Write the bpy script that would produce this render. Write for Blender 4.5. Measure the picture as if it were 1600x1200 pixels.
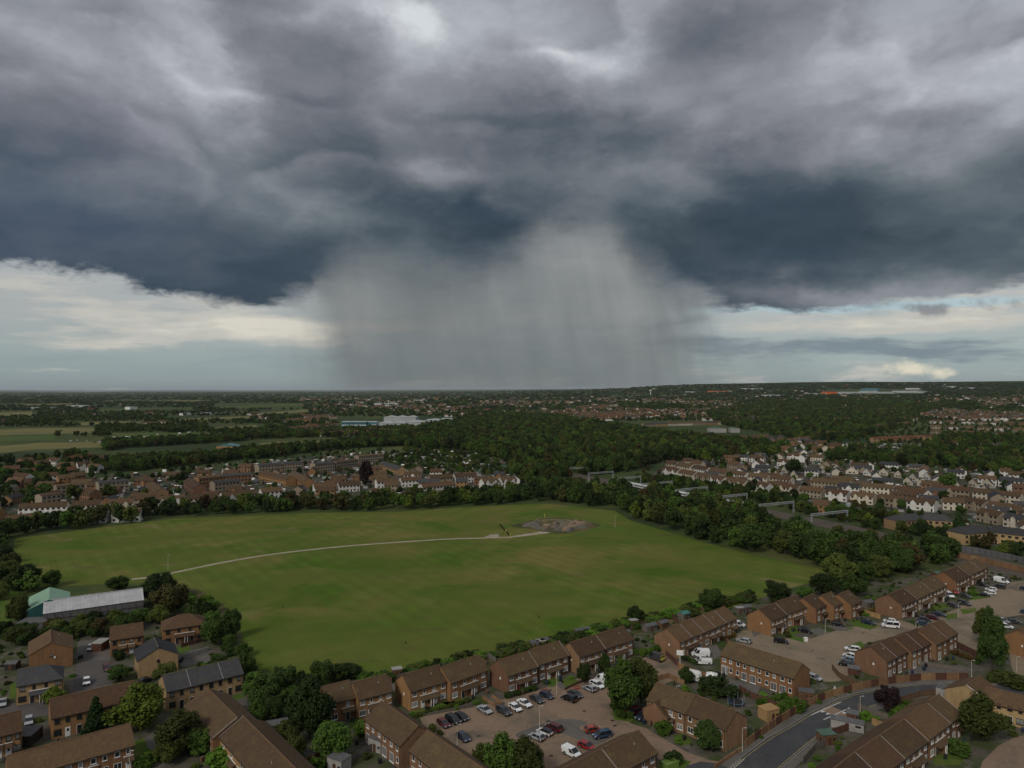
import bpy, bmesh, math, random
from mathutils import Vector, Matrix

# ------------------------------------------------------------------ camera, sky, sun, exposure
random.seed(7)
R = math.radians
SC = bpy.context.scene
for o in list(bpy.data.objects): bpy.data.objects.remove(o)
CAMH, F, Y0 = 80.0, 1109.0, 607.5            # drone height (m), focal length and horizon for a 1600 px wide frame
cd = bpy.data.cameras.new('camera'); cam = bpy.data.objects.new('camera', cd); SC.collection.objects.link(cam)
cd.sensor_width = 36; cd.lens = F/1600*36; cd.shift_y = (Y0-600)/1600
cd.clip_start = 1; cd.clip_end = 90000
cam.location = (0, 0, CAMH); cam.rotation_euler = (R(90), 0, 0); SC.camera = cam
SC.view_settings.view_transform = 'Standard'; SC.view_settings.look = 'None'
SC.view_settings.exposure = 0.14; SC.view_settings.gamma = 1.0

def lin(c):
    def f(v):
        v = v/255
        return v/12.92 if v <= .04045 else ((v+.055)/1.055)**2.4
    return tuple(f(v) for v in c)

# --- a tiny expression layer over shader nodes
class S:
    def __init__(s, nt, sock): s.nt, s.k = nt, sock
    def _m(s, op, *a, clamp=False):
        n = s.nt.nodes.new('ShaderNodeMath'); n.operation = op; n.use_clamp = clamp
        for i, v in enumerate((s,)+a):
            if isinstance(v, S): s.nt.links.new(v.k, n.inputs[i])
            else: n.inputs[i].default_value = v
        return S(s.nt, n.outputs[0])
    def __add__(s, o): return s._m('ADD', o)
    __radd__ = __add__
    def __sub__(s, o): return s._m('SUBTRACT', o)
    def __rsub__(s, o): return (s*-1.0)+o
    def __mul__(s, o): return s._m('MULTIPLY', o)
    __rmul__ = __mul__
    def __truediv__(s, o): return s._m('DIVIDE', o)
    def max(s, o): return s._m('MAXIMUM', o)
    def min(s, o): return s._m('MINIMUM', o)
    def pow(s, o): return s._m('POWER', o)
    def exp(s): return s._m('EXPONENT')
    def clamp(s): return s._m('ADD', 0.0, clamp=True)
    def step(s, a, b):
        n = s.nt.nodes.new('ShaderNodeMapRange'); n.interpolation_type = 'SMOOTHSTEP'
        s.nt.links.new(s.k, n.inputs[0])
        for i, v in ((1, a), (2, b)):
            if isinstance(v, S): s.nt.links.new(v.k, n.inputs[i])
            else: n.inputs[i].default_value = v
        return S(s.nt, n.outputs[0])
    def ramp(s, pts, interp='LINEAR'):
        n = s.nt.nodes.new('ShaderNodeValToRGB'); cr = n.color_ramp; cr.interpolation = interp
        s.nt.links.new(s.k, n.inputs[0])
        while len(cr.elements) < len(pts): cr.elements.new(0.5)
        for e, (p, c) in zip(cr.elements, pts):
            e.position = p
            e.color = (*c, 1) if isinstance(c, tuple) else (c, c, c, 1)
        return S(s.nt, n.outputs[0])
def comb(nt, x, y, z=0.0):
    n = nt.nodes.new('ShaderNodeCombineXYZ')
    for i, v in enumerate((x, y, z)):
        if isinstance(v, S): nt.links.new(v.k, n.inputs[i])
        else: n.inputs[i].default_value = v
    return S(nt, n.outputs[0])
def noise(nt, vec, scale, detail=6, rough=.55, dist=0.0, col=False, dim='3D'):
    n = nt.nodes.new('ShaderNodeTexNoise'); n.noise_dimensions = dim
    if vec is not None: nt.links.new(vec.k, n.inputs['Vector'])
    n.inputs['Scale'].default_value = scale; n.inputs['Detail'].default_value = detail
    n.inputs['Roughness'].default_value = rough; n.inputs['Distortion'].default_value = dist
    return S(nt, n.outputs['Color' if col else 'Fac'])
def mixc(nt, f, a, b):
    n = nt.nodes.new('ShaderNodeMix'); n.data_type = 'RGBA'
    for i, v in ((0, f), (6, a), (7, b)):
        if isinstance(v, S): nt.links.new(v.k, n.inputs[i])
        elif i == 0: n.inputs[0].default_value = v
        else: n.inputs[i].default_value = (*v, 1)
    return S(nt, n.outputs[2])
def sep(nt, v):
    n = nt.nodes.new('ShaderNodeSeparateXYZ'); nt.links.new(v.k, n.inputs[0])
    return [S(nt, n.outputs[i]) for i in range(3)]

HAZE = 1.5e-5
SUN_EL, SUN_AZ = 38.0, 212.0                     # behind the camera, to the left; weak and very soft under the cloud
def build_world():
    w = bpy.data.worlds.new('World'); SC.world = w; w.use_nodes = True
    nt = w.node_tree; nt.nodes.clear()
    out = nt.nodes.new('ShaderNodeOutputWorld'); bg = nt.nodes.new('ShaderNodeBackground')
    nt.links.new(bg.outputs[0], out.inputs[0])
    sky = nt.nodes.new('ShaderNodeTexSky'); sky.sky_type = 'NISHITA'; sky.sun_disc = False
    sky.sun_elevation = R(SUN_EL); sky.sun_rotation = R(SUN_AZ); sky.altitude = 100
    def vm(op, a, b=None, c=None, out=0):
        n = nt.nodes.new('ShaderNodeVectorMath'); n.operation = op
        for i, v in enumerate((a, b, c)):
            if v is None: continue
            if isinstance(v, S): nt.links.new(v.k, n.inputs[i])
            else: n.inputs[i].default_value = v
        return S(nt, n.outputs[out])
    clear = vm('MULTIPLY', S(nt, sky.outputs[0]), (.075, .075, .075))
    tc = nt.nodes.new('ShaderNodeTexCoord')
    x, y, z = sep(nt, S(nt, tc.outputs['Generated']))
    az = x._m('ARCTAN2', y); el = z._m('ARCSINE')
    def AE(px, py):
        a = math.atan((px-800)/F); return a, math.atan((Y0-py)/F*math.cos(a))
    def n2(vec, scale, off, detail, rough=.55, st=(1, 1), col=False):
        v = vm('MULTIPLY_ADD', vec, (st[0]*scale, st[1]*scale, 0), (off, off*1.7, 0))
        return noise(nt, v, 1.0, detail, rough, 0.0, col, '2D')
    ae = comb(nt, az, el)
    # cloud texture lies on a level deck, so it flattens towards the horizon
    zz = z.max(0.0)+.16
    wn = n2(ae, 2.6, 3.1, 2, .5, (1, 1.7), True); wn2 = n2(ae, 8.0, 8.3, 4, .62, (1, 1.7), True)
    warp = vm('MULTIPLY_ADD', wn, (.22, .10, 0), vm('MULTIPLY_ADD', wn2, (.125, .066, 0), (-.1725, -.083, 0)))
    p1 = vm('ADD', ae, warp)
    a1, e1, _ = sep(nt, p1); vx, vy, vz = sep(nt, wn2); wx, wy, _ = sep(nt, wn)
    deck = vm('ADD', comb(nt, x/zz, y/zz), vm('MULTIPLY', wn2, (.14, .14, 0)))
    def blob(px, py, sx, sy, amp, acc=0.0, v=None):
        a0, e0 = AE(px, py)
        d = vm('MULTIPLY_ADD', v or p1, (F/sx, F/sy, 0), (-a0*F/sx, -e0*F/sy, 0))
        q = vm('DOT_PRODUCT', d, d, out=1)
        n = nt.nodes.new('ShaderNodeMath'); n.operation = 'POWER'; n.inputs[0].default_value = math.exp(-1); nt.links.new(q.k, n.inputs[1])
        return S(nt, n.outputs[0])._m('MULTIPLY_ADD', amp, acc)
    def blobs(lst, acc, v=None):
        for b in lst: acc = blob(*b, acc, v)
        return acc
    ev = [(607, .36), (470, .22), (420, .21), (370, .23), (310, .33), (250, .44), (180, .54), (110, .60), (40, .66), (-150, .64)]
    emax = 0.75
    V = (e1/emax).clamp().ramp([(max(0, AE(800, p)[1]/emax), v) for p, v in ev])
    V = blobs(BLOBS, V)
    fb = n2(deck, 1.4, 1.0, 6, .56); fb2 = n2(p1, 5.5, 5.0, 6, .6, (1, 2.0))
    lt = e1*7.5+(wx-.5)*3.2+(fb-.5)*1.5+a1*.5+.3
    saw = lt._m('FRACT'); lay = saw*(1.0-saw.step(.74, 1.0))
    V = ((V+(fb-.5)*.32+(fb2-.5)*.24+(lay-.3)*.20*e1.step(.14, .28)*vz.step(.30, .62)-.44)*1.06+.475).clamp()
    cloud = V.ramp([(0, lin((44, 58, 70))), (.2, lin((60, 74, 87))), (.36, lin((86, 95, 104))), (.5, lin((111, 115, 123))),
                    (.66, lin((138, 140, 149))), (.84, lin((172, 175, 183))), (1, lin((210, 214, 219)))])
    cloud = mixc(nt, wy.step(.42, .68)*.35, cloud, mixc(nt, V, lin((46, 64, 72)), lin((206, 216, 218))))
    cloud = mixc(nt, blob(40, 330, 240, 90, .38), cloud, lin((72, 86, 112)))
    # low sky beyond the storm: clear blue behind thin cream cloud bands
    pl = vm('MULTIPLY_ADD', warp, (.35, .20, 0), ae)
    st = n2(pl, 2.6, 13.0, 5, .6, (1, 9)); st2 = n2(pl, 9.0, 17.0, 4, .6, (1, 5.0))
    eh = el*(180/math.pi)
    side = az.step(-.1, .35)
    low = mixc(nt, .72, clear, (eh/10.0).clamp().ramp([(0, lin((134, 152, 160))), (.18, lin((142, 160, 167))), (.40, lin((162, 169, 170))), (.62, lin((178, 178, 174))), (1, lin((182, 183, 182)))]))
    sv = blobs([(320, 498, 280, 30, .30), (80, 480, 160, 40, .10), (410, 512, 120, 16, .26), (1420, 505, 260, 17, .26), (1420, 574, 170, 13, .22), (1290, 478, 170, 9, -.22), (1360, 543, 300, 11, -.24), (1250, 570, 120, 12, -.05), (120, 565, 400, 22, -.18), (1560, 555, 120, 30, -.10)],
               (st-.5)*1.15+(st2-.5)*.55+.42, pl).clamp()
    low = mixc(nt, sv.step(.48, .74)*.9, low, lin((194, 192, 184)))
    low = mixc(nt, sv.step(.70, .95)*.8, low, lin((218, 214, 200)))
    low = mixc(nt, (1.0-sv.step(.12, .44))*(.30+side*.62)*eh.step(.5, 2.0), low, lin((120, 134, 143)))
    low = mixc(nt, blobs([(1270, 483, 170, 8, .8), (1500, 470, 110, 7, .6)], (st2-.5)*1.2-.1, pl).step(.1, .6)*.8, low, lin((172, 196, 203)))
    pf = n2(ae, 20.0, 21.0, 4, .6, (1, 1.5))
    low = mixc(nt, (blobs([(1466, 482, 40, 15, .8), (1590, 470, 50, 12, .6)], (pf-.5)*1.7-.30, pl)).step(.0, .5)*.8, low, lin((124, 126, 132)))
    low = mixc(nt, (blobs([(1405, 573, 40, 13, .75), (1480, 580, 60, 9, .5)], (pf-.5)*1.8-.34, pl)).step(.0, .6)*.9, low, lin((226, 219, 196)))
    # rain falling from the middle of the cloud: soft-sided curtain with slanting streaks
    sk = comb(nt, az+el*.22+(wx-.5)*.05+(vx-.5)*.012, el)
    rs = n2(sk, 9.0, 31.0, 3, .6, (1, .30)); rs2 = n2(sk, 36.0, 37.0, 2, .6, (1, .12))
    sw = az+el*.12+(rs-.5)*.12+(rs2-.5)*.03+(vx-.5)*.05
    rain = sw.step(AE(415, 540)[0], AE(560, 540)[0])*(1.0-sw.step(AE(1030, 540)[0], AE(1185, 540)[0]))
    rain2 = sw.step(AE(440, 540)[0], AE(640, 540)[0])*(1.0-sw.step(AE(1000, 540)[0], AE(1340, 540)[0]))
    Rv = blobs([(890, 375, 70, 45, .12), (900, 470, 170, 90, .05), (560, 470, 60, 60, .04), (660, 470, 90, 60, -.08), (740, 580, 260, 40, -.05), (1040, 500, 70, 60, -.07), (985, 480, 60, 30, .05)],
               .495+(rs-.5)*.28+(rs2-.5)*.09+(vy-.5)*.10).clamp()
    rainc = Rv.ramp([(0, lin((40, 48, 52))), (.3, lin((84, 91, 93))), (.5, lin((114, 119, 120))), (.7, lin((146, 149, 149))), (1, lin((190, 193, 194)))])
    low = mixc(nt, (rain*(.70+rs*.30)).min(.93).max(rain2*.45*(1.0-eh.step(2.0, 6.0))), low, rainc)
    # ragged lower edge of the storm cloud
    prof = [(-900, 470), (-300, 415), (0, 412), (90, 418), (165, 428), (240, 456), (330, 470), (400, 474), (470, 466), (520, 425), (570, 408), (640, 425),
            (720, 428), (780, 415), (820, 378), (865, 352), (930, 352), (985, 400), (1030, 432), (1080, 462), (1180, 478), (1300, 484),
            (1400, 474), (1500, 462), (1600, 448), (1900, 440), (2500, 470)]
    cn = nt.nodes.new('ShaderNodeFloatCurve'); cv = cn.mapping.curves[0]
    pts = [(AE(p, 500)[0]/4+.5, math.atan((Y0-q)/F*math.cos(AE(p, 500)[0]))/.4) for p, q in prof]
    cv.points[0].location = (0, .33); cv.points[1].location = (1, .33)
    for p in pts: cv.points.new(*p)
    cn.mapping.update()
    nt.links.new(((az+(vx-.5)*.05)/4.0+.5).k, cn.inputs['Value'])
    edge = S(nt, cn.outputs[0])*.4
    rag = n2(pl, 10.0, 41.0, 6, .62, (1, 2.6))
    d = el-edge+(rag-.5)*.055
    m = (d/(.006+.044*rain+(vx-.45).max(0.0)*.03)).step(-1.0, 1.0)
    fin = mixc(nt, m, low, cloud)
    fin = mixc(nt, (el+.002).step(-.006, 0.0), lin((96, 108, 112)), fin)
    nt.links.new(fin.k, bg.inputs[0]); bg.inputs[1].default_value = 0.92
    w.cycles.sampling_method = 'MANUAL'; w.cycles.sample_map_resolution = 256
# bright and dark places of the cloud deck: azimuth/elevation given where they lie in the view, extent, amount
BLOBS = [(330, 115, 70, 45, .20), (380, 160, 40, 30, .08), (230, 90, 110, 50, .05), (640, 30, 120, 30, .17), (930, 85, 65, 30, .25), (600, 145, 45, 26, .09),
         (650, 260, 75, 20, .25), (735, 285, 90, 20, .10), (1170, 190, 200, 60, .12), (1570, 140, 90, 38, .18), (1400, 60, 170, 60, .08), (60, 70, 120, 90, .06),
         (70, 220, 120, 40, .04), (450, 120, 80, 80, -.11), (520, 215, 150, 40, -.05), (1130, 50, 150, 50, -.20), (870, 210, 180, 52, -.22),
         (200, 330, 220, 40, -.03), (680, 365, 170, 44, -.16), (1400, 330, 330, 60, -.14), (1150, 330, 160, 30, -.05), (330, 445, 150, 30, -.03), (1480, 440, 260, 34, .24), (1240, 462, 200, 20, .15), (60, 300, 160, 30, .05), (150, 385, 200, 20, .04), (1150, 120, 250, 50, .04), (720, 60, 120, 40, .03), (420, 300, 180, 35, .06)]
build_world()
sd = bpy.data.lights.new('sun', 'SUN'); sun = bpy.data.objects.new('sun', sd); SC.collection.objects.link(sun)
sd.energy = 1.5; sd.angle = R(16); sd.color = (1, .93, .82)
sun.rotation_euler = Vector((math.sin(R(SUN_AZ))*math.cos(R(SUN_EL)), math.cos(R(SUN_AZ))*math.cos(R(SUN_EL)), math.sin(R(SUN_EL)))).to_track_quat('Z', 'Y').to_euler()
sun.location = (0, 0, 300)
SC.cycles.volume_bounces = 0; SC.cycles.max_bounces = 5; SC.cycles.diffuse_bounces = 3; SC.cycles.transparent_max_bounces = 8

# ------------------------------------------------------------------ helpers
def smooth(a, b, v):
    t = min(1, max(0, (v-a)/(b-a))); return t*t*(3-2*t)
def hgt(X, Y):
    D = math.hypot(X, Y); az = math.degrees(math.atan2(X, Y))
    h = smooth(1300, 6500, D)*(38*smooth(-14, 8, az)+30*smooth(5, 24, az))
    h += 40*smooth(5500, 9000, D)*smooth(-6, 14, az)+46*smooth(4800, 8500, D)*smooth(4, 17, az)
    h += 6*smooth(2500, 5000, D)*math.sin(D/900+az*.2)*math.sin(az*.31)
    return h
def G(px, py, h=0.0):
    """point on the terrain (or h above it) that lies on the line of sight through the photo point"""
    u = (px-800)/F; k = (py-Y0)/F
    D = (CAMH-h)/k if k > 1e-4 else 1e6
    if D*math.hypot(1, u) > 1250:
        a = 600.0; b = a
        while b < 60000 and CAMH-b*k > hgt(u*b, b)+h: a = b; b *= 1.07
        for _ in range(12):
            m = (a+b)/2
            if CAMH-m*k > hgt(u*m, m)+h: a = m
            else: b = m
        D = (a+b)/2
    return Vector((u*D, D, hgt(u*D, D)+0.0))
def P2(px, py, h=0.0):
    v = G(px, py, h); return Vector((v.x, v.y))
def PX(x, y, z=0.0): return 800+F*x/y, Y0+F*(CAMH-z)/y
def link(o): SC.collection.objects.link(o); return o
def empty(name, loc=(0, 0, 0), rz=0.0):
    o = bpy.data.objects.new(name, None); o.location = loc; o.rotation_euler = (0, 0, rz); o.empty_display_size = .5
    return link(o)
def tag(o, label=None, cat=None, group=None, kind=None):
    if label: o['label'] = label
    if cat: o['category'] = cat
    if group: o['group'] = group
    if kind: o['kind'] = kind
    return o
class MB:
    def __init__(s): s.v, s.f, s.m = [], [], []
    def face(s, pts, m=0):
        i = len(s.v); s.v += [tuple(p) for p in pts]; s.f.append(tuple(range(i, i+len(pts)))); s.m.append(m)
    def box(s, x0, x1, y0, y1, z0, z1, m=0, M=None, taper=1.0, ty=None):
        ty = taper if ty is None else ty
        cx, cy = (x0+x1)/2, (y0+y1)/2; i = len(s.v)
        c = [(x0, y0, z0), (x1, y0, z0), (x1, y1, z0), (x0, y1, z0)]
        c += [(cx+(a-cx)*taper, cy+(b-cy)*ty, z1) for a, b, _ in c]
        if M is not None: c = [tuple(M @ Vector(p)) for p in c]
        s.v += c
        for q in ((3, 2, 1, 0), (4, 5, 6, 7), (0, 1, 5, 4), (1, 2, 6, 5), (2, 3, 7, 6), (3, 0, 4, 7)):
            s.f.append(tuple(i+k for k in q)); s.m.append(m)
    def cyl(s, p, q, r0, r1=None, n=8, m=0, cap=True):
        r1 = r0 if r1 is None else r1; p, q = Vector(p), Vector(q); d = (q-p).normalized()
        a = d.orthogonal().normalized(); b = d.cross(a); i = len(s.v)
        for c, r in ((p, r0), (q, r1)):
            for k in range(n):
                t = 2*math.pi*k/n; s.v.append(tuple(c+a*(r*math.cos(t))+b*(r*math.sin(t))))
        for k in range(n):
            s.f.append((i+k, i+(k+1) % n, i+n+(k+1) % n, i+n+k)); s.m.append(m)
        if cap:
            s.f.append(tuple(i+k for k in reversed(range(n)))); s.m.append(m); s.f.append(tuple(i+n+k for k in range(n))); s.m.append(m)
    def mesh(s, name, mats):
        me = bpy.data.meshes.new(name); me.from_pydata(s.v, [], s.f)
        for m in (mats if isinstance(mats, (list, tuple)) else [mats]): me.materials.append(m)
        me.polygons.foreach_set('material_index', s.m); me.update(); return me
    def build(s, name, mats, parent=None, loc=None):
        return obj(name, s.mesh(name, mats), parent, loc)
def obj(name, me, parent=None, loc=None, rz=0.0):
    o = bpy.data.objects.new(name, me); link(o)
    if parent is not None: o.parent = parent
    if loc is not None: o.location = loc
    if rz: o.rotation_euler = (0, 0, rz)
    return o
ONES = 'zeroth first second third fourth fifth sixth seventh eighth ninth tenth eleventh twelfth thirteenth fourteenth fifteenth sixteenth seventeenth eighteenth nineteenth'.split()
TENS = {2: 'twent', 3: 'thirt', 4: 'fort', 5: 'fift', 6: 'sixt', 7: 'sevent', 8: 'eight', 9: 'ninet'}
def ordinal(n):
    if n < 20: return ONES[n]
    if n >= 100: return 'hundredth' if n == 100 else 'hundred-and-'+ordinal(n-100)
    return TENS[n//10]+('ieth' if n % 10 == 0 else 'y-'+ONES[n % 10])
def label_row(items, text, first=1):
    """items (object): ordered left to right as seen, each labelled by its place in the row"""
    items = sorted(items, key=lambda o: o.matrix_basis.translation.x/o.matrix_basis.translation.y)
    for i, o in enumerate(items): o['label'] = text.format(n=ordinal(i+1), o=o.get('look', ''))
    for o in items:
        if 'look' in o: del o['look']

# ------------------------------------------------------------------ materials
MATS = {}
def mat(name, c, rough=.85, var=.25, scale=.6, c2=None, rnd=0.0, metal=0.0, bump=0.0, fine=0.0, spec=.3, detail=5, trans=0.0):
    m = bpy.data.materials.new(name); m.use_nodes = True; nt = m.node_tree; b = nt.nodes['Principled BSDF']
    b.inputs['Roughness'].default_value = rough; b.inputs['Metallic'].default_value = metal; b.inputs['Specular IOR Level'].default_value = spec
    tc = nt.nodes.new('ShaderNodeTexCoord'); ob = S(nt, tc.outputs['Object'])
    n = noise(nt, ob, scale, detail, .6)
    c2 = c2 or tuple(v*(1-var) for v in c)
    col = mixc(nt, n.step(.3, .7), c, c2)
    if fine:
        nf = noise(nt, ob, scale*9, 3, .6); hsv(nt, col, nf, fine)
        col = hsv(nt, col, nf, fine)
    if rnd:
        oi = nt.nodes.new('ShaderNodeObjectInfo'); col = hsv(nt, col, S(nt, oi.outputs['Random']), rnd)
    nt.links.new(col.k, b.inputs['Base Color'])
    if bump:
        bp = nt.nodes.new('ShaderNodeBump'); bp.inputs['Strength'].default_value = bump; bp.inputs['Distance'].default_value = .1
        nt.links.new(noise(nt, ob, scale*4, 4, .6).k, bp.inputs['Height']); nt.links.new(bp.outputs[0], b.inputs['Normal'])
    MATS[name] = m; return m
def hsv(nt, col, f, amt):
    n = nt.nodes.new('ShaderNodeHueSaturation'); nt.links.new(col.k, n.inputs['Color'])
    nt.links.new((f*(2*amt)+(1-amt)).k, n.inputs['Value']); nt.links.new((f*(.08*amt)+(.5-.04*amt)).k, n.inputs['Hue'])
    return S(nt, n.outputs[0])
def tiles(name, c, c2, moss, rough=.9, w=.34, h=.26, zk=1.6, mort=.55, rnd=.24):
    """rows of roof tiles / courses of brick: colour and fine relief only"""
    m = bpy.data.materials.new(name); m.use_nodes = True; nt = m.node_tree; b = nt.nodes['Principled BSDF']
    b.inputs['Roughness'].default_value = rough; b.inputs['Specular IOR Level'].default_value = .2
    tc = nt.nodes.new('ShaderNodeTexCoord'); x, y, z = sep(nt, S(nt, tc.outputs['Object']))
    geo = nt.nodes.new('ShaderNodeNewGeometry')
    br = nt.nodes.new('ShaderNodeTexBrick'); v = comb(nt, x+y*.999, z*zk, 0.0); nt.links.new(v.k, br.inputs['Vector'])
    br.inputs['Scale'].default_value = 1.0; br.inputs['Brick Width'].default_value = w; br.inputs['Row Height'].default_value = h
    br.inputs['Mortar Size'].default_value = .018; br.inputs['Color1'].default_value = (*c, 1); br.inputs['Color2'].default_value = (*c2, 1)
    br.inputs['Mortar'].default_value = (*[q*mort for q in c], 1)
    ob = S(nt, tc.outputs['Object'])
    col = mixc(nt, noise(nt, ob, .35, 5, .65).step(.45, .8)*.7, S(nt, br.outputs['Color']), moss)
    col = hsv(nt, col, noise(nt, comb(nt, x*1.6, y*1.6, z*.25), 1.0, 4, .6), .35)
    oi = nt.nodes.new('ShaderNodeObjectInfo'); col = hsv(nt, col, S(nt, oi.outputs['Random']), rnd)
    nt.links.new(col.k, b.inputs['Base Color'])
    bp = nt.nodes.new('ShaderNodeBump'); bp.inputs['Strength'].default_value = .5; bp.inputs['Distance'].default_value = .03
    nt.links.new(br.outputs['Fac'], bp.inputs['Height']); bp.invert = True; nt.links.new(bp.outputs[0], b.inputs['Normal'])
    MATS[name] = m; return m
def leafmat(name, c, c2):
    m = bpy.data.materials.new(name); m.use_nodes = True; nt = m.node_tree; b = nt.nodes['Principled BSDF']
    b.inputs['Roughness'].default_value = .7; b.inputs['Specular IOR Level'].default_value = .15
    tc = nt.nodes.new('ShaderNodeTexCoord'); ob = S(nt, tc.outputs['Object'])
    n = noise(nt, ob, .45, 3, .6); n2_ = noise(nt, ob, 3.0, 2, .6)
    oi = nt.nodes.new('ShaderNodeObjectInfo'); rn = S(nt, oi.outputs['Random'])
    col = mixc(nt, (n*.8+n2_*.35+(rn-.5)*.3).step(.35, .8), c, c2)
    col = hsv(nt, col, rn, .28)
    nt.links.new(col.k, b.inputs['Base Color'])
    MATS[name] = m; return m
M = MATS
tiles('roof_brown', (.105, .066, .038), (.080, .051, .031), (.125, .090, .036))
tiles('roof_red', (.122, .070, .040), (.096, .056, .034), (.120, .086, .038))
tiles('roof_rust', (.155, .066, .034), (.120, .055, .032), (.11, .075, .035))
tiles('roof_grey', (.062, .062, .066), (.050, .050, .054), (.075, .072, .055))
tiles('roof_slate', (.045, .047, .054), (.036, .038, .044), (.06, .06, .05))
tiles('brick_orange', (.275, .152, .070), (.225, .120, .056), (.20, .115, .058), w=.23, h=.075, zk=1, mort=1.15)
tiles('brick_red', (.205, .116, .066), (.165, .092, .054), (.15, .09, .054), w=.23, h=.075, zk=1, mort=1.2)
tiles('brick_yellow', (.360, .245, .125), (.300, .200, .105), (.27, .18, .10), w=.23, h=.075, zk=1, mort=1.1)
tiles('brick_wall', (.215, .125, .066), (.175, .102, .055), (.12, .075, .05), w=.23, h=.075, zk=1, mort=1.2)
mat('render_white', (.66, .64, .60), var=.22, scale=.5, rnd=.12)
mat('render_cream', (.56, .50, .40), var=.22, scale=.5, rnd=.12)
mat('render_tan', (.30, .245, .18), var=.2, scale=.5, rnd=.15)
mat('ridge_tile', (.19, .105, .050), var=.4, scale=2.5, c2=(.10, .062, .04))
mat('ridge_grey', (.13, .12, .08), var=.4, scale=2.5)
mat('verge_mortar', (.30, .27, .25), var=.3, scale=2)
mat('white_paint', (.80, .79, .77), rough=.5, var=.15, scale=3)
mat('glass', (.028, .032, .036), rough=.08, var=.4, scale=.7, spec=.6)
mat('net_curtain', (.30, .30, .29), rough=.4, var=.5, scale=1.3, spec=.5)
mat('door_red', (.19, .018, .022), rough=.45, var=.2); mat('door_dark', (.03, .026, .026), rough=.45, var=.3); mat('door_brown', (.10, .045, .025), rough=.5)
mat('gutter', (.035, .030, .028), rough=.5)
mat('wood_fence', (.155, .090, .050), var=.45, scale=1.5, fine=.25); mat('wood_grey', (.16, .14, .12), var=.4, scale=1.5, fine=.25)
mat('wood_red', (.115, .050, .034), var=.35, scale=1.4, fine=.2); mat('wood_new', (.40, .25, .11), var=.3, scale=2)
mat('felt_grey', (.13, .13, .135), var=.35, scale=1.5); mat('felt_green', (.09, .16, .12), var=.3, scale=1.5)
mat('concrete', (.30, .285, .26), var=.3, scale=.8, fine=.12); mat('slab_pale', (.36, .35, .33), var=.3, scale=.9, fine=.15)
mat('steel', (.50, .52, .54), rough=.5, var=.2, metal=.3); mat('post_grey', (.46, .46, .44), rough=.5, var=.15)
mat('lamp_cream', (.50, .46, .36), rough=.5, var=.15)
mat('tyre', (.012, .012, .013), rough=.85); mat('rim', (.30, .31, .32), rough=.35, metal=.5)
mat('headlight', (.55, .57, .58), rough=.1, var=.1, spec=.6); mat('tail_light', (.35, .02, .015), rough=.2, var=.1)
mat('car_glass', (.014, .017, .020), rough=.05, var=.2, spec=.7); mat('plastic_black', (.02, .02, .021), rough=.6)
for nm, c in dict(white=(.80, .81, .82), silver=(.36, .38, .40), black=(.013, .013, .015), charcoal=(.045, .048, .052), navy=(.02, .032, .062), maroon=(.10, .012, .018), red=(.30, .022, .028),
                  orange=(.34, .050, .022), blue=(.030, .065, .115), pale_blue=(.22, .30, .36), yellow=(.50, .42, .08), teal=(.02, .16, .12), green=(.15, .24, .05)).items():
    mat('paint_'+nm, c, rough=.28, var=.08, scale=1.5, spec=.6)
mat('bark', (.065, .048, .034), var=.4, scale=2)
leafmat('leaf_dark', (0.0199, 0.0385, 0.0082), (0.0423, 0.0686, 0.0128)); leafmat('leaf_mid', (0.0348, 0.0659, 0.0110), (0.0647, 0.1098, 0.0165))
leafmat('leaf_olive', (0.0466, 0.0618, 0.0121), (0.0839, 0.1030, 0.0190)); leafmat('leaf_lime', (0.0510, 0.0827, 0.0099), (0.1019, 0.1294, 0.0149))
leafmat('leaf_autumn', (.066, .050, .014), (.052, .060, .016)); leafmat('leaf_copper', (.013, .008, .010), (.024, .012, .013))
leafmat('leaf_conifer', (0.0185, 0.0437, 0.0117), (0.0344, 0.0671, 0.0156)); leafmat('leaf_fresh', (0.0592, 0.1248, 0.0130), (0.1110, 0.1950, 0.0216))
leafmat('leaf_gold', (.105, .066, .018), (.14, .090, .022))
mat('shed_white', (.47, .47, .47), rough=.5, var=.25, scale=.35, c2=(.37, .37, .38), fine=.12)
mat('shed_wall', (.145, .14, .14), rough=.6, var=.3, scale=.4, fine=.2); mat('shed_green', (.255, .43, .30), rough=.5, var=.15, scale=.3, fine=.08)
mat('mesh_teal', (.02, .10, .10), var=.3); mat('blue_clad', (.075, .21, .25), rough=.35, var=.25, scale=.12, spec=.5); mat('blue_plastic', (.03, .10, .30), rough=.4)
mat('factory_roof', (.50, .52, .53), rough=.5, var=.2, scale=.05); mat('factory_wall', (.40, .42, .43), rough=.5, var=.2, scale=.05); mat('orange_clad', (.62, .14, .03), rough=.5, var=.1)
mat('train_roof', (.62, .64, .66), rough=.35, var=.2, scale=.5, spec=.5); mat('train_side', (.10, .10, .12), rough=.3, var=.2, scale=.5, spec=.5); mat('train_yellow', (.6, .42, .03), rough=.4)
mat('rail', (.25, .20, .17), rough=.4, metal=.6); mat('ballast', (.115, .090, .070), var=.35, scale=.8, fine=.3)

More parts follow.
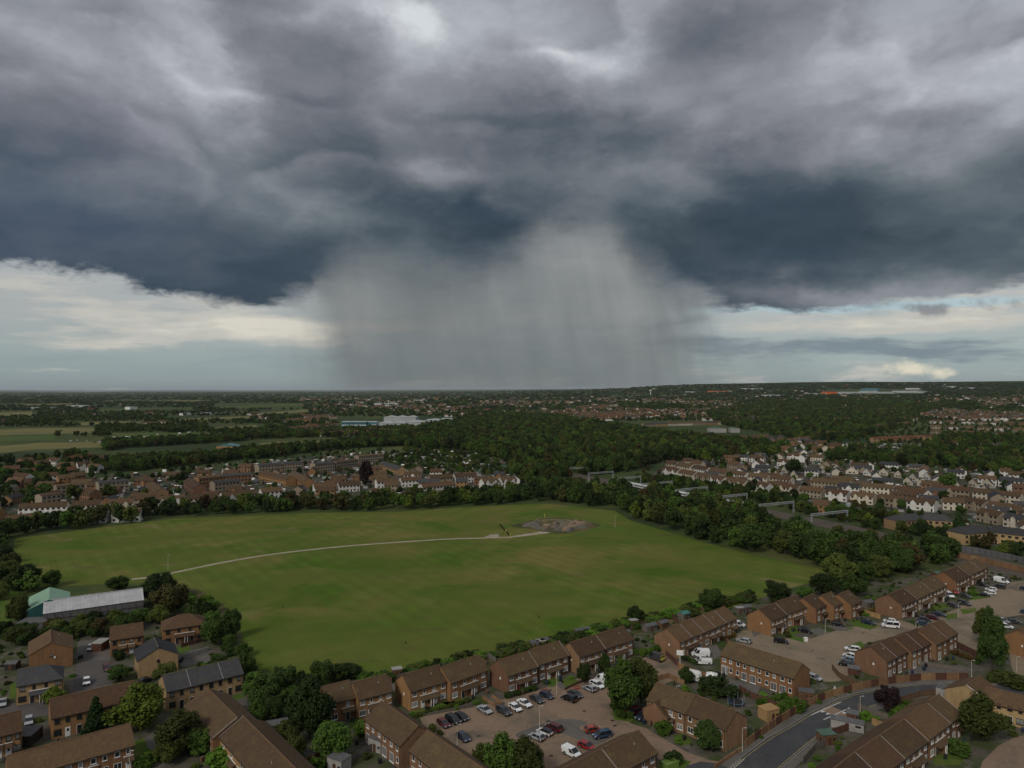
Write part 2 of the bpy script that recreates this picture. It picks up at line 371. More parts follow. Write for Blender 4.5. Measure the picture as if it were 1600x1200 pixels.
def groundmat(name, cols, scales, rough=.95, stripes=None, bump=.15):
    """cols: base + list of (colour, noise scale, threshold a, b)"""
    m = bpy.data.materials.new(name); m.use_nodes = True; nt = m.node_tree; b = nt.nodes['Principled BSDF']
    b.inputs['Roughness'].default_value = rough; b.inputs['Specular IOR Level'].default_value = .1
    tc = nt.nodes.new('ShaderNodeTexCoord'); ob = S(nt, tc.outputs['Object'])
    x, y, z = sep(nt, ob)
    col = None; base = cols
    for i, (c, sc, a, bb, st) in enumerate(scales):
        v = comb(nt, x*(sc*st[0]), y*(sc*st[1]), float(i*7))
        f = noise(nt, v, 1.0, 6, .62, .6).step(a, bb)
        col = mixc(nt, f, base if col is None else col, c)
    if stripes:
        for (dx, dy, wl, amt) in stripes:
            ph = (x*dx+y*dy)*(2*math.pi/wl); sn = ph._m('SINE')*.5+.5
            wob = noise(nt, ob, .02, 3, .6)
            col = hsv(nt, col, sn*wob.step(.35, .65)+.25*(1.0-wob.step(.35, .65)), amt)
    col = hsv(nt, col, noise(nt, ob, .9, 5, .7), .30)
    nt.links.new(col.k, b.inputs['Base Color'])
    if bump:
        bp = nt.nodes.new('ShaderNodeBump'); bp.inputs['Strength'].default_value = bump; bp.inputs['Distance'].default_value = .2
        nt.links.new(noise(nt, ob, 1.6, 4, .7).k, bp.inputs['Height']); nt.links.new(bp.outputs[0], b.inputs['Normal'])
    MATS[name] = m; return m
groundmat('terrain', (.058, .080, .024), [((.100, .105, .036), .010, .45, .70, (1, 1)), ((.040, .060, .020), .03, .45, .65, (1, 1)), ((.115, .100, .050), .0022, .58, .70, (1, 1)), ((.030, .048, .020), .0014, .45, .62, (1, 1.6))])
groundmat('mown_grass', (.104, .128, .022), [((.165, .150, .042), .016, .42, .68, (1, 1.5)), ((.060, .115, .009), .022, .48, .68, (1, 1.3)), ((.210, .172, .080), .035, .58, .78, (1, 1.3)), ((.075, .125, .014), .006, .48, .68, (1, 1)), ((.10, .085, .04), .09, .55, .8, (.5, 2))],
          stripes=[(.80, .60, 7.3, .07), (.93, -.36, 13.0, .06), (.80, .60, 2.2, .05)])
groundmat('rough_grass', (.105, .088, .042), [((.050, .062, .020), .06, .42, .62, (1, 1)), ((.15, .11, .06), .12, .5, .75, (1, 1))])
groundmat('lawn', (.068, .118, .018), [((.115, .125, .034), .15, .45, .7, (1, 1))])
groundmat('yard', (.095, .086, .066), [((.052, .070, .022), .09, .40, .60, (1, 1)), ((.125, .112, .095), .16, .50, .64, (1, 1)), ((.035, .032, .028), .3, .55, .75, (1, 1))])
groundmat('town_yard', (.085, .078, .062), [((.036, .046, .020), .05, .42, .58, (1, 1)), ((.160, .150, .135), .09, .54, .66, (1, 1)), ((.05, .048, .046), .02, .5, .7, (1, 3))])
groundmat('paving_brick', (.240, .172, .122), [((.200, .145, .105), .10, .4, .7, (1, 1)), ((.118, .102, .078), .05, .52, .68, (1, 1)), ((.225, .160, .105), .4, .5, .8, (1, 1)), ((.09, .08, .066), .22, .66, .74, (1, 1))])
groundmat('paving_tan', (.240, .190, .132), [((.200, .162, .116), .10, .4, .7, (1, 1)), ((.120, .106, .082), .05, .52, .70, (1, 1)), ((.10, .09, .072), .25, .66, .74, (1, 1))])
groundmat('paving_grey', (.135, .125, .112), [((.100, .094, .086), .15, .4, .7, (1, 1)), ((.165, .15, .135), .5, .5, .8, (1, 1))])
groundmat('asphalt', (.062, .064, .068), [((.085, .085, .086), .06, .45, .7, (1, 1)), ((.050, .051, .055), .3, .5, .7, (1, 1))], rough=.85)
groundmat('asphalt_worn', (.100, .090, .086), [((.080, .074, .072), .1, .45, .7, (1, 1)), ((.125, .11, .10), .35, .5, .75, (1, 1))], rough=.9)
groundmat('path_gravel', (.36, .31, .23), [((.27, .235, .17), .2, .4, .7, (1, 1))])
groundmat('pale_field', (.170, .155, .060), [((.115, .120, .045), .012, .4, .7, (1, 1)), ((.155, .130, .066), .03, .5, .75, (1, 3))])
groundmat('green_pitch', (.062, .105, .026), [((.085, .110, .034), .02, .4, .7, (1, 1))], stripes=[(1, .2, 14, .12)])
groundmat('track_dirt', (.150, .128, .080), [((.110, .096, .070), .12, .4, .6, (1, 1)), ((.215, .18, .15), .2, .55, .75, (1, 1)), ((.060, .074, .024), .07, .58, .68, (1, 1))])
mat('line_white', (.60, .60, .57), var=.3, scale=1.5, rough=.7); mat('line_yellow', (.38, .31, .13), var=.4, scale=1, rough=.8); mat('kerb', (.25, .235, .215), var=.25, scale=.7)

# ------------------------------------------------------------------ terrain and ground sheets
def terrain():
    rings = [30]; 
    while rings[-1] < 46000: rings.append(rings[-1]*1.07+2)
    n = 200; v, f = [], []
    for r in rings:
        for k in range(n):
            t = math.pi*2*k/n; X, Y = r*math.sin(t), r*math.cos(t); v.append((X, Y, hgt(X, Y)))
    for i in range(len(rings)-1):
        for k in range(n):
            a, b = i*n+k, i*n+(k+1) % n; f.append((a, a+n, b+n, b))
    f.append(tuple(reversed(range(n))))
    me = bpy.data.meshes.new('ground'); me.from_pydata(v, [], f); me.materials.append(M['terrain'])
    for p in me.polygons: p.use_smooth = True
    o = obj('ground', me); o.location.z = -.02
    tag(o, kind='structure')
terrain()
LAYER = {}
PAVED = []
def sheet(name, pts, m, z, world=False, kind='structure', smoothn=0):
    q = [p if world else P2(*p) for p in pts]
    if m.startswith(('paving', 'asphalt', 'path')): PAVED.append(q)
    for _ in range(smoothn):                                  # Chaikin corner rounding
        r = []
        for i in range(len(q)):
            a, b = q[i], q[(i+1) % len(q)]; r += [a*.75+b*.25, a*.25+b*.75]
        q = r
    bm = bmesh.new(); vs = [bm.verts.new((p.x, p.y, hgt(p.x, p.y)+z)) for p in q]
    fc = bm.faces.new(vs); bmesh.ops.triangulate(bm, faces=[fc])
    for fcx in bm.faces:
        if fcx.normal.z < 0: fcx.normal_flip()
    me = bpy.data.meshes.new(name); bm.to_mesh(me); bm.free(); me.materials.append(M[m])
    return tag(obj(name, me), kind=kind)
def ribbon(name, pts, w, m, z, world=False, kind='structure', kerb=None):
    q = [Vector(p) if world else P2(*p) for p in pts]
    for _ in range(2):
        r = [q[0]]
        for a, b in zip(q, q[1:]): r += [a*.75+b*.25, a*.25+b*.75]
        q = r+[q[-1]]
    mb = MB(); L, Rr = [], []
    for i, p in enumerate(q):
        d = (q[min(i+1, len(q)-1)]-q[max(i-1, 0)]).normalized(); n = Vector((-d.y, d.x))
        L.append(p+n*w/2); Rr.append(p-n*w/2)
    for i in range(len(q)-1):
        mb.face([(c.x, c.y, hgt(c.x, c.y)+z) for c in (Rr[i], Rr[i+1], L[i+1], L[i])])
    o = mb.build(name, M[m]); tag(o, kind=kind); return o, L, Rr
wm = bpy.data.materials.new('estuary_water'); wm.use_nodes = True; wm.node_tree.nodes['Principled BSDF'].inputs['Base Color'].default_value = (.05, .07, .08, 1); wm.node_tree.nodes['Principled BSDF'].inputs['Roughness'].default_value = .25; MATS['estuary_water'] = wm
wb_ = MB(); pts_ = []
for k in range(25):
    a = R(-62+k*2.2); pts_.append((a, 21000+1500*math.sin(k*1.7), 44000))
for (a, r0, r1), (b, q0, q1) in zip(pts_, pts_[1:]): wb_.face([(math.sin(a)*r0, math.cos(a)*r0, .6), (math.sin(b)*q0, math.cos(b)*q0, .6), (math.sin(b)*q1, math.cos(b)*q1, .6), (math.sin(a)*r1, math.cos(a)*r1, .6)][::-1])
tag(wb_.build('estuary_water', wm), kind='structure')
FIELD = [(22, 842), (120, 829), (270, 811), (400, 805), (500, 801), (620, 800), (700, 794), (790, 789), (855, 787), (960, 798), (985, 813), (1100, 848), (1200, 872), (1290, 890), (1272, 908), (1190, 934), (1110, 960), (980, 990),
         (860, 1016), (780, 1034), (700, 1046), (600, 1064), (520, 1062), (400, 1046), (384, 1014), (366, 962), (330, 934), (290, 918), (230, 911), (150, 913), (36, 920), (20, 880)]
sheet('playing_field', FIELD, 'mown_grass', .004)
EST = [(-60, 1000), (40, 965), (110, 975), (230, 965), (300, 955), (330, 990), (390, 1045), (520, 1062), (600, 1064), (700, 1046), (860, 1016), (980, 990), (1110, 960), (1190, 934), (1290, 915), (1400, 905), (1480, 880), (1560, 862), (1700, 885), (1900, 1300), (-600, 1300)]
sheet('estate_ground', EST, 'yard', .000+.004)
sheet('town_ground', [(-80, 842), (20, 818), (270, 795), (560, 784), (700, 776), (835, 768), (820, 742), (760, 735), (600, 742), (590, 716), (470, 716), (400, 726), (300, 738), (200, 745), (60, 750), (-80, 770)], 'town_yard', .004)
sheet('town_ground', [(1015, 742), (1210, 778), (1300, 795), (1390, 815), (1480, 838), (1700, 880), (1700, 745), (1520, 742), (1330, 726), (1250, 712), (1180, 712), (1050, 722)], 'town_yard', .004)
sheet('rough_grass_verge', [(250, 925), (300, 915), (340, 938), (372, 970), (386, 1020), (400, 1044), (390, 1046), (372, 1010), (352, 960), (310, 935)], 'rough_grass', .012, smoothn=2)
sheet('rough_grass_verge', [(600, 1063), (700, 1040), (860, 1008), (960, 985), (1100, 955), (1110, 962), (985, 994), (860, 1020), (700, 1051)], 'rough_grass', .012)
# foreground paving
sheet('brick_paved_road', [(655, 1118), (700, 1112), (735, 1106), (770, 1098), (800, 1088), (840, 1079), (880, 1066), (920, 1056), (950, 1052), (975, 1045), (1000, 1030), (1030, 1018), (1070, 1038), (1075, 1055), (1040, 1068), (1000, 1090), (975, 1110), (985, 1130), (1010, 1138), (1040, 1156), (1075, 1176), (1110, 1188), (1140, 1192), (1120, 1215), (1060, 1205), (1020, 1180), (960, 1200), (880, 1240), (700, 1240)], 'paving_brick', .012)
sheet('tarmac_patch', [(800, 1148), (842, 1132), (880, 1122), (912, 1126), (920, 1131), (900, 1137), (925, 1148), (960, 1150), (935, 1165), (912, 1160), (880, 1146), (850, 1140), (815, 1155)], 'paving_grey', .016, smoothn=2)
sheet('brick_paved_road', [(1150, 985), (1190, 985), (1215, 1000), (1240, 996), (1257, 1001), (1292, 989), (1337, 978), (1370, 974), (1400, 968), (1425, 974), (1435, 984), (1417, 990), (1362, 1003), (1345, 1008), (1325, 1022), (1330, 1042), (1325, 1057), (1307, 1066), (1280, 1064), (1260, 1045), (1225, 1028), (1185, 1020), (1150, 1010)], 'paving_tan', .012, smoothn=1)
sheet('brick_paved_road', [(1430, 985), (1440, 972), (1475, 960), (1500, 948), (1525, 932), (1560, 912), (1620, 905), (1660, 960), (1600, 960), (1557, 967), (1530, 985), (1532, 1010), (1535, 1022), (1495, 1003), (1480, 992)], 'paving_tan', .012, smoothn=1)
sheet('brick_paved_road', [(1575, 1000), (1610, 990), (1650, 1080), (1590, 1068), (1580, 1040)], 'paving_tan', .012)
sheet('car_park', [(1535, 1190), (1560, 1165), (1590, 1150), (1660, 1145), (1660, 1240), (1520, 1240)], 'paving_brick', .012)
sheet('cul_de_sac', [(118, 1028), (150, 1022), (170, 1030), (178, 1075), (165, 1110), (60, 1118), (30, 1130), (-40, 1130), (-40, 1096), (60, 1100), (118, 1085)], 'asphalt_worn', .012, smoothn=1)
sheet('parking_court', [(118, 1030), (122, 1000), (175, 1000), (172, 1032)], 'paving_grey', .014)
sheet('footpath', [(222, 1150), (240, 1150), (262, 1200), (250, 1240), (210, 1240), (245, 1195)], 'paving_grey', .012, smoothn=1)
LW = [(1140, 1202), (1155, 1187), (1200, 1153), (1232, 1136), (1266, 1115), (1312, 1092), (1344, 1082), (1400, 1073), (1440, 1068.5), (1490, 1067.5), (1560, 1070), (1640, 1077)]
RW = [(1218, 1202), (1270, 1157), (1304, 1135), (1331, 1119), (1362, 1104), (1400, 1092), (1440, 1085), (1490, 1081), (1560, 1085), (1640, 1092)]
sheet('road', [(1030, 1250), (1060, 1208), (1075, 1196), (1095, 1190), (1120, 1193)]+LW+RW[::-1]+[(1190, 1250)], 'asphalt', .020)
def edge_line(name, pts, w, m, z, off): 
    q = [P2(*p) for p in pts]; r = []
    for i, p in enumerate(q):
        d = (q[min(i+1, len(q)-1)]-q[max(i-1, 0)]).normalized(); n = Vector((-d.y, d.x)); r.append(p+n*off)
    return ribbon(name, [tuple(p) for p in r], w, m, z, world=True)
for pts, s in ((LW, 1), (RW, -1)):
    edge_line('pavement', pts, 1.9, 'paving_grey', .13, s*1.15)
    edge_line('road_edge_line', pts, .16, 'line_yellow', .026, -s*.45)
    q = [P2(*p) for p in pts]
    kb = MB()                                                     # kerb stones: a real step
    for a, b in zip(q, q[1:]):
        d = (b-a).normalized(); n = Vector((-d.y, d.x))*s; L = (b-a).length; k = max(1, int(L/1.8))
        for j in range(k):
            p, e = a+(b-a)*(j/k), a+(b-a)*((j+.97)/k)
            i = len(kb.v)
            for zc in (0, .14):
                for c in (p+n*.02, e+n*.02, e+n*.18, p+n*.18): kb.v.append((c.x, c.y, zc))
            for fq in ((4, 5, 6, 7), (0, 1, 5, 4), (1, 2, 6, 5), (2, 3, 7, 6), (3, 0, 4, 7)): kb.f.append(tuple(i+t for t in fq)); kb.m.append(0)
    tag(kb.build('kerb', M['kerb']), kind='structure')
# raised crossing and road markings
sheet('speed_table', [(1284, 1109), (1298, 1103), (1330, 1117), (1318, 1126)], 'paving_brick', .026)
for a, b in (((1267, 1117.5), (1314, 1097)), ((1287, 1124.5), (1328, 1106)), ((1303, 1134), (1320, 1124.5))): ribbon('road_marking', [a, b], .28, 'line_white', .030)
for c in ((1285.5, 1112), (1293.5, 1115.5), (1319, 1114)):
    p = P2(*c); sheet('road_marking', [p+Vector((-.75, -.5)), p+Vector((.8, -.1)), p+Vector((.1, .7))], 'line_white', .034, world=True)
for i in range(5):
    for k in range(2):
        a = (1142+i*3.4+k*5, 1200-i*2.9); ribbon('road_marking', [a, (a[0]+2.1, a[1]-1.8)], .16, 'line_white', .030)
# footpath over the field, cycle track
PATH = [(206, 905), (228, 903), (262, 897), (330, 882), (420, 866), (520, 855), (580, 850), (640, 846), (700, 842), (760, 840.5), (795, 839.5)]
ribbon('field_path', PATH, 2.6, 'path_gravel', .010)
sheet('field_path', [(795, 840.6), (858, 833), (868, 830.5), (848, 830), (795, 838.4)], 'path_gravel', .012)
sheet('field_path', [(755, 840.5), (766, 835), (779, 835), (780, 840)], 'path_gravel', .013)
sheet('track_ground', [(793, 822), (806, 819), (838, 811), (868, 808.5), (910, 812.5), (942, 820), (930, 825), (900, 831), (880, 835), (862, 832.5), (830, 827)], 'rough_grass', .014, smoothn=1)
for cx_, cy_, rx_, ry_ in ((850, 820, 24, 5), (888, 819, 22, 4.2), (868, 825, 30, 4.5), (870, 815, 26, 3.2)):
    ribbon('track_lane', [(cx_+rx_*math.cos(t*.393), cy_+ry_*math.sin(t*.393)) for t in range(17)], 2.2, 'paving_tan' if cx_ != 868 else 'paving_grey', .02+.004*(cx_ % 5))
ribbon('track_verge', [(783, 826), (812, 812), (850, 804.5), (900, 808), (952, 819), (948, 824), (890, 840), (860, 842), (800, 840)], 3.2, 'lawn', .008)
FRECT = []
# fields in the middle distance
for nm, pts, m in (('pale_field', [(-40, 672), (60, 669), (150, 668), (150, 676), (40, 679), (-40, 681)], 'pale_field'), ('pale_field', [(-60, 703), (0, 697), (60, 692), (165, 690), (165, 699), (60, 702), (0, 708)], 'pale_field'),
                   ('pale_field', [(95, 661), (200, 658.5), (230, 660), (180, 664), (90, 665)], 'pale_field'), ('sports_pitch', [(215, 712), (330, 703), (372, 704.5), (340, 711), (250, 717), (214, 717)], 'green_pitch'),
                   ('sports_pitch', [(404, 693), (440, 690), (530, 688), (540, 691), (500, 697), (430, 701)], 'pale_field'), ('pale_field', [(-30, 645), (50, 643), (50, 649), (-30, 651)], 'pale_field'),
                   ('green_strip', [(1300, 790), (1360, 797), (1358, 806), (1322, 806), (1298, 798)], 'green_pitch'), ('pale_field', [(230, 686), (280, 684), (285, 691), (225, 693)], 'pale_field'),
                   ('pale_field', [(0, 632), (120, 630.5), (125, 632), (0, 634)], 'pale_field'), ('green_strip', [(150, 641), (300, 637), (305, 639), (150, 644)], 'green_pitch'), ('pale_field', [(260, 655), (390, 650), (395, 653), (262, 658)], 'pale_field'), ('green_strip', [(330, 637), (470, 630), (475, 633), (335, 640)], 'green_pitch'), ('pale_field', [(160, 627), (330, 625), (330, 626.5), (160, 628.5)], 'pale_field'),
                   ('green_strip', [(170, 680), (230, 676), (330, 676), (320, 682), (180, 685)], 'green_pitch'), ('green_strip', [(-40, 683), (80, 680), (90, 687), (-40, 690)], 'green_pitch'), ('pale_field', [(400, 645), (480, 640), (485, 643), (405, 649)], 'pale_field'),
                   ('pale_field', [(330, 668), (400, 664), (405, 669), (330, 672)], 'pale_field')):
    sheet(nm, pts, m, .05); FRECT.append((min(p[0] for p in pts)+3, min(p[1] for p in pts)+.3, max(p[0] for p in pts)-3, max(p[1] for p in pts)-.3))

# ------------------------------------------------------------------ houses of the estate in the foreground
FOOT = []                                                     # (x, y, r) kept free of scattered planting
WM = {}
def window_mesh(w, h, dark=False, curtain=False):
    k = (round(w, 2), round(h, 2), dark, curtain)
    if k in WM: return WM[k]
    mb = MB(); t = .075; f = 0
    fr = M['gutter'] if dark else M['white_paint']
    for (a, b, c, d) in ((-w/2, w/2, -h/2, -h/2+t), (-w/2, w/2, h/2-t, h/2), (-w/2, -w/2+t, -h/2+t, h/2-t), (w/2-t, w/2, -h/2+t, h/2-t)): mb.box(a, b, -.06, .0, c, d)
    if w > 1.0: mb.box(-.035, .035, -.055, 0, -h/2+t, h/2-t)
    if w > 1.6: mb.box(-w/4-.03, -w/4+.03, -.055, 0, -h/2+t, h/2-t); mb.box(w/4-.03, w/4+.03, -.055, 0, -h/2+t, h/2-t)
    mb.box(-w/2-.08, w/2+.08, -.13, 0, -h/2-.09, -h/2-.002)
    frm = mb.mesh('window', fr)
    gb = MB(); gb.box(-w/2+t, w/2-t, -.024, -.002, -h/2+t, h/2-t); pane = gb.mesh('pane', M['net_curtain'] if curtain else M['glass'])
    WM[k] = (frm, pane); return WM[k]
def add_window(parent, x, y, z, w, h, rz=0.0, dark=False, curtain=None):
    cur = (random.random() < .35) if curtain is None else curtain
    frm, pane = window_mesh(w, h, dark, cur)
    o = obj('window', frm, parent, (x, y, z), rz); obj('pane', pane, o)
DM = {}
def add_door(parent, x, y, z0, mname, rz=0.0, w=.92, h=2.05):
    if mname not in DM:
        mb = MB(); mb.box(-w/2-.07, w/2+.07, -.05, 0, 0, h+.07, 0); mb.box(-w/2, w/2, -.075, -.052, .04, h, 1); mb.box(-.22, .22, -.085, -.0755, 1.15, 1.85, 2)
        hd = MB(); hd.box(w/2-.14, w/2-.08, -.12, -.076, .98, 1.12)
        DM[mname] = (mb.mesh('door', [M['white_paint'], M[mname], M['glass']]), hd.mesh('handle', M['steel']))
    o = obj('door', DM[mname][0], parent, (x, y, z0), rz); obj('handle', DM[mname][1], o)
def roof_mesh(L, dep, eh, rh, ov, gov, hip=(0, 0)):
    mb = MB(); y = dep/2+ov; ze = eh-ov*(rh-eh)/(dep/2); t = .14; x = L/2+gov
    r0, r1 = -x+hip[0], x-hip[1]
    A, B = (r0, 0, rh), (r1, 0, rh)
    for zz, flip in ((t, False), (0, True)):
        qs = [[(-x, -y, ze+zz), (x, -y, ze+zz), (r1, 0, rh+zz), (r0, 0, rh+zz)], [(x, y, ze+zz), (-x, y, ze+zz), (r0, 0, rh+zz), (r1, 0, rh+zz)]]
        if hip[0]: qs.append([(-x, y, ze+zz), (-x, -y, ze+zz), (r0, 0, rh+zz)])
        if hip[1]: qs.append([(x, -y, ze+zz), (x, y, ze+zz), (r1, 0, rh+zz)])
        for q in qs: mb.face(list(reversed(q)) if flip else q)
    for s in (-1, 1): mb.face([(-s*x, s*y, ze), (s*x, s*y, ze), (s*x, s*y, ze+t), (-s*x, s*y, ze+t)][::-1] if False else [(-x, s*y, ze), (x, s*y, ze), (x, s*y, ze+t), (-x, s*y, ze+t)])
    for s, hp in ((-1, hip[0]), (1, hip[1])):
        if not hp:
            for sy in (-1, 1): mb.face([(s*x, sy*y, ze), (s*x, 0, rh), (s*x, 0, rh+t), (s*x, sy*y, ze+t)])
    return mb
def wall_mesh(L, dep, eh, rh, hip=(0, 0)):
    mb = MB(); x, y = L/2, dep/2
    c = lambda X: rh-.03
    mb.face([(-x, -y, 0), (x, -y, 0), (x, -y, eh), (-x, -y, eh)]); mb.face([(x, y, 0), (-x, y, 0), (-x, y, eh), (x, y, eh)])
    for s, hp in ((-1, hip[0]), (1, hip[1])):
        q = [(s*x, y, 0), (s*x, -y, 0), (s*x, -y, eh)]+([] if hp else [(s*x, 0, rh)])+[(s*x, y, eh)]
        mb.face(q if s < 0 else [q[0]]+q[1:][::-1])
    return mb
def house(label, a, b, cat='house', rh=7.7, eh=4.95, dep=8.0, wall='brick_orange', roof='roof_brown', ridge='ridge_tile', layout='semi', hip=(0, 0), parties=(), doors=('white_paint', 'white_paint'), group=None,
          vent=True, gov=.12, verge='verge_mortar', dark=False, name='brick_house', canopy=True, rear=False):
    A, B = P2(a[0], a[1], rh), P2(b[0], b[1], rh)
    d = B-A; L = d.length; c = (A+B)/2; rz = math.atan2(d.y, d.x)
    if sum(hip): L += sum(hip)*.92
    t = empty(name, (c.x, c.y, 0), rz); tag(t, label, cat, group)
    wall_mesh(L, dep, eh, rh, hip).build('wall', M[wall], t)
    ro = roof_mesh(L, dep, eh, rh, .28, gov, hip).build('roof', M[roof], t)
    rb = MB(); nseg = max(2, int((L-sum(hip))/.45)); x0, x1 = -L/2-gov+hip[0], L/2+gov-hip[1]
    for i in range(nseg):                                     # half-round ridge tiles, each slightly uneven
        p, q = x0+(x1-x0)*i/nseg, x0+(x1-x0)*(i+.96)/nseg; j = random.uniform(-.012, .012); i0 = len(rb.v)
        for X in (p, q):
            for yy, z in ((-.17, .04), (-.1, .17), (.1, .17), (.17, .04)): rb.v.append((X, yy, rh+.1+z+j))
        for k in range(3): rb.f.append((i0+k, i0+4+k, i0+5+k, i0+k+1)); rb.m.append(0)
    rb.build('ridge_tiles', M[ridge], ro)
    slope = (rh-eh)/(dep/2)
    y, ze = dep/2+.28, eh-.28*slope
    def verge_bar(X, w=.16, m=verge):
        vb = MB(); i = len(vb.v)
        for (yy, z) in ((-y-.02, ze+.13), (0, rh+.15)):
            for X2 in (X-w/2, X+w/2):
                vb.v += [(X2, yy, z), (X2, yy, z+.09)]
        vb.f = [(0, 2, 6, 4), (1, 5, 7, 3), (0, 4, 5, 1), (2, 3, 7, 6), (0, 1, 3, 2)]; vb.m = [0]*5
        vb.build('verge', M[m], ro)
    for pf in parties: verge_bar(-L/2+pf*L)
    for s in (-1, 1):
        g = MB(); g.box(-L/2-.05, L/2+.05, s*(y+.05)-.07, s*(y+.05)+.07, ze-.07, ze+.05); g.build('gutter', M['gutter'], ro)
    fy = -dep/2
    units = [(0, L)] if layout in ('semi', 'long1') else []
    def semi(cx, l):
        add_window(t, cx-.38*l, fy, 3.95, 1.15, 1.15, dark=dark); add_window(t, cx+.38*l, fy, 3.95, 1.15, 1.15, dark=dark)
        add_window(t, cx-.13*l, fy, 4.0, .68, 1.0, dark=dark); add_window(t, cx+.13*l, fy, 4.0, .68, 1.0, dark=dark)
        add_window(t, cx-.38*l, fy, 1.45, 1.7, 1.35, dark=dark); add_window(t, cx+.38*l, fy, 1.45, 1.7, 1.35, dark=dark)
        add_door(t, cx-.17*l, fy, .05, doors[0]); add_door(t, cx+.17*l, fy, .05, doors[1])
        if canopy:
            w = .235*l; cb = MB()
            cb.face([(cx-w, fy-1.25, 2.28), (cx+w, fy-1.25, 2.28), (cx+w, fy-.01, 3.06), (cx-w, fy-.01, 3.06)])
            cb.face([(cx-w, fy-1.25, 2.18), (cx-w, fy-.01, 2.18), (cx+w, fy-.01, 2.18), (cx+w, fy-1.25, 2.18)])
            cb.face([(cx-w, fy-1.25, 2.18), (cx+w, fy-1.25, 2.18), (cx+w, fy-1.25, 2.28), (cx-w, fy-1.25, 2.28)])
            for s in (-1, 1): cb.face([(cx+s*w, fy-1.25, 2.18), (cx+s*w, fy-.01, 2.18), (cx+s*w, fy-.01, 3.06), (cx+s*w, fy-1.25, 2.28)])
            co = cb.build('porch_roof', M[roof], t)
            fb = MB(); fb.box(cx-w-.05, cx+w+.05, fy-.14, fy-.004, 3.05, 3.2); fb.build('flashing', M['white_paint'], co)
            pb = MB()
            for X in (cx-.03, cx+.06*l): pb.box(X-.07, X+.07, fy-1.2, fy-1.06, 0, 2.18)
            pb.build('porch_post', M['white_paint'], co)
            wb = MB(); wb.box(cx-.09, cx+.09, fy-1.0, fy-.01, 0, 2.17); wb.build('porch_wall', M[wall], t)
    def single(cx, l, k):
        s = 1 if k % 2 else -1
        add_window(t, cx-.24*l, fy, 3.95, 1.0, 1.1, dark=dark); add_window(t, cx+.24*l, fy, 3.95, .8, 1.1, dark=dark)
        add_window(t, cx+s*.22*l, fy, 1.45, 1.5, 1.35, dark=dark); add_door(t, cx-s*.24*l, fy, .05, doors[k % len(doors)])
        if canopy:
            x = cx-s*.24*l; cb = MB(); w = .22*l
            cb.face([(x-w, fy-1.1, 2.3), (x+w, fy-1.1, 2.3), (x+w, fy-.01, 2.95), (x-w, fy-.01, 2.95)]); cb.box(x-w, x+w, fy-1.1, fy-.01, 2.2, 2.29)
            co = cb.build('porch_roof', M[roof], t); fb = MB(); fb.box(x-w-.04, x+w+.04, fy-.13, fy-.004, 2.94, 3.08); fb.build('flashing', M['white_paint'], co)
    def patio(cx, l, k):
        add_window(t, cx-.22*l, fy, 3.95, 1.0, 1.1, dark=dark); add_window(t, cx+.24*l, fy, 3.95, .8, 1.1, dark=dark)
        s = 1 if k % 2 else -1
        add_window(t, cx+s*.2*l, fy, 1.12, 1.7, 2.05, dark=dark, curtain=False); add_window(t, cx-s*.26*l, fy, 1.5, .9, 1.2, dark=dark)
    if layout == 'semi': semi(0, L)
    elif isinstance(layout, tuple):
        kind, n = layout
        for k in range(n):
            cx = -L/2+L*(k+.5)/n; {'single': single, 'patio': patio}[kind](cx, L/n, k)
    elif layout == 'gable':                                   # the gable end faces the camera
        add_window(t, -L/2-.0, 0, 4.0, .7, .8, -math.pi/2, dark=True)
    if rear:
        for k in range(max(2, int(L/2.7))):
            x = -L/2+L*(k+.5)/max(2, int(L/2.7))
            add_window(t, x, -fy, 3.95, 1.0, 1.1, math.pi, dark=dark); add_window(t, x, -fy, 1.4, 1.3, 1.4, math.pi, dark=dark)
    if vent:
        vb = MB(); vb.box(-L/2-.16, -L/2-.003, -1.1, -.65, 3.0, 3.55); vb.build('flue_vent', M['white_paint'], t)
        vp = MB(); vp.cyl((L*.18, -dep*.2, eh+slope*(dep*.3)+.05), (L*.18, -dep*.2, eh+slope*(dep*.3)+.55), .09, n=6); vp.build('vent_pipe', M['post_grey'], ro)
    dp = MB(); dp.box(L/2-.3, L/2-.2, fy-.1, fy-.003, 0, ze); dp.build('downpipe', M['gutter'], t)
    k = max(2, int(L/3))
    for i in range(k+1):
        p = A+(B-A)*(i/k); FOOT.append((p.x, p.y, dep*.62))
    return t
GR = 'brick houses facing the brick-paved car park'
GL = 'houses of the estate beside the metal shed'
GB = 'houses along the field side of the estate'
W_, D_, RD = 'white_paint', 'door_dark', 'door_red'
house('orange brick house with windowless gable end, beside the dark bushes below the metal shed', (80, 1004), (79.2, 984), dep=10.5, rh=7.6, roof='roof_red', layout='gable', group=GL)
house('detached orange brick house with white door, behind the grey parking court', (172, 980.5), (223, 973), dep=9.5, rh=7.4, roof='roof_red', layout=('single', 2), doors=(D_, W_), group=GL, dark=True)
house('hip-roofed brick house pair with dark red porch, nearest the field bushes', (274, 962.5), (299, 959), dep=9.5, rh=7.4, roof='roof_red', hip=(4.2, 4.2), layout='semi', doors=(D_, D_), group=GL, dark=True, vent=False)
house('yellow brick house with dark slate roof, its windowed gable facing the viewer', (247.5, 1012.5), (240.6, 996), dep=10, rh=7.6, wall='brick_yellow', roof='roof_slate', ridge='ridge_grey', layout='gable', group=GL, vent=False)
house('yellow brick house pair with grey half-hipped roof beside the cul-de-sac', (40, 1045), (88, 1037), dep=9, rh=7.5, wall='brick_yellow', roof='roof_grey', ridge='ridge_grey', hip=(0, 3.5), layout='semi', doors=(D_, D_), group=GL, dark=True, vent=False)
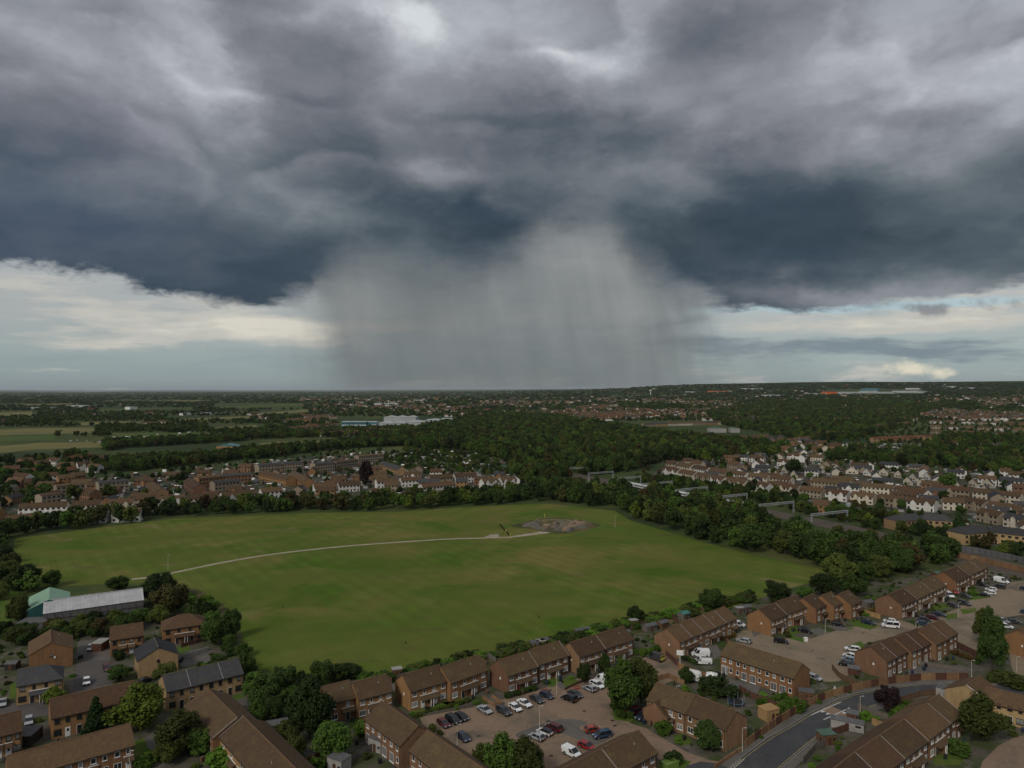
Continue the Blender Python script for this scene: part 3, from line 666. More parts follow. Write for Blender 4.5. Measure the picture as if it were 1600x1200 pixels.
house('yellow brick terrace of three stepped sections under grey roofs', (254, 1056), (372, 1029), dep=9, rh=7.5, wall='brick_yellow', roof='roof_grey', ridge='ridge_grey', parties=(.30, .72), layout=('single', 4), doors=(D_, D_), canopy=False, group=GL, dark=True, vent=False, cat='terrace', name='brick_terrace')
house('brown-roofed brick terrace half hidden by the pointed conifer and yellow-green tree', (78, 1093), (209, 1064.5), dep=9, roof='roof_red', layout=('single', 4), doors=(W_, D_), canopy=False, group=GL, dark=True, vent=False, cat='terrace', name='brick_terrace')
house('long brown-roofed brick terrace in the bottom left corner of the view', (11, 1182), (203, 1131), dep=9, roof='roof_red', layout=('single', 5), doors=(W_, D_), group=GL, vent=False, cat='terrace', name='brick_terrace')
house('brick house cut by the left edge below the grey parked car', (-24, 1124), (32, 1111), dep=8.5, roof='roof_red', layout=('single', 2), group=GL, dark=True, vent=False)
house('dark-roofed brick terrace set obliquely, upper half of the stepped pair at lower left', (323, 1075.5), (371.5, 1122.5), dep=10, roof='roof_brown', layout=('single', 2), group=GL, vent=False, parties=(.985,), cat='terrace', name='brick_terrace')
house('dark-roofed brick terrace set obliquely, lower half running out of the bottom edge', (379.5, 1119.5), (474, 1214), dep=10, roof='roof_brown', layout=('single', 3), group=GL, parties=(.01,), cat='terrace', name='brick_terrace')
house('small brick house behind the big dark tree, leftmost of the field-side row', (502, 1074), (546, 1063.5), dep=7.5, layout=('single', 1), doors=(D_,), group=GB)
house('brick house pair right of the dark tree, second of the field-side row', (551, 1067), (604, 1054), dep=7.5, layout='semi', group=GB)
house('brick house pair with hedged front lawn, third of the field-side row', (629, 1055), (686.5, 1039.5), layout='semi', group=GB)
house('brick house pair with gold-topped roof above the white parked saloon', (689, 1043), (747, 1024), layout='semi', doors=(D_, W_), group=GB)
house('red-brown house pair behind the two white parked cars', (779, 1032), (826, 1018), layout='semi', doors=(RD, RD), wall='brick_red', parties=(.99,), group=GB)
house('red-brown house pair with a straight path across its front lawn', (827, 1016), (874, 1002), layout='semi', doors=(W_, D_), wall='brick_red', parties=(.985,), group=GB)
house('red-brown house pair with two round dark shrubs before it', (890, 1005), (931, 992.5), layout='semi', wall='brick_red', parties=(.985,), group=GB)
house('red-brown house pair at the right end of the field-side row, beside a green hedge', (933, 991.5), (974, 979), layout='semi', doors=(D_, D_), wall='brick_red', group=GB)
house('terrace of five narrow brick houses with pale roof strips, behind the sign board', (1042, 983), (1132, 948), dep=9, layout=('single', 5), doors=(D_, W_), wall='brick_red', roof='roof_red', parties=(.2, .4, .6, .8), group=GB, cat='terrace', name='brick_terrace')
house('dark-roofed terrace with back gardens, white conservatory and trampoline in front', (1139, 1002.5), (1253, 1037), dep=8.5, layout=('patio', 5), wall='brick_orange', group=GB, cat='terrace', name='brick_terrace')
GH = 'houses round the upper right cul-de-sac'
house('brick house pair left end of the upper cul-de-sac row, by the white estate car', (1186, 952), (1211, 942.5), dep=8.5, layout='semi', doors=(D_, RD), parties=(.99,), group=GH)
house('brick house pair with red door, second of the upper cul-de-sac row', (1212, 941), (1245, 930.5), dep=8.5, layout='semi', doors=(RD, D_), group=GH)
house('narrow detached brick house with dark door behind the cream lamp post', (1255, 935), (1271, 928), dep=9, layout=('single', 1), doors=(D_,), group=GH)
house('narrow detached brick house with red door, middle of three alike', (1283, 931), (1299, 925), dep=9, layout=('single', 1), doors=(RD,), group=GH)
house('narrow detached brick house with dark door, right one of three alike', (1310, 929), (1326, 922.5), dep=9, layout=('single', 1), doors=(D_,), group=GH)
house('brick house pair with red door behind the white minibus', (1388, 929), (1412.5, 919.5), dep=9, layout='semi', doors=(RD, W_), wall='brick_red', parties=(.985,), group=GH)
house('brick house pair, middle of the three joined behind the row of dark cars', (1413.5, 918.5), (1437, 908.5), dep=9, layout='semi', doors=(D_, W_), wall='brick_red', parties=(.985,), group=GH)
house('brick house pair beside the white and red vans', (1438, 908), (1458.5, 899.5), dep=9, layout='semi', doors=(D_, W_), wall='brick_red', group=GH)
house('brick house pair with white-doored front right of the red van', (1474, 894), (1496, 885), dep=9, layout='semi', doors=(RD, W_), wall='brick_orange', parties=(.985,), group=GH)
house('brick house pair at the far upper right end, near the railway wall', (1497, 884), (1524, 872.5), dep=9, layout='semi', doors=(D_, W_), wall='brick_red', parties=(.6,), group=GH)
GP = 'garden-front houses above the curving road'
for i, (a, b) in enumerate((((1360, 1011), (1375, 1004)), ((1376, 1003), (1392, 996))  , ((1399, 996.5), (1416, 990)), ((1417, 989), (1433, 982)), ((1437, 986), (1456, 977)), ((1457, 976), (1471, 969)))):
    house('brick garden-front house above the curving walled road, %s of six from the left' % ordinal(i+1), a, b, dep=9, layout=('patio', 1), wall='brick_red', roof='roof_red', parties=(.97,) if i % 2 == 0 else (), group=GP, vent=i == 0)
house('brick house cut by the right edge behind the tall ivy-dark tree', (1592, 985), (1650, 962), dep=9, layout='semi', group=GP, roof='roof_red')
GS = 'houses below the road at lower right'
house('yellow brick house with white bargeboards, its gable facing left beside the round tree', (1509, 1071), (1532, 1057), dep=9.5, rh=7.0, eh=4.6, wall='brick_yellow', roof='roof_red', layout='none', verge='white_paint', parties=(.004,), group=GS, vent=False)
house('low yellow brick wing with brown roof running to the right edge', (1540, 1074), (1606, 1089), dep=8.5, rh=6.2, eh=4.2, wall='brick_yellow', roof='roof_red', layout=('single', 2), doors=(D_, D_), canopy=False, dark=True, group=GS, vent=False)
for i, (a, b) in enumerate((((1292, 1210), (1336, 1176)), ((1337, 1175), (1375.5, 1149.5)), ((1376.5, 1148.5), (1413, 1124)), ((1416, 1121), (1449, 1099)), ((1450, 1097), (1468, 1085.5)))):
    house('brown-roofed brick house stepping down from the round tree, %s from the bottom edge' % ordinal(i+1), a, b, dep=9.5, layout='semi' if i < 4 else ('single', 1), wall='brick_red', roof='roof_red' if i % 2 else 'roof_brown', parties=(.99,), doors=((D_, RD), (D_, RD), (RD, W_), (D_, W_), (W_,))[i], group=GS, vent=False)
GU = 'houses at the car park entrance'
house('dark brown brick house by the side road, upper half, beside the big round tree', (1026, 1067), (1086, 1087.5), dep=8.5, layout=('single', 2), wall='brick_red', group=GU, vent=False)
house('dark brown brick house on the road corner with ivy on its end wall', (1087.5, 1087), (1151, 1112), dep=8.5, layout=('single', 2), wall='brick_red', doors=(W_, D_), group=GU, vent=False)
house('low brick garage wing projecting towards the two dark parked cars', (1023, 1097), (1050, 1084), dep=7, rh=5.6, eh=3.0, layout='none', wall='brick_red', cat='garage', name='garage', group=GU, vent=False)
house('brown-roofed house at the bottom centre, upper right half with window facing right', (939, 1171), (998, 1142), dep=9.5, layout='semi', wall='brick_red', roof='roof_brown', parties=(.01,), group=GU)
house('brown-roofed house at the bottom centre, lower left half cut by the edge', (876, 1204), (938, 1171.5), dep=9.5, layout='semi', wall='brick_red', roof='roof_brown', group=GU, vent=False)
house('dark brown terrace set obliquely left of the car park, upper half', (596, 1096), (653, 1135.5), dep=8.5, layout=('patio', 3), wall='brick_red', group=GR, vent=False, cat='terrace', name='brick_terrace')
house('dark brown terrace set obliquely left of the car park, lower half cut by the edge', (667, 1142), (770, 1212), dep=8.5, layout=('patio', 4), wall='brick_red', group=GR, vent=False, cat='terrace', name='brick_terrace')

# industrial sheds at the left
def metal_shed():
    A, B = P2(69, 939, 7.2), P2(222, 919, 7.2); d = B-A; L = d.length; c = (A+B)/2
    t = tag(empty('metal_shed', (c.x, c.y, 0), math.atan2(d.y, d.x)), 'long grey metal shed with pale ribbed roof beside the field', 'shed')
    dep, eh, rh = 13.0, 4.6, 7.2
    wall_mesh(L, dep, eh, rh).build('wall', M['shed_wall'], t)
    n = int(L/1.05); w = (L+.3)/n
    sm = {}
    for s in (-1, 1):
        for i in range(n):
            x = -L/2-.15+i*w; y0, ze = s*(dep/2+.25), eh-.25*(rh-eh)/(dep/2); mb = MB()
            for (a, b, z) in ((0, .86, .05), (.86, 1.0, .12)):
                mb.face([(x+a*w, y0, ze+z), (x+b*w, y0, ze+z), (x+b*w, 0, rh+z), (x+a*w, 0, rh+z)])
            mb.face([(x+.86*w, y0, ze+.05), (x+.86*w, y0, ze+.12), (x+.86*w, 0, rh+.12), (x+.86*w, 0, rh+.05)]); mb.face([(x+w, y0, ze+.05), (x+w, y0, ze+.12), (x+w, 0, rh+.12), (x+w, 0, rh+.05)])
            mb.build('roof_panel', M['shed_white'], t)
    rb = MB(); rb.box(-L/2-.2, L/2+.2, -.25, .25, rh+.06, rh+.2); rb.build('ridge_cap', M['shed_white'], t)
    wb = MB()
    for i in range(int(L/2.2)):
        x = -L/2+1.1+i*2.2; wb.box(x-.05, x+.05, -dep/2-.06, -dep/2-.004, 0, eh-.1)
    wb.box(-L/2, L/2, -dep/2-.07, -dep/2-.062, 2.2, 2.4)
    wb.build('wall_rail', M['gutter'], t)
    vb = MB()
    for x in (-L*.1, -L*.05, .03*L): vb.cyl((x, -1.6, rh-.6), (x, -1.6, rh+.9), .09, n=6)
    vb.build('vent_pipe', M['steel'], t)
    for i in range(9): p = A+(B-A)*(i/8); FOOT.append((p.x, p.y, 8))
    A, B = P2(76.5, 937, 7.6), P2(78, 917.5, 7.6); d = B-A; c = (A+B)/2; L = d.length
    t = tag(empty('metal_shed', (c.x, c.y, 0), math.atan2(d.y, d.x)), 'pale green metal shed behind the long grey one', 'shed')
    wall_mesh(L, 12, 5.0, 7.6).build('wall', M['mesh_teal'], t)
    for s in (-1, 1):
        for i in range(int(L/1.5)):
            w = L/int(L/1.5); x = -L/2+i*w; mb = MB(); y0, ze = s*6.25, 5.0-.25*2.6/6
            mb.face([(x, y0, ze+.05), (x+.93*w, y0, ze+.05), (x+.93*w, 0, 7.65), (x, 0, 7.65)]); mb.face([(x+.93*w, y0, ze+.1), (x+w, y0, ze+.1), (x+w, 0, 7.7), (x+.93*w, 0, 7.7)])
            mb.build('roof_panel', M['shed_green'], t)
    for i in range(5): p = A+(B-A)*(i/4); FOOT.append((p.x, p.y, 7))
    p = P2(57, 981); t = tag(empty('lean_to', (p.x, p.y, 0), .12), 'dark lean-to store against the end of the grey metal shed', 'store')
    mb = MB(); mb.box(-4.5, 4.5, -3, 3, 0, 2.6); mb.build('wall', M['shed_wall'], t); mb = MB(); mb.box(-4.7, 4.7, -3.2, 3.2, 2.603, 2.75); mb.build('roof', M['felt_grey'], t)
    mb = MB(); mb.box(-1.2, 1.2, -3.06, -3.004, 0, 2.2); mb.build('door', M['gutter'], t)
    p = P2(53, 966); t = tag(empty('scaffold_cage', (p.x, p.y, 0)), 'teal netted frame between the two metal sheds', 'frame'); mb = MB()
    for x in (-3.5, -1.2, 1.2, 3.5):
        for y in (-2, 2): mb.cyl((x, y, 0), (x, y, 4.2), .07, n=5)
    for z in (1.5, 2.9, 4.2):
        for y in (-2, 2): mb.cyl((-3.5, y, z), (3.5, y, z), .05, n=5)
    mb.build('pole', M['steel'], t); mb = MB(); mb.box(-3.4, 3.4, 1.9, 1.96, .2, 4.0); mb.box(-3.4, 1.0, -1.94, -1.9, .2, 3.0); mb.build('netting', M['mesh_teal'], t)
metal_shed()

# ------------------------------------------------------------------ trees
def crown_mesh(seed, n, leaf, shape='round', clumps=34, hollow=.35):
    """unit crown: spans z 0..1, radius about .5; many small leaf faces gathered in clumps"""
    rg = random.Random(seed); v, f = [], []
    cl = []; sx_ = rg.uniform(.86, 1.16)
    for i in range(clumps):
        while True:
            p = Vector((rg.uniform(-1, 1), rg.uniform(-1, 1), rg.uniform(-1, 1)))
            if hollow < p.length < 1: break
        if shape == 'round': c = Vector((p.x*.36, p.y*.36, .52+p.z*.36)); r = rg.uniform(.08, .20)
        elif shape == 'tall': c = Vector((p.x*.27*(1.15-.35*p.z), p.y*.27*(1.15-.35*p.z), .5+p.z*.42)); r = rg.uniform(.09, .15)
        elif shape == 'cone': z = (p.z+1)/2; w = .46*(1-z)+.02; a = rg.uniform(0, 6.28); c = Vector((math.cos(a)*w*rg.uniform(.5, .9), math.sin(a)*w*rg.uniform(.5, .9), .03+z*.92)); r = .05+.10*(1-z)
        elif shape == 'bush': c = Vector((p.x*.40, p.y*.40, .34+p.z*.30)); r = rg.uniform(.12, .2)
        elif shape == 'box': c = Vector((p.x*.45, p.y*.45, .5+p.z*.44)); r = .12
        cl.append((c, r))
    tot = sum(r*r for _, r in cl)
    for c, r in cl:
        for _ in range(max(3, int(n*r*r/tot))):
            d = Vector((rg.gauss(0, 1), rg.gauss(0, 1), rg.gauss(0, 1)+.25)).normalized()
            p = c+d*r*rg.uniform(.72, 1.06)
            nrm = (d+Vector((rg.gauss(0, .5), rg.gauss(0, .5), rg.gauss(0, .5)+.2))).normalized()
            a = nrm.orthogonal().normalized(); b = nrm.cross(a); t = rg.uniform(0, 6.28)
            a, b = a*math.cos(t)+b*math.sin(t), b*math.cos(t)-a*math.sin(t); s = leaf*rg.uniform(.6, 1.25)
            i = len(v); v += [tuple(p-a*s*.5), tuple(p+b*s*.42), tuple(p+a*s*.62), tuple(p-b*s*.42)]; f.append((i, i+1, i+2, i+3))
        # a few inner faces close the clump so that it is not see-through
        for _ in range(5):
            d = Vector((rg.gauss(0, 1), rg.gauss(0, 1), rg.gauss(0, 1))).normalized(); a = d.orthogonal().normalized(); b = d.cross(a); s = r*.95; i = len(v)
            v += [tuple(c-a*s), tuple(c+b*s), tuple(c+a*s), tuple(c-b*s)]; f.append((i, i+1, i+2, i+3))
    me = bpy.data.meshes.new('crown'); me.from_pydata(v, [], f); me.update()
    return me
def trunk_mesh(seed, low=.42):
    rg = random.Random(seed); mb = MB(); mb.cyl((0, 0, 0), (.01, 0, low), .028, .018, 7, cap=False)
    for i in range(5):
        a = 6.28*i/5+rg.uniform(-.4, .4); r = rg.uniform(.16, .30)
        mb.cyl((.01, 0, low-.05+.02*i), (math.cos(a)*r, math.sin(a)*r, low+rg.uniform(.18, .38)), .013, .004, 5, cap=False)
    mb.cyl((.01, 0, low), (0, 0, .86), .018, .005, 6, cap=False)
    return mb.mesh('trunk', M['bark'])
CR = {}
def crowns(kind, leafm):
    k = (kind, leafm)
    if k in CR: return CR[k]
    base = CR.get(kind)
    if base is None:
        spec = {'near': [(s, 5200, .045, 'round', 44) for s in (1, 2, 3)], 'neart': [(s, 4200, .042, 'tall', 44) for s in (4, 5)], 'cone': [(6, 4200, .042, 'cone', 90)], 'bush': [(s, 1500, .075, 'bush', 22) for s in (7, 8, 9)],
                'mid': [(s, 1500, .075, 'round', 30) for s in (11, 12, 13, 14)], 'midt': [(s, 1200, .070, 'tall', 28) for s in (15, 16)], 'far': [(s, 260, .15, 'round', 14) for s in (21, 22, 23)], 'box': [(31, 2600, .055, 'box', 60)]}[kind]
        base = CR[kind] = [crown_mesh(s, n, l, sh, c) for s, n, l, sh, c in spec]
    out = []
    for me in base:
        m2 = me.copy(); m2.materials.clear(); m2.materials.append(M[leafm]); out.append(m2)
    CR[k] = out; return out
TRK = [trunk_mesh(s) for s in (1, 2, 3)]
LOOK = {'leaf_dark': 'dark green', 'leaf_mid': 'mid green', 'leaf_olive': 'olive green', 'leaf_lime': 'yellow-green', 'leaf_autumn': 'brown-tinged', 'leaf_copper': 'copper-purple', 'leaf_conifer': 'blackish green', 'leaf_fresh': 'fresh green', 'leaf_gold': 'golden brown'}
def tree(x, y, h, w, leafm, kind='mid', name='tree', label=None, group=None, cat='tree', rg=random):
    t = empty(name, (x, y, hgt(x, y)), rg.uniform(0, 6.28)); tag(t, label, cat, group)
    cr = rg.choice(crowns(kind, leafm)); low = .10 if kind in ('bush', 'cone', 'box') else .16
    c = obj('crown', cr, t, (0, 0, h*(0.0 if kind in ('bush', 'box') else (.03 if kind == 'cone' else .02)))); c.scale = (w, w*rg.uniform(.88, 1.12), h*(1.0 if kind in ('bush', 'box') else .98))
    if kind not in ('bush', 'box'):
        k = obj('trunk', rg.choice(TRK), t); k.scale = (w*.9 if w < h else h*.8, w*.9 if w < h else h*.8, h*.92)
    return t
def T(px, py, wpx, hpx, leafm, label, kind='near', name='tree', cat='tree', group=None):
    """a single tree: where its foot stands, crown width and total height as they look from there"""
    p = P2(px, py); s = p.y/F; FOOT.append((p.x, p.y, wpx*s*.4))
    return tree(p.x, p.y, hpx*s, wpx*s, leafm, kind, name, label, group, cat)
E = 'trees standing among the foreground houses'
T(783, 1222, 72, 78, 'leaf_mid', 'big dense green tree at the bottom edge of the car park', 'near', group=E)
T(822, 1228, 70, 75, 'leaf_olive', 'big bushy tree at the bottom edge, right of its taller twin', 'near', group=E)
T(973, 1112, 72, 84, 'leaf_mid', 'big round tree on the hedged island beside the car park', 'near', group=E)
T(1002, 1098, 58, 76, 'leaf_olive', 'paler loose tree just behind the big round car park tree', 'near', group=E)
T(750, 1192, 34, 42, 'leaf_olive', 'thin half-bare tree beside the parked cars at lower left of the car park', 'bush', group=E)
T(484, 1154, 80, 96, 'leaf_dark', 'big dark conical tree left of the field-side houses', 'near', group=E)
T(520, 1186, 62, 64, 'leaf_mid', 'bushy green tree below the big dark conical tree', 'near', group=E)
T(216, 1142, 96, 74, 'leaf_lime', 'broad yellow-green tree in the lower left estate', 'near', group=E)
T(150, 1146, 38, 64, 'leaf_conifer', 'pointed dark conifer in front of the brick terrace', 'cone', 'conifer', group=E)
T(283, 1178, 84, 72, 'leaf_olive', 'large olive tree below the yellow brick terrace', 'near', group=E)
T(232, 1196, 42, 30, 'leaf_fresh', 'low bright bush beside the lower left footpath', 'bush', 'bush', 'bush', group=E)
T(258, 1068, 40, 36, 'leaf_olive', 'small tree leaning against the grey-roofed terrace', 'near', group=E)
T(84, 1104, 38, 32, 'leaf_lime', 'small yellowish tree in front of the half-hipped house', 'near', group=E)
T(185, 1064, 34, 28, 'leaf_dark', 'small dark tree beside the cul-de-sac', 'near', group=E)
T(187, 1030, 24, 20, 'leaf_dark', 'round dark shrub by the white-doored detached house', 'bush', 'bush', 'bush', group=E)
T(363, 998, 36, 52, 'leaf_dark', 'dark tree standing out against the field at the left estate corner', 'near', group=E)
T(335, 1008, 46, 46, 'leaf_mid', 'rounded tree hiding the end of the hip-roofed house', 'near', group=E)
T(262, 962, 66, 56, 'leaf_autumn', 'brown-tinged tree at the end of the grey metal shed', 'near', group=E)
T(245, 940, 60, 46, 'leaf_dark', 'dark tree at the far end of the metal shed roof', 'near', group=E)
T(186, 924, 36, 26, 'leaf_dark', 'dark round tree behind the grey metal shed ridge', 'near', group=E)
T(29, 975, 36, 50, 'leaf_olive', 'olive tree left of the pale green shed', 'near', group=E)
T(1112, 951, 42, 34, 'leaf_dark', 'round dark tree on the field edge above the five-house terrace', 'near', group=E)
T(993, 972, 27, 26, 'leaf_dark', 'small round tree on the field edge above the field-side houses', 'near', group=E)
T(1214, 942, 46, 36, 'leaf_dark', 'round dark tree on the field edge behind the upper cul-de-sac', 'near', group=E)
T(1289, 931, 46, 38, 'leaf_dark', 'dark tree behind the middle narrow brick house', 'near', group=E)
T(1331, 930, 54, 32, 'leaf_mid', 'grey-green broad tree behind the right narrow brick house', 'near', group=E)
T(1259, 934, 30, 18, 'leaf_mid', 'low tree between the two dark field-edge trees', 'near', group=E)
T(1550, 1048, 52, 100, 'leaf_dark', 'tall ivy-dark tree at the right edge above the road', 'neart', group=E)
T(1540, 1012, 44, 66, 'leaf_olive', 'leaning olive-topped tree beside the tall ivy-dark one', 'neart', group=E)
T(1533, 1158, 78, 78, 'leaf_olive', 'big round tree at lower right before the yellow brick house', 'near', group=E)
T(1386, 1112, 40, 46, 'leaf_copper', 'copper-purple tree beside the curving road', 'near', group=E)
T(1104, 1172, 46, 46, 'leaf_dark', 'dark round tree before the road corner house', 'near', group=E)
T(1132, 1164, 28, 42, 'leaf_fresh', 'bright climbing shrub on the end of the corner house', 'bush', 'bush', 'bush', group=E)
T(1072, 1068, 24, 28, 'leaf_dark', 'dark shrub beside the white caravan', 'near', group=E)
T(1124, 1084, 60, 34, 'leaf_dark', 'wide dark bush behind the garden trampoline', 'bush', 'bush', 'bush', group=E)
T(913, 1067, 26, 34, 'leaf_dark', 'left one of two round dark shrubs before the red-brown houses', 'near', 'bush', 'bush', group=E)
T(944, 1050, 24, 30, 'leaf_dark', 'right one of two round dark shrubs before the red-brown houses', 'near', 'bush', 'bush', group=E)
T(1352, 1124, 26, 20, 'leaf_fresh', 'bright green bush beside the road crossing', 'bush', 'bush', 'bush', group=E)
T(1240, 1108, 42, 24, 'leaf_fresh', 'bright bush in the walled garden beside the road', 'bush', 'bush', 'bush', group=E)
T(1222, 1114, 30, 20, 'leaf_fresh', 'bright bush left of its twin in the walled roadside garden', 'bush', 'bush', 'bush', group=E)
T(1036, 1146, 34, 30, 'leaf_fresh', 'bright shrub beside the side road entrance', 'bush', 'bush', 'bush', group=E)
T(1052, 1192, 34, 28, 'leaf_dark', 'dark shrub in the bottom centre garden', 'bush', 'bush', 'bush', group=E)
T(675, 1142, 15, 16, 'leaf_olive', 'left of two clipped round shrubs beside the maroon car', 'bush', 'bush', 'bush', group=E)
T(687, 1149, 11, 14, 'leaf_olive', 'right of two clipped round shrubs beside the maroon car', 'bush', 'bush', 'bush', group=E)
T(415, 1112, 62, 66, 'leaf_dark', 'dark tree at the field corner above the oblique terrace', 'near', group=E)
T(440, 1090, 54, 54, 'leaf_dark', 'dark tree at the bottom left corner of the field', 'near', group=E)
T(505, 1072, 44, 44, 'leaf_dark', 'dark tree on the field edge behind the small brick house', 'near', group=E)
T(545, 1060, 44, 24, 'leaf_dark', 'low dark tree on the field edge behind the second house pair', 'near', group=E)
T(568, 1148, 40, 34, 'leaf_fresh', 'green shrub on the lawn of the small brick house', 'bush', 'bush', 'bush', group=E)
T(350, 1196, 60, 40, 'leaf_fresh', 'bright shrubs below the oblique dark terrace', 'bush', 'bush', 'bush', group=E)
T(395, 1090, 40, 44, 'leaf_mid', 'mid green tree beside the grey-roofed terrace end', 'near', group=E)
T(460, 1192, 46, 46, 'leaf_olive', 'garden tree beside the lower oblique terrace', 'near', group=E)
T(490, 1205, 40, 30, 'leaf_fresh', 'leafy garden bush at the bottom edge left of centre', 'bush', 'bush', 'bush', group=E)
T(1416, 1120, 46, 22, 'leaf_fresh', 'green shrub border behind the copper tree', 'bush', 'bush', 'bush', group=E)
T(1575, 1068, 62, 24, 'leaf_olive', 'low trimmed shrub bed at the right end of the road wall', 'bush', 'bush', 'bush', group=E)
T(1490, 1176, 48, 30, 'leaf_mid', 'garden shrub before the houses at lower right', 'bush', 'bush', 'bush', group=E)
T(1520, 929, 18, 10, 'leaf_fresh', 'small clipped bush before the upper right house pair', 'bush', 'bush', 'bush', group=E)

for i, (px, py, w, h, m) in enumerate(((402, 1136, 44, 44, 'leaf_mid'), (430, 1128, 46, 48, 'leaf_dark'), (452, 1120, 40, 50, 'leaf_mid'), (446, 1168, 44, 44, 'leaf_olive'), (420, 1100, 50, 46, 'leaf_mid'), (470, 1092, 46, 44, 'leaf_dark'), (500, 1126, 36, 40, 'leaf_mid'), (528, 1066, 40, 30, 'leaf_mid'), (340, 1050, 34, 30, 'leaf_dark'), (380, 1060, 40, 40, 'leaf_mid'), (312, 1180, 50, 46, 'leaf_mid'), (262, 1192, 44, 36, 'leaf_olive'))):
    T(px, py, w, h, m, LOOK[m]+' tree of the grove between left estate and field-side houses, %s of twelve' % ordinal(i+1), 'near', group=E)
def zone(poly, spacing, hr, wr, mats, kinds, seed, jitter=.42, keep=1.0):
    """tree positions on a jittered grid inside a patch of ground"""
    rg = random.Random(seed); q = [P2(*p) for p in poly]; out = []
    x0, x1 = min(p.x for p in q), max(p.x for p in q); y0, y1 = min(p.y for p in q), max(p.y for p in q)
    def inside(x, y):
        c = False; j = len(q)-1
        for i in range(len(q)):
            if (q[i].y > y) != (q[j].y > y) and x < (q[j].x-q[i].x)*(y-q[i].y)/(q[j].y-q[i].y)+q[i].x: c = not c
            j = i
        return c
    y = y0; row = 0
    while y < y1:
        x = x0+(row % 2)*spacing/2
        while x < x1:
            a, b = x+rg.uniform(-1, 1)*spacing*jitter, y+rg.uniform(-1, 1)*spacing*jitter
            if rg.random() < keep and inside(a, b) and all((a-fx)**2+(b-fy)**2 > fr*fr for fx, fy, fr in FOOT):
                h = rg.uniform(*hr); out.append((a, b, h, h*rg.uniform(*wr), rg.choice(mats), rg.choice(kinds)))
            x += spacing
        y += spacing*.87; row += 1
    return out
DK = ['leaf_dark']*5+['leaf_mid']*3+['leaf_olive']*2+['leaf_autumn']
DK2 = ['leaf_dark']*4+['leaf_mid']*4+['leaf_olive']*3+['leaf_lime', 'leaf_conifer', 'leaf_autumn']
def plant(lst, group, text, name='tree', cat='tree', rg=random.Random(5)):
    its = []
    for (x, y, h, w, m, k) in lst:
        t = tree(x, y, h, w, m, k, name, None, group, cat, rg); t['look'] = LOOK[m]; its.append(t)
    label_row(its, text)
belt = zone([(-30, 866), (30, 838), (120, 827), (270, 809), (400, 803), (500, 799), (620, 798), (700, 792), (800, 787), (835, 785), (835, 772), (700, 779), (620, 784), (500, 788), (400, 792), (270, 797), (120, 814), (-30, 840)], 9.5, (7.5, 11.5), (.9, 1.25), DK+['leaf_autumn'], ['mid'], 3)
rbelt = zone([(835, 786), (860, 784), (960, 795), (985, 810), (1100, 845), (1200, 869), (1285, 886), (1330, 870), (1240, 838), (1150, 815), (1060, 792), (980, 776), (900, 762), (835, 765)], 10.0, (9, 13.5), (.85, 1.15), DK, ['mid', 'mid', 'midt'], 4)
rend = zone([(1290, 890), (1330, 872), (1400, 868), (1480, 862), (1490, 876), (1440, 893), (1380, 912), (1310, 914)], 9.5, (9, 13), (.85, 1.2), DK, ['near', 'mid'], 5)
lend = zone([(-60, 905), (-20, 860), (15, 850), (22, 900), (60, 915), (130, 916), (60, 930), (-40, 945)], 9, (7, 10), (.9, 1.2), DK, ['near', 'mid'], 6)
BELTS = [(belt, 'trees along the far edge of the field', '{o} tree in the belt along the far field edge, {n} from the left'), (rbelt, 'trees between the field and the railway', '{o} tree in the belt between field and railway, {n} from the left'), (rend, 'trees at the right end of the field', '{o} tree in the wood beside the right field corner, {n} from the left'), (lend, 'trees at the left end of the field', '{o} tree at the left end of the field, {n} from the left edge')]
cut = sorted((w/y for l, _, _ in BELTS for x, y, h, w, m, k in l), reverse=True)[:205][-1]
REST = []                                                  # the farther rows of the belts, hidden or merged into one mass
for l, g, t in BELTS:
    plant([q for q in l if q[3]/q[1] >= cut], g, t); REST += [(q[0], q[1], q[2], q[3]) for q in l if q[3]/q[1] < cut]
lbush = zone([(0, 1015), (0, 985), (40, 985), (100, 985), (150, 970), (240, 962), (256, 975), (225, 985), (165, 1000), (120, 1000), (60, 1005)], 5.2, (4, 6.5), (1.0, 1.4), DK, ['bush', 'near'], 8)
plant(lbush, 'bushes below the metal shed', '{o} bush in the thicket below the metal shed, {n} from the left', 'bush', 'bush')
cbush = zone([(275, 955), (260, 930), (290, 922), (330, 950), (352, 985), (378, 1020), (392, 1060), (395, 1100), (372, 1080), (374, 1035), (340, 1020), (330, 985)], 5.2, (3.0, 6.0), (1.0, 1.4), ['leaf_mid', 'leaf_dark', 'leaf_dark', 'leaf_fresh'], ['bush', 'near'], 9)
plant(cbush, 'bushes between the left estate and the field', '{o} bush in the thicket between left estate and field, {n} from the left', 'bush', 'bush')
FOOT2, FOOT = FOOT, []
fb_ = zone([(560, 1060), (700, 1034), (860, 1000), (975, 974), (1100, 946), (1180, 927), (1182, 936), (1105, 956), (978, 986), (860, 1011), (700, 1044), (565, 1070)], 2.9, (1.6, 3.4), (1.3, 2.1), ['leaf_mid', 'leaf_dark', 'leaf_olive', 'leaf_fresh'], ['bush'], 10)
FOOT = FOOT2
plant(fb_, 'bushes of the field-side hedge', '{o} bush in the hedge behind the field-side gardens, {n} from the left', 'bush', 'bush')

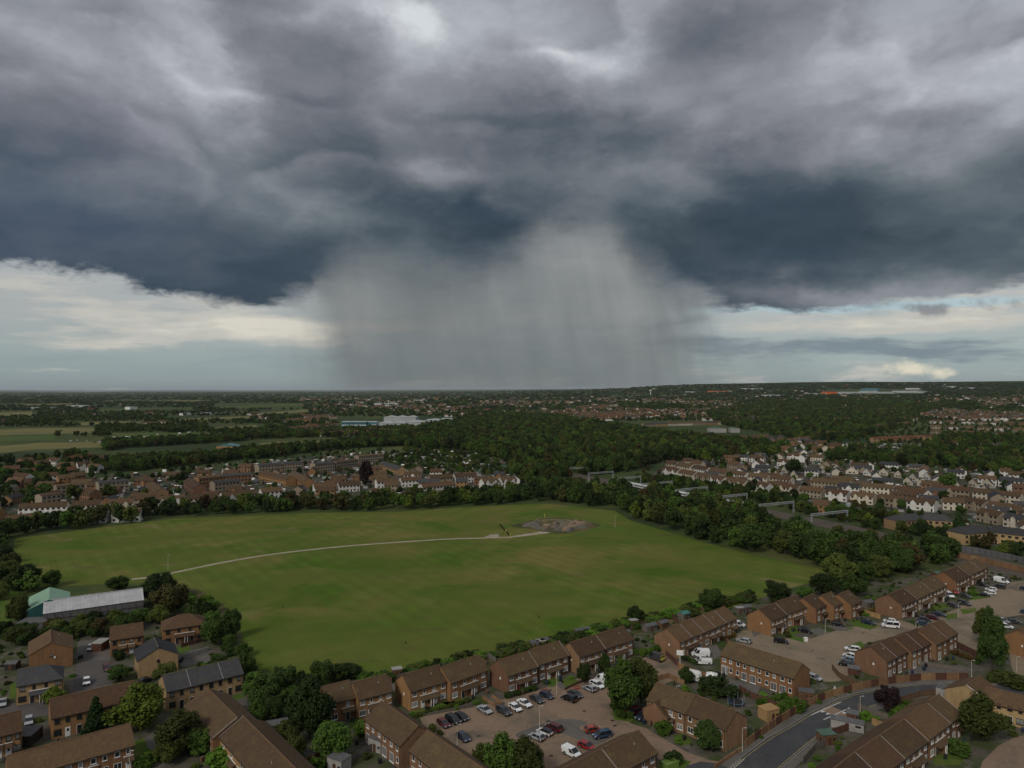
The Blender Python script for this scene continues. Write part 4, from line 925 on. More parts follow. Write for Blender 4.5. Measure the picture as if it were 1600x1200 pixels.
# ------------------------------------------------------------------ vehicles
def car_meshes(kind):
    """side outline (x forward, z up) swept over a body with tumblehome; returns part meshes without paint"""
    K = dict(hatch=(4.0, 1.74, 1.48), saloon=(4.6, 1.78, 1.44), suv=(4.45, 1.86, 1.68), estate=(4.6, 1.8, 1.52), mpv=(4.4, 1.82, 1.66), van=(5.3, 2.0, 2.3), smallvan=(4.5, 1.85, 1.9), minibus=(5.4, 2.0, 2.15), pickup=(5.2, 1.95, 2.0))[kind]
    L, Wd, H = K; h = L/2; w = Wd/2
    belt = .92 if kind in ('hatch', 'saloon', 'estate') else 1.02
    if kind in ('van', 'smallvan', 'minibus', 'pickup'): belt = 1.25 if kind != 'smallvan' else 1.1
    nose = .62 if H < 1.6 else .72
    boot = {'hatch': -h+.10, 'saloon': -h+.12, 'suv': -h+.08, 'estate': -h+.08, 'mpv': -h+.08}.get(kind, -h+.04)
    hood = {'hatch': h-1.0, 'saloon': h-1.25, 'suv': h-1.15, 'estate': h-1.2, 'mpv': h-.85}.get(kind, h-.75)
    prof = [(h-.02, .30), (h, .52), (h-.06, nose), (hood, belt), (boot+(.75 if kind == 'saloon' else 0), belt), (-h+.03, belt-.06), (-h, .6), (-h+.05, .30)]
    body = MB()
    rows = []
    for s, k in ((-1, 0), (-1, 1), (1, 1), (1, 0)): pass
    def ring(y, ins): return [(x*(1-ins*.03), y, z) for x, z in prof]
    secs = [ring(-w+.0, 1), ring(-w*.86, 0), ring(w*.86, 0), ring(w, 1)]
    # sides bulge at mid height, shoulders rounded in
    base = []
    for y, ins in ((-w*.80, 1.2), (-w, 0.4), (w, .4), (w*.80, 1.2)):
        base.append([(x*(1-ins*.012), y if z < belt-.05 or abs(y) < w*.9 else y*.97, z) for x, z in prof])
    n = len(prof)
    for a, b in zip(base, base[1:]):
        for i in range(n):
            j = (i+1) % n; body.face([a[i], a[j], b[j], b[i]])
    body.face(base[0]); body.face(base[-1][::-1])
    # cabin
    cab = MB(); roof = MB(); top = H
    if kind in ('van', 'smallvan', 'minibus', 'pickup'):
        fr, rr = hood-.15, (-h+.06 if kind != 'pickup' else .35)
        fr_t, rr_t = fr-.85, rr+.05
    else:
        fr = hood+.12; rr = {'saloon': -h+.85, 'hatch': -h+.08, 'suv': -h+.10, 'estate': -h+.10, 'mpv': -h+.1}[kind]
        fr_t = fr-.85 if kind != 'mpv' else fr-.95; rr_t = rr+{'saloon': .75, 'hatch': .5, 'suv': .32, 'estate': .5, 'mpv': .3}[kind]
    tw = w*.80
    bw = w*.955
    q = [(fr, bw), (rr, bw)]; b0 = [(fr, -bw, belt-.02), (fr, bw, belt-.02), (rr, bw, belt-.02), (rr, -bw, belt-.02)]
    if kind in ('van', 'smallvan', 'minibus'): tw = w*.90
    t0 = [(fr_t, -tw, top-.06), (fr_t, tw, top-.06), (rr_t, tw, top-.06), (rr_t, -tw, top-.06)]
    for i in range(4): cab.face([b0[i], b0[(i+1) % 4], t0[(i+1) % 4], t0[i]])
    r1 = [(fr_t-.08, -tw+.1, top), (fr_t-.08, tw-.1, top), (rr_t+.08, tw-.1, top), (rr_t+.08, -tw+.1, top)]
    t1 = [(x, y, z+.001) for x, y, z in t0]
    roof.face(r1)
    for i in range(4): roof.face([t1[i], t1[(i+1) % 4], r1[(i+1) % 4], r1[i]])
    def pillar(p, q_, wd=.07):
        p, q_ = Vector(p), Vector(q_); o = Vector((0, math.copysign(.012, p.y), 0)); d = Vector((wd, 0, 0))
        roof.face([p+o-d, p+o+d, q_+o+d, q_+o-d])
    for s in (0, 1):
        pillar(b0[s], t0[s]); pillar(b0[3-s], t0[3-s], .16)
        m_b = tuple((Vector(b0[s])*.48+Vector(b0[3-s])*.52)); m_t = tuple((Vector(t0[s])*.48+Vector(t0[3-s])*.52)); pillar(m_b, m_t, .05)
    if kind in ('van', 'smallvan', 'pickup'):                 # panelled load space
        s_ = .36 if kind != 'pickup' else 2
        if kind != 'pickup':
            x_b = fr-1.25; x_t = fr_t-.75
            for s in (-1, 1):
                o = .015*s
                roof.face([(x_b, s*bw+o, belt-.02), (rr, s*bw+o, belt-.02), (rr_t, s*tw+o, top-.05), (x_t, s*tw+o, top-.05)])
            roof.face([(rr-.015, -bw, belt-.02), (rr-.015, bw, belt-.02), (rr_t-.015, tw, top-.05), (rr_t-.015, -tw, top-.05)])
        else:
            roof.box(-h, .15, -w, w, .98, 1.08)
            for a in ((-h, .15, -w, -w+.06), (-h, .15, w-.06, w), (-h, -h+.06, -w+.06, w-.06), (.09, .15, -w+.06, w-.06)): roof.box(a[0], a[1], a[2], a[3], 1.082, 1.5)
    wheel = MB(); r = .32 if H < 1.6 else .36
    wheel.cyl((0, -.11, 0), (0, .11, 0), r, n=14); rim = MB(); rim.cyl((0, -.118, 0), (0, .118, 0), r*.62, n=10)
    hl = MB(); hl.box(-.10, .05, -.2, .2, -.08, .08); tl = MB(); tl.box(-.04, .05, -.13, .13, -.15, .15)
    pl = MB(); pl.box(-.02, .02, -.26, .26, -.06, .06)
    bp = MB(); bp.box(-.08, .08, -w*.9, w*.9, -.1, .1, taper=.95)
    return dict(body=body, cab=cab, roof=roof, wheel=wheel.mesh('tyre', M['tyre']), rim=rim.mesh('rim', M['rim']), hl=hl.mesh('headlight', M['headlight']), tl=tl.mesh('tail_light', M['tail_light']),
                pl=pl.mesh('number_plate', M['paint_yellow']), bp=bp.mesh('bumper', M['plastic_black']), dim=(h, w, r, nose, belt))
CM, CP = {}, {}
def car(kind, paint, a, b, label, group=None, roofpaint=None, cat=None):
    """a: rear, b: front, as seen in the picture"""
    if kind not in CM:
        CM[kind] = car_meshes(kind); CM[kind]['glass'] = CM[kind]['cab'].mesh('cabin_glass', M['car_glass'])
    c = CM[kind]; h, w, r, nose, belt = c['dim']
    for part in ('body', 'roof'):
        p = roofpaint if part == 'roof' and roofpaint else paint
        if (kind, part, p) not in CP: CP[kind, part, p] = c[part].mesh(part, M['paint_'+p])
    A, B = P2(*a), P2(*b); m = (A+B)/2; d = B-A
    name = {'van': 'parked_van', 'smallvan': 'parked_van', 'minibus': 'parked_minibus', 'pickup': 'pickup_truck'}.get(kind, 'parked_car')
    t = tag(empty(name, (m.x, m.y, .022), math.atan2(d.y, d.x)), label, cat or {'van': 'van', 'smallvan': 'van', 'minibus': 'minibus', 'pickup': 'pickup truck'}.get(kind, 'car'), group)
    obj('body', CP[kind, 'body', paint], t); obj('cabin_glass', c['glass'], t); obj('roof', CP[kind, 'roof', roofpaint or paint], t)
    for x in (h-.82, -h+.80):
        for s in (-1, 1):
            o = obj('wheel', c['wheel'], t, (x, s*(w-.10), r)); obj('rim', c['rim'], o)
    for s in (-1, 1):
        obj('headlight', c['hl'], t, (h-.06, s*(w-.32), nose-.02)); obj('tail_light', c['tl'], t, (-h+.015, s*(w-.22), belt-.22))
    obj('number_plate', c['pl'], t, (-h-.005, 0, .62)); 
    for x in (h-.05, -h+.06): obj('bumper', c['bp'], t, (x, 0, .42))
    FOOT.append((m.x, m.y, 2.2))
    return t
def c8(ox, oy, *z): return [(ox+z[i]/8, oy+z[i+1]/8) for i in (0, 2)]
CG = 'cars parked round the brick-paved car park'
o6, o7 = (600, 1050), (800, 1050)
for kind, paint, off, z, lab in (
    ('hatch', 'maroon', o6, (690, 630, 800, 715), 'maroon car beside two clipped round shrubs'), ('suv', 'black', o6, (800, 590, 930, 665), 'black off-roader between the maroon car and a black hatchback'),
    ('hatch', 'black', o6, (905, 555, 1035, 625), 'black hatchback at the right end of the left dark trio'), ('saloon', 'silver', o6, (1180, 455, 1335, 545), 'silver-white saloon parked alone above the car park'),
    ('suv', 'charcoal', o6, (1420, 475, 1575, 565), 'dark grey off-roader left of two white cars'), ('hatch', 'navy', o6, (935, 800, 1050, 890), 'dark blue car behind the lamp post at lower left of the car park'),
    ('hatch', 'charcoal', o6, (1230, 1000, 1340, 1100), 'dark car beside the thin half-bare tree'), ('hatch', 'white', o7, (-25, 430, 110, 520), 'white hatchback, left of the two white cars side by side'),
    ('saloon', 'white', o7, (70, 370, 240, 465), 'white saloon, right of the two white cars side by side'), ('saloon', 'charcoal', o7, (220, 310, 400, 420), 'dark grey saloon behind the top of a lamp post'),
    ('hatch', 'navy', o7, (365, 290, 505, 350), 'dark blue hatchback beside an orange barrier'), ('suv', 'black', o7, (815, 395, 620, 320), 'black car with red tail lights, nearer of two side by side'),
    ('saloon', 'charcoal', o7, (715, 260, 865, 345), 'dark car, farther of two side by side near the second orange barrier'), ('hatch', 'silver', o7, (1035, 262, 910, 205), 'silver hatchback left of the white estate car'),
    ('estate', 'white', o7, (985, 145, 1145, 225), 'white estate car in front of the white box van'), ('mpv', 'maroon', o7, (615, 770, 430, 685), 'dark red people carrier in the middle of the car park'),
    ('hatch', 'white', o7, (490, 810, 330, 745), 'white hatchback with black roof beside the dark red people carrier'), ('hatch', 'silver', o7, (380, 870, 235, 810), 'silver hatchback at the foot of the middle lamp post'),
    ('hatch', 'orange', o7, (915, 765, 1110, 735), 'orange-red hatchback above the blue people carrier'), ('mpv', 'blue', o7, (1225, 795, 1030, 835), 'blue people carrier below the orange-red hatchback'),
    ('hatch', 'red', o7, (865, 930, 1000, 985), 'bright red hatchback near the bottom centre roof'), ('smallvan', 'white', o7, (655, 1000, 840, 1095), 'small white van at the bottom of the car park')):
    a, b = c8(*off, *z); car(kind, paint, a, b, lab, CG, roofpaint='black' if 'black roof' in lab else None)
car('van', 'white', (950, 1071), (935, 1063), 'white box van half behind the big round car park tree', CG)
car('suv', 'maroon', (998, 1113), (980, 1120), 'dark red off-roader under the big round tree', CG)
car('suv', 'navy', (1014, 1119), (996, 1127), 'dark blue off-roader beside the garage gable', CG)
v = car('van', 'charcoal', (1037, 1036), (1013, 1026), 'grey van with bright yellow rear doors', CG)
q = P2(1037, 1036); mb = MB(); mb.box(-2.70, -2.66, -.88, .88, .75, 2.12); mb.build('rear_door', M['paint_yellow'], v)['label'] = 'bright yellow rear doors'
mb = MB(); mb.box(-2.715, -2.702, -.7, -.1, 1.45, 1.95); mb.box(-2.715, -2.702, .1, .7, 1.45, 1.95); mb.build('rear_window', M['car_glass'], v)
o1 = (1000, 900)
for kind, paint, z, lab in (('van', 'white', (860, 1010, 650, 1000), 'white panel van behind the white pickup truck'), ('pickup', 'white', (915, 1105, 650, 1095), 'white double-cab pickup truck behind the brick wall'),
                            ('estate', 'silver', (1380, 850, 1215, 815), 'silver-white estate car beside the five-house terrace'), ('smallvan', 'white', (1180, 620, 1285, 640), 'white van between the terrace end and the next brick gable')):
    a, b = c8(*o1, *z); car(kind, paint, a, b, lab, 'vehicles near the five-house terrace')
o2 = (1200, 900)
UG = 'cars parked round the upper right cul-de-sac'
for kind, paint, off, z, lab in (('suv', 'black', o2, (75, 825, 255, 850), 'black off-roader at the left of the upper cul-de-sac'), ('suv', 'black', o2, (385, 690, 545, 720), 'black off-roader on the drive beside the lawn strip'),
    ('hatch', 'black', o2, (800, 610, 945, 630), 'black car before the red-doored narrow house'), ('saloon', 'navy', o2, (1170, 580, 1340, 620), 'dark blue saloon left of the white minibus'),
    ('minibus', 'white', o2, (1630, 655, 1430, 635), 'long white minibus in the upper cul-de-sac'), ('hatch', 'white', o2, (1590, 590, 1450, 575), 'white car partly behind the minibus'),
    ('estate', 'white', o2, (1145, 945, 970, 925), 'white estate car alone before the garden-front houses'), ('hatch', 'white', o2, (1105, 1040, 945, 1000), 'white car behind the pale blue one'),
    ('hatch', 'pale_blue', o2, (1095, 1090, 925, 1050), 'pale blue car between white and black cars'), ('hatch', 'black', o2, (1040, 1135, 905, 1110), 'black car nearest the small garden shed'),
    ('hatch', 'blue', (1400, 850), (280, 1005, 410, 1030), 'blue car nearest the garden-front roofs'), ('hatch', 'charcoal', (1400, 850), (290, 955, 430, 975), 'dark grey car behind the blue one'),
    ('estate', 'maroon', (1400, 850), (390, 925, 550, 960), 'dark red car between dark grey and navy cars'), ('saloon', 'navy', (1400, 850), (450, 880, 620, 915), 'navy saloon above the dark red car'),
    ('hatch', 'charcoal', (1400, 850), (645, 770, 790, 805), 'dark hatchback left of the right lamp post'), ('suv', 'charcoal', (1400, 850), (780, 740, 930, 780), 'dark off-roader behind the right lamp post'),
    ('smallvan', 'white', (1400, 850), (610, 630, 725, 695), 'white van in the gap between brick gables'), ('smallvan', 'red', (1400, 850), (690, 590, 770, 640), 'bright red van in the gap between brick gables'),
    ('saloon', 'charcoal', (1400, 850), (790, 650, 940, 685), 'dark grey car right of the red van'), ('saloon', 'black', (1400, 850), (1020, 640, 1160, 660), 'black car lowest of the upper right parked row'),
    ('hatch', 'white', (1400, 850), (1260, 640, 1090, 620), 'white car, lower of two white ones in the upper right row'), ('hatch', 'white', (1400, 850), (1265, 595, 1105, 575), 'white car, upper of two white ones in the upper right row'),
    ('suv', 'charcoal', (1400, 850), (1370, 570, 1210, 535), 'dark car between white van and white cars at upper right'), ('van', 'white', (1400, 850), (1250, 470, 1395, 500), 'white van at the top of the upper right parked row'),
    ('hatch', 'black', (1400, 850), (1020, 510, 1140, 540), 'black car before the upper right house pair'), ('hatch', 'navy', (1400, 850), (1570, 570, 1680, 590), 'dark blue car at the right edge, upper one'),
    ('hatch', 'blue', (1400, 850), (1580, 865, 1700, 890), 'blue car at the right edge, lower one'), ('estate', 'silver', (1400, 850), (1240, 960, 1420, 995), 'pale car behind the tall ivy-dark tree, upper one'),
    ('estate', 'white', (1400, 850), (1280, 1030, 1460, 1065), 'pale car behind the tall ivy-dark tree, lower one'), ('hatch', 'charcoal', (1400, 850), (1430, 985, 1540, 1000), 'dark car right of the pale cars behind the ivy-dark tree'),
    ('hatch', 'silver', (1400, 950), (1490, 510, 1450, 600), 'silver car on the drive at the right edge')):
    a, b = c8(*off, *z); car(kind, paint, a, b, lab, UG)
LG = 'cars parked in the lower left estate'
for kind, paint, a, b, lab in (('hatch', 'white', (135.5, 1061), (135, 1075), 'white hatchback in the middle of the cul-de-sac'), ('hatch', 'silver', (46, 1123), (44.5, 1137), 'silver car parked by a dark carport at lower left'),
    ('saloon', 'silver', (8, 1094), (2, 1108), 'silver saloon at the left edge'), ('hatch', 'maroon', (165, 1040), (170, 1053), 'dark red car at the kerb of the cul-de-sac'),
    ('hatch', 'silver', (144, 1010), (139, 1020), 'silver car in the parking court below the thicket'), ('saloon', 'black', (220, 1068), (236, 1064), 'dark car beside the grey-roofed terrace'),
    ('hatch', 'silver', (1266, 1060), (1279, 1064), 'white car poking out beside the right end of the garden terrace')): car(kind, paint, a, b, lab, LG)

# ------------------------------------------------------------------ street furniture, walls, fences, sheds
def lamp_post(px, py, top, label, m='lamp_cream', arm=1):
    p = P2(px, py); h = (py-top)/(py-Y0)*CAMH; t = tag(empty('lamp_post', (p.x, p.y, 0)), label, 'lamp post', 'slim street lamp posts')
    mb = MB(); mb.cyl((0, 0, 0), (0, 0, 1.0), .11, .10, 8); mb.cyl((0, 0, 1.0), (0, 0, h), .075, .05, 8); mb.build('post', M[m], t)
    mb = MB(); mb.cyl((0, 0, h-.05), (arm*.55, 0, h+.06), .04, .035, 6); mb.build('arm', M[m], t)
    mb = MB(); mb.box(min(.4*arm, .95*arm), max(.4*arm, .95*arm), -.11, .11, h, h+.12, taper=.8); mb.build('lantern', M['post_grey'], t)
for a in ((714.3, 1167, 1132, 'lamp post beside the dark blue car at the left of the car park'), (843, 1136.5, 1103, 'tall cream lamp post in the middle of the car park'), (870, 1085, 1054, 'cream lamp post on the pavement before the lawn path'),
          (1160, 1175, 1137.5, 'lamp post on the road corner by the ivy-clad house'), (1344, 1117, 1088, 'lamp post behind the bush beside the road crossing'), (1518, 1060, 1032, 'lamp post at the end of the road wall'),
          (1588.5, 1049, 1026, 'lamp post near the right edge below the silver car'), (1497.3, 964.5, 941, 'lamp post in front of the dark off-roader at upper right'), (1289.5, 989, 967, 'cream lamp post before the narrow detached houses'),
          (202, 1212, 1173, 'cream lamp post at the bottom left corner terrace'), (262.5, 889.5, 867, 'lone lamp post on the field path'), (961, 823.5, 806, 'white post at the right corner of the cycle track'),
          (1057, 1087, 1072, 'thin post in the garden behind the brick house'), (1374, 1100, 1086, 'short lamp post beside the copper tree'), (1431, 982, 972, 'short white post beside the blue car')): lamp_post(*a)
p = P2(1062.5, 1040); t = tag(empty('sign_board', (p.x, p.y, 0), R(-12)), 'pale rectangular board on a tall post beside the grey van', 'sign')
mb = MB(); mb.box(-.06, .06, -.06, .06, 0, 4.3); mb.build('post', M['white_paint'], t); mb = MB(); mb.box(-.95, .95, -.09, -.062, 3.0, 4.5); mb.build('board', M['white_paint'], t)
p = P2(1304, 1087.5); t = tag(empty('road_sign', (p.x, p.y, 0), R(20)), 'white triangular sign beside the roadside garden wall', 'sign'); mb = MB(); mb.cyl((0, 0, 0), (0, 0, 2.3), .04, n=6); mb.build('post', M['post_grey'], t)
mb = MB(); mb.face([(-.55, -.05, 1.8), (.55, -.05, 1.8), (0, -.05, 2.75)]); mb.face([(0, -.02, 2.75), (.55, -.02, 1.8), (-.55, -.02, 1.8)]); mb.build('plate', M['white_paint'], t)
def fence(pts, h, label, panel='wood_fence', post='wood_grey', step=1.9, name='fence', cat='fence', thick=.05, pw=.1, ph=.1, alt=None, group='garden boundaries'):
    q = [P2(*p) for p in pts]; t = tag(empty(name, (q[0].x, q[0].y, 0)), label, cat, group); o = q[0]
    for a, b in zip(q, q[1:]):
        L = (b-a).length; n = max(1, round(L/step)); rz = math.atan2((b-a).y, (b-a).x)
        pm = MB(); pm.box(pw/2+.004, L/n-pw/2-.004, -thick/2, thick/2, .02, h)
        me = pm.mesh('panel', M[panel]); me2 = pm.mesh('panel', M[alt]) if alt else me
        po = MB(); po.box(-pw/2, pw/2, -pw/2, pw/2, 0, h+ph); pom = po.mesh('post', M[post])
        for i in range(n):
            c = a+(b-a)*(i/n)-o; obj('panel', me if (i % 2 == 0) else me2, t, (c.x, c.y, 0), rz); obj('post', pom, t, (c.x, c.y, 0), rz)
    return t
fence([(1118, 1200), (1160, 1172)], .9, 'low brick wall at the road corner before the ivy-clad house', 'brick_wall', 'brick_wall', 2.6, 'garden_wall', 'wall', .2, .36)
fence([(1166, 1168), (1200, 1143), (1222, 1128), (1262, 1104), (1302, 1088), (1346, 1077)], 1.9, 'brick and timber wall along the left side of the road', 'brick_wall', 'brick_wall', 3.2, 'garden_wall', 'wall', .2, .36, .05, 'wood_red')
fence([(1346, 1077), (1400, 1067.5), (1440, 1063.5), (1480, 1062.5), (1514, 1063)], 2.0, 'curving brick wall with dark timber panels below the garden-front houses', 'brick_wall', 'brick_wall', 3.4, 'garden_wall', 'wall', .2, .36, .05, 'wood_red')
fence([(1405, 1100), (1440, 1089), (1480, 1085)], 1.7, 'timber fence on the lower side of the curving road')
fence([(1471, 1000), (1500, 1014), (1532, 1030)], 1.9, 'dark fence between the garden-front houses and the brown drive', 'wood_red')
fence([(1060, 1044), (1090, 1056), (1125, 1066)], 1.6, 'brick wall below the white pickup truck', 'brick_wall', 'brick_wall', 3, 'garden_wall', 'wall', .2, .34)
fence([(1040, 1024), (1060, 1042)], 1.7, 'red-brown fence beside the five-house terrace gable', 'wood_red')
fence([(1155, 1080), (1175, 1092), (1200, 1100), (1235, 1120)], 1.7, 'timber fence behind the trampoline garden', 'wood_red')
fence([(1010, 1067), (1045, 1059), (1070, 1071)], 1.3, 'low curved brick wall beside the white caravan', 'brick_wall', 'brick_wall', 3, 'garden_wall', 'wall', .2, .3)
fence([(738, 1176), (760, 1196), (775, 1210)], .9, 'low dark fence beside the oblique car park terrace', 'wood_red')
fence([(645, 1122), (700, 1112), (738, 1103)], .7, 'low hedge-side fence before the third house pair', 'wood_grey')
fence([(755, 1093), (772, 1104), (785, 1102), (768, 1090)], .9, 'dark low wall round a paved front garden', 'brick_wall', 'brick_wall', 2.5, 'garden_wall', 'wall', .18, .25)
fence([(846, 1085), (862, 1080)], .6, 'low fence beside the straight lawn path', 'wood_grey'); fence([(882, 1079), (905, 1068), (922, 1061)], .7, 'dark low fence along the front of the red-brown houses', 'wood_red')
fence([(1340, 957), (1352, 961), (1376, 968)], 1.8, 'pale timber fence between narrow house and next terrace', 'wood_new')
fence([(405, 1150), (425, 1140), (450, 1128)], 1.7, 'timber fence beside the big dark conical tree', 'wood_grey'); fence([(470, 1200), (490, 1192), (505, 1183)], 1.7, 'red fence in the gardens at the bottom left of centre', 'wood_red', 'wood_new')
fence([(540, 1200), (558, 1185), (585, 1172)], 1.7, 'fence between the gardens left of the oblique car park terrace', 'wood_grey')
fence([(278, 1032), (300, 1026), (326, 1018)], 1.5, 'pale rendered garden wall behind the grey-roofed terrace', 'concrete', 'concrete', 3, 'garden_wall', 'wall', .2, .25)
fence([(283, 1012), (305, 1006), (325, 1000)], 1.2, 'red fence before the hip-roofed house pair', 'wood_red'); fence([(30, 1070), (31, 1092)], 1.4, 'white gate and fence beside the half-hipped house', 'white_paint', 'white_paint')
fence([(1280, 1165), (1300, 1150), (1325, 1142)], 1.7, 'red timber fence between gardens below the road', 'wood_red'); fence([(1255, 1195), (1275, 1172), (1300, 1160)], 1.6, 'grey fence on the pavement side of the lower gardens', 'wood_grey')
fence([(1362, 1132), (1380, 1140)], 1.7, 'pale fence beside the dark garden terrace', 'wood_new'); fence([(1340, 1108), (1363, 1118), (1388, 1126)], 1.6, 'dark fence behind the bright bush', 'wood_grey')
fence([(1300, 1046), (1312, 1060), (1345, 1076)], 1.6, 'timber fence round the corner garden shed', 'wood_fence'); fence([(1432, 1040), (1470, 1046), (1506, 1052)], 1.6, 'grey fence across the garden-front plots', 'wood_grey')
for i, (a, b) in enumerate((((612, 1068), (600, 1062)), ((760, 1040), (748, 1032)), ((775, 1036), (762, 1028)), ((812, 1022), (800, 1014)), ((838, 1014), (826, 1008)), ((862, 1007), (852, 1001)), ((905, 998), (893, 991)), ((948, 986), (936, 979)), ((985, 985), (1015, 975)), ((1015, 985), (1040, 972)), ((1060, 975), (1050, 966)), ((1100, 957), (1090, 950)))):
    fence([a, b], 1.6, 'timber fence in the back gardens by the field, %s from the left' % ordinal(i+1), random.choice(['wood_fence', 'wood_grey', 'wood_red']))
fence([(620, 1062), (700, 1041), (760, 1030), (860, 1007), (960, 985)], 1.3, 'long low fence between the field and the back gardens', 'wood_grey')
def shed(px, py, w, d, h, rz, label, wall='wood_fence', roof='felt_grey', flat=False, group='garden sheds'):
    p = P2(px, py); t = tag(empty('garden_shed', (p.x, p.y, 0), R(rz)), label, 'shed', group)
    if flat:
        mb = MB(); mb.box(-w/2, w/2, -d/2, d/2, 0, h); mb.build('wall', M[wall], t); mb = MB(); mb.box(-w/2-.12, w/2+.12, -d/2-.12, d/2+.12, h+.003, h+.12); mb.build('roof', M[roof], t)
    else:
        wall_mesh(w, d, h*.78, h).build('wall', M[wall], t); roof_mesh(w, d, h*.78, h, .12, .12).build('roof', M[roof], t)
    mb = MB(); mb.box(-.4, .4, -d/2-.05, -d/2-.004, 0, 1.7); mb.build('door', M['door_brown'], t); mb = MB(); mb.box(w*.25, w*.42, -d/2-.04, -d/2-.004, 1.0, 1.5); mb.build('window', M['glass'], t)
    FOOT.append((p.x, p.y, max(w, d)*.7))
for a in ((1015, 985, 4.5, 2.6, 2.4, 30, 'grey timber shed behind the field-side gardens', 'wood_grey'), (1035, 980, 3.5, 2.5, 2.3, 35, 'timber shed beside the grey one in the back gardens', 'wood_fence'),
          (1068, 966, 3.6, 3, 2.4, 38, 'shed with turquoise-green roof above the five-house terrace', 'wood_grey', 'paint_teal'), (1332, 1125, 2.6, 2.2, 2.4, -25, 'small timber shed beside the road crossing', 'wood_fence'),
          (1324, 1138, 7.0, 2.2, 2.5, -28, 'long pale shed with grey roof in the garden below the road', 'slab_pale'), (1291, 1160, 3.4, 2.6, 2.3, 10, 'green-grey roofed shed below the road', 'wood_fence', 'felt_green', True),
          (1334, 1053, 3, 2.4, 2.4, -25, 'small red-brown shed beside the parked black car', 'wood_red'), (1260, 1092, 3.6, 2.4, 2.2, -20, 'flat grey-roofed shed behind the road wall', 'wood_fence', 'felt_grey', True),
          (1201, 1122, 4.0, 3, 2.6, 25, 'new timber pergola-like shed beside the road wall', 'wood_new', 'wood_new', True), (430, 1142, 5.5, 3, 2.5, 22, 'long grey-roofed shed beside the big dark conical tree', 'wood_grey', 'felt_grey'),
          (530, 1201, 4, 3, 2.6, -30, 'black-roofed pale shed at the bottom edge', 'slab_pale', 'felt_grey', True), (593, 1170, 3.8, 3.2, 2.7, -34, 'flat-roofed pale extension on the oblique car park terrace', 'slab_pale', 'felt_grey', True),
          (42, 1160, 4.2, 5, 2.5, 5, 'dark carport behind the silver car at lower left', 'gutter', 'felt_grey', True), (157, 1014, 3, 4.5, 2.4, 0, 'red-fronted garage in the parking court', 'wood_red', 'slab_pale', True),
          (1478, 1090, 3.2, 3.5, 2.6, 35, 'pale grey outbuilding beside the yellow brick gable', 'slab_pale', 'felt_grey', True), (1196, 965, 3, 2.5, 2.3, 20, 'shed behind the upper cul-de-sac row', 'wood_grey'),
          (1164, 955, 4, 3, 2.3, 20, 'dark-roofed shed left of the upper cul-de-sac row', 'wood_grey', 'felt_grey'), (1355, 948, 4, 3, 2.4, 25, 'grey shed between the narrow houses and the next terrace', 'wood_grey'),
          (1463, 902, 3.4, 3, 2.4, 30, 'dark red shed behind the upper right terrace', 'wood_red', 'felt_green'), (20, 1045, 3, 2.5, 2.3, 5, 'dark garden shed beside the orange brick gable', 'gutter', 'felt_grey')): shed(*a)
for i, (px, py) in enumerate(((835, 1013), (850, 1009), (905, 994), (915, 991), (845, 1011), (990, 978), (978, 996), (1155, 958), (620, 1056))):
    shed(px, py, 2.6, 2.0, 2.1, random.uniform(10, 30), 'small shed in the gardens along the field, %s listed from the left' % ordinal(sorted([835, 850, 905, 915, 845, 990, 978, 1155, 620]).index(px)+1), random.choice(['wood_grey', 'white_paint', 'wood_fence']), random.choice(['felt_grey', 'slab_pale']), True)
# white caravan, gazebo, conservatory, trampoline, barriers
p = P2(1080, 1062); t = tag(empty('caravan', (p.x, p.y, 0), R(-35)), 'white touring caravan behind the low curved wall', 'caravan'); mb = MB()
pr = [(-2.6, .45), (-2.75, 1.2), (-2.4, 2.25), (-1.9, 2.5), (1.9, 2.5), (2.4, 2.2), (2.8, 1.1), (2.6, .45)]
for s in (-1, 1): mb.face([(x, s*1.1, z) for x, z in pr][::s])
for (a, b) in zip(pr, pr[1:]+pr[:1]): mb.face([(a[0], 1.1, a[1]), (b[0], 1.1, b[1]), (b[0], -1.1, b[1]), (a[0], -1.1, a[1])])
mb.build('body', M['white_paint'], t); mb = MB(); mb.box(-1.6, -.4, -1.13, -1.104, 1.4, 1.95); mb.box(.5, 1.6, -1.13, -1.104, 1.4, 1.95); mb.build('window', M['car_glass'], t)
for s in (-1, 1): mb = MB(); mb.cyl((0, s*.95, .32), (0, s*1.12, .32), .32, n=12); mb.build('wheel', M['tyre'], t)
p = P2(1112, 1066); t = tag(empty('gazebo', (p.x, p.y, 0), R(-20)), 'white tent-roofed gazebo above the wide dark bush', 'gazebo'); mb = MB()
for s in range(4): a, b = [(1.5*math.copysign(1, math.cos(R(45+90*k))), 1.5*math.copysign(1, math.sin(R(45+90*k))), 2.1) for k in (s, s+1)]; mb.face([a, b, (0, 0, 2.9)])
mb.build('canopy', M['white_paint'], t)
for x in (-1.45, 1.45):
    for y in (-1.45, 1.45): mb = MB(); mb.box(x-.04, x+.04, y-.04, y+.04, 0, 2.1); mb.build('leg', M['white_paint'], t)
p = P2(1138, 1052); t = tag(empty('conservatory', (p.x, p.y, 0), R(-24)), 'white-framed conservatory at the left end of the garden terrace', 'conservatory'); mb = MB()
for x in (-1.6, -.55, .55, 1.6):
    for y in (-1.3, 1.3): mb.box(x-.05, x+.05, y-.05, y+.05, 0, 2.2)
mb.box(-1.7, 1.7, -1.4, -1.25, 2.201, 2.32); mb.build('frame', M['white_paint'], t); mb = MB(); mb.box(-1.6, 1.6, -1.27, 1.3, .05, 2.15); mb.build('glazing', M['net_curtain'], t)
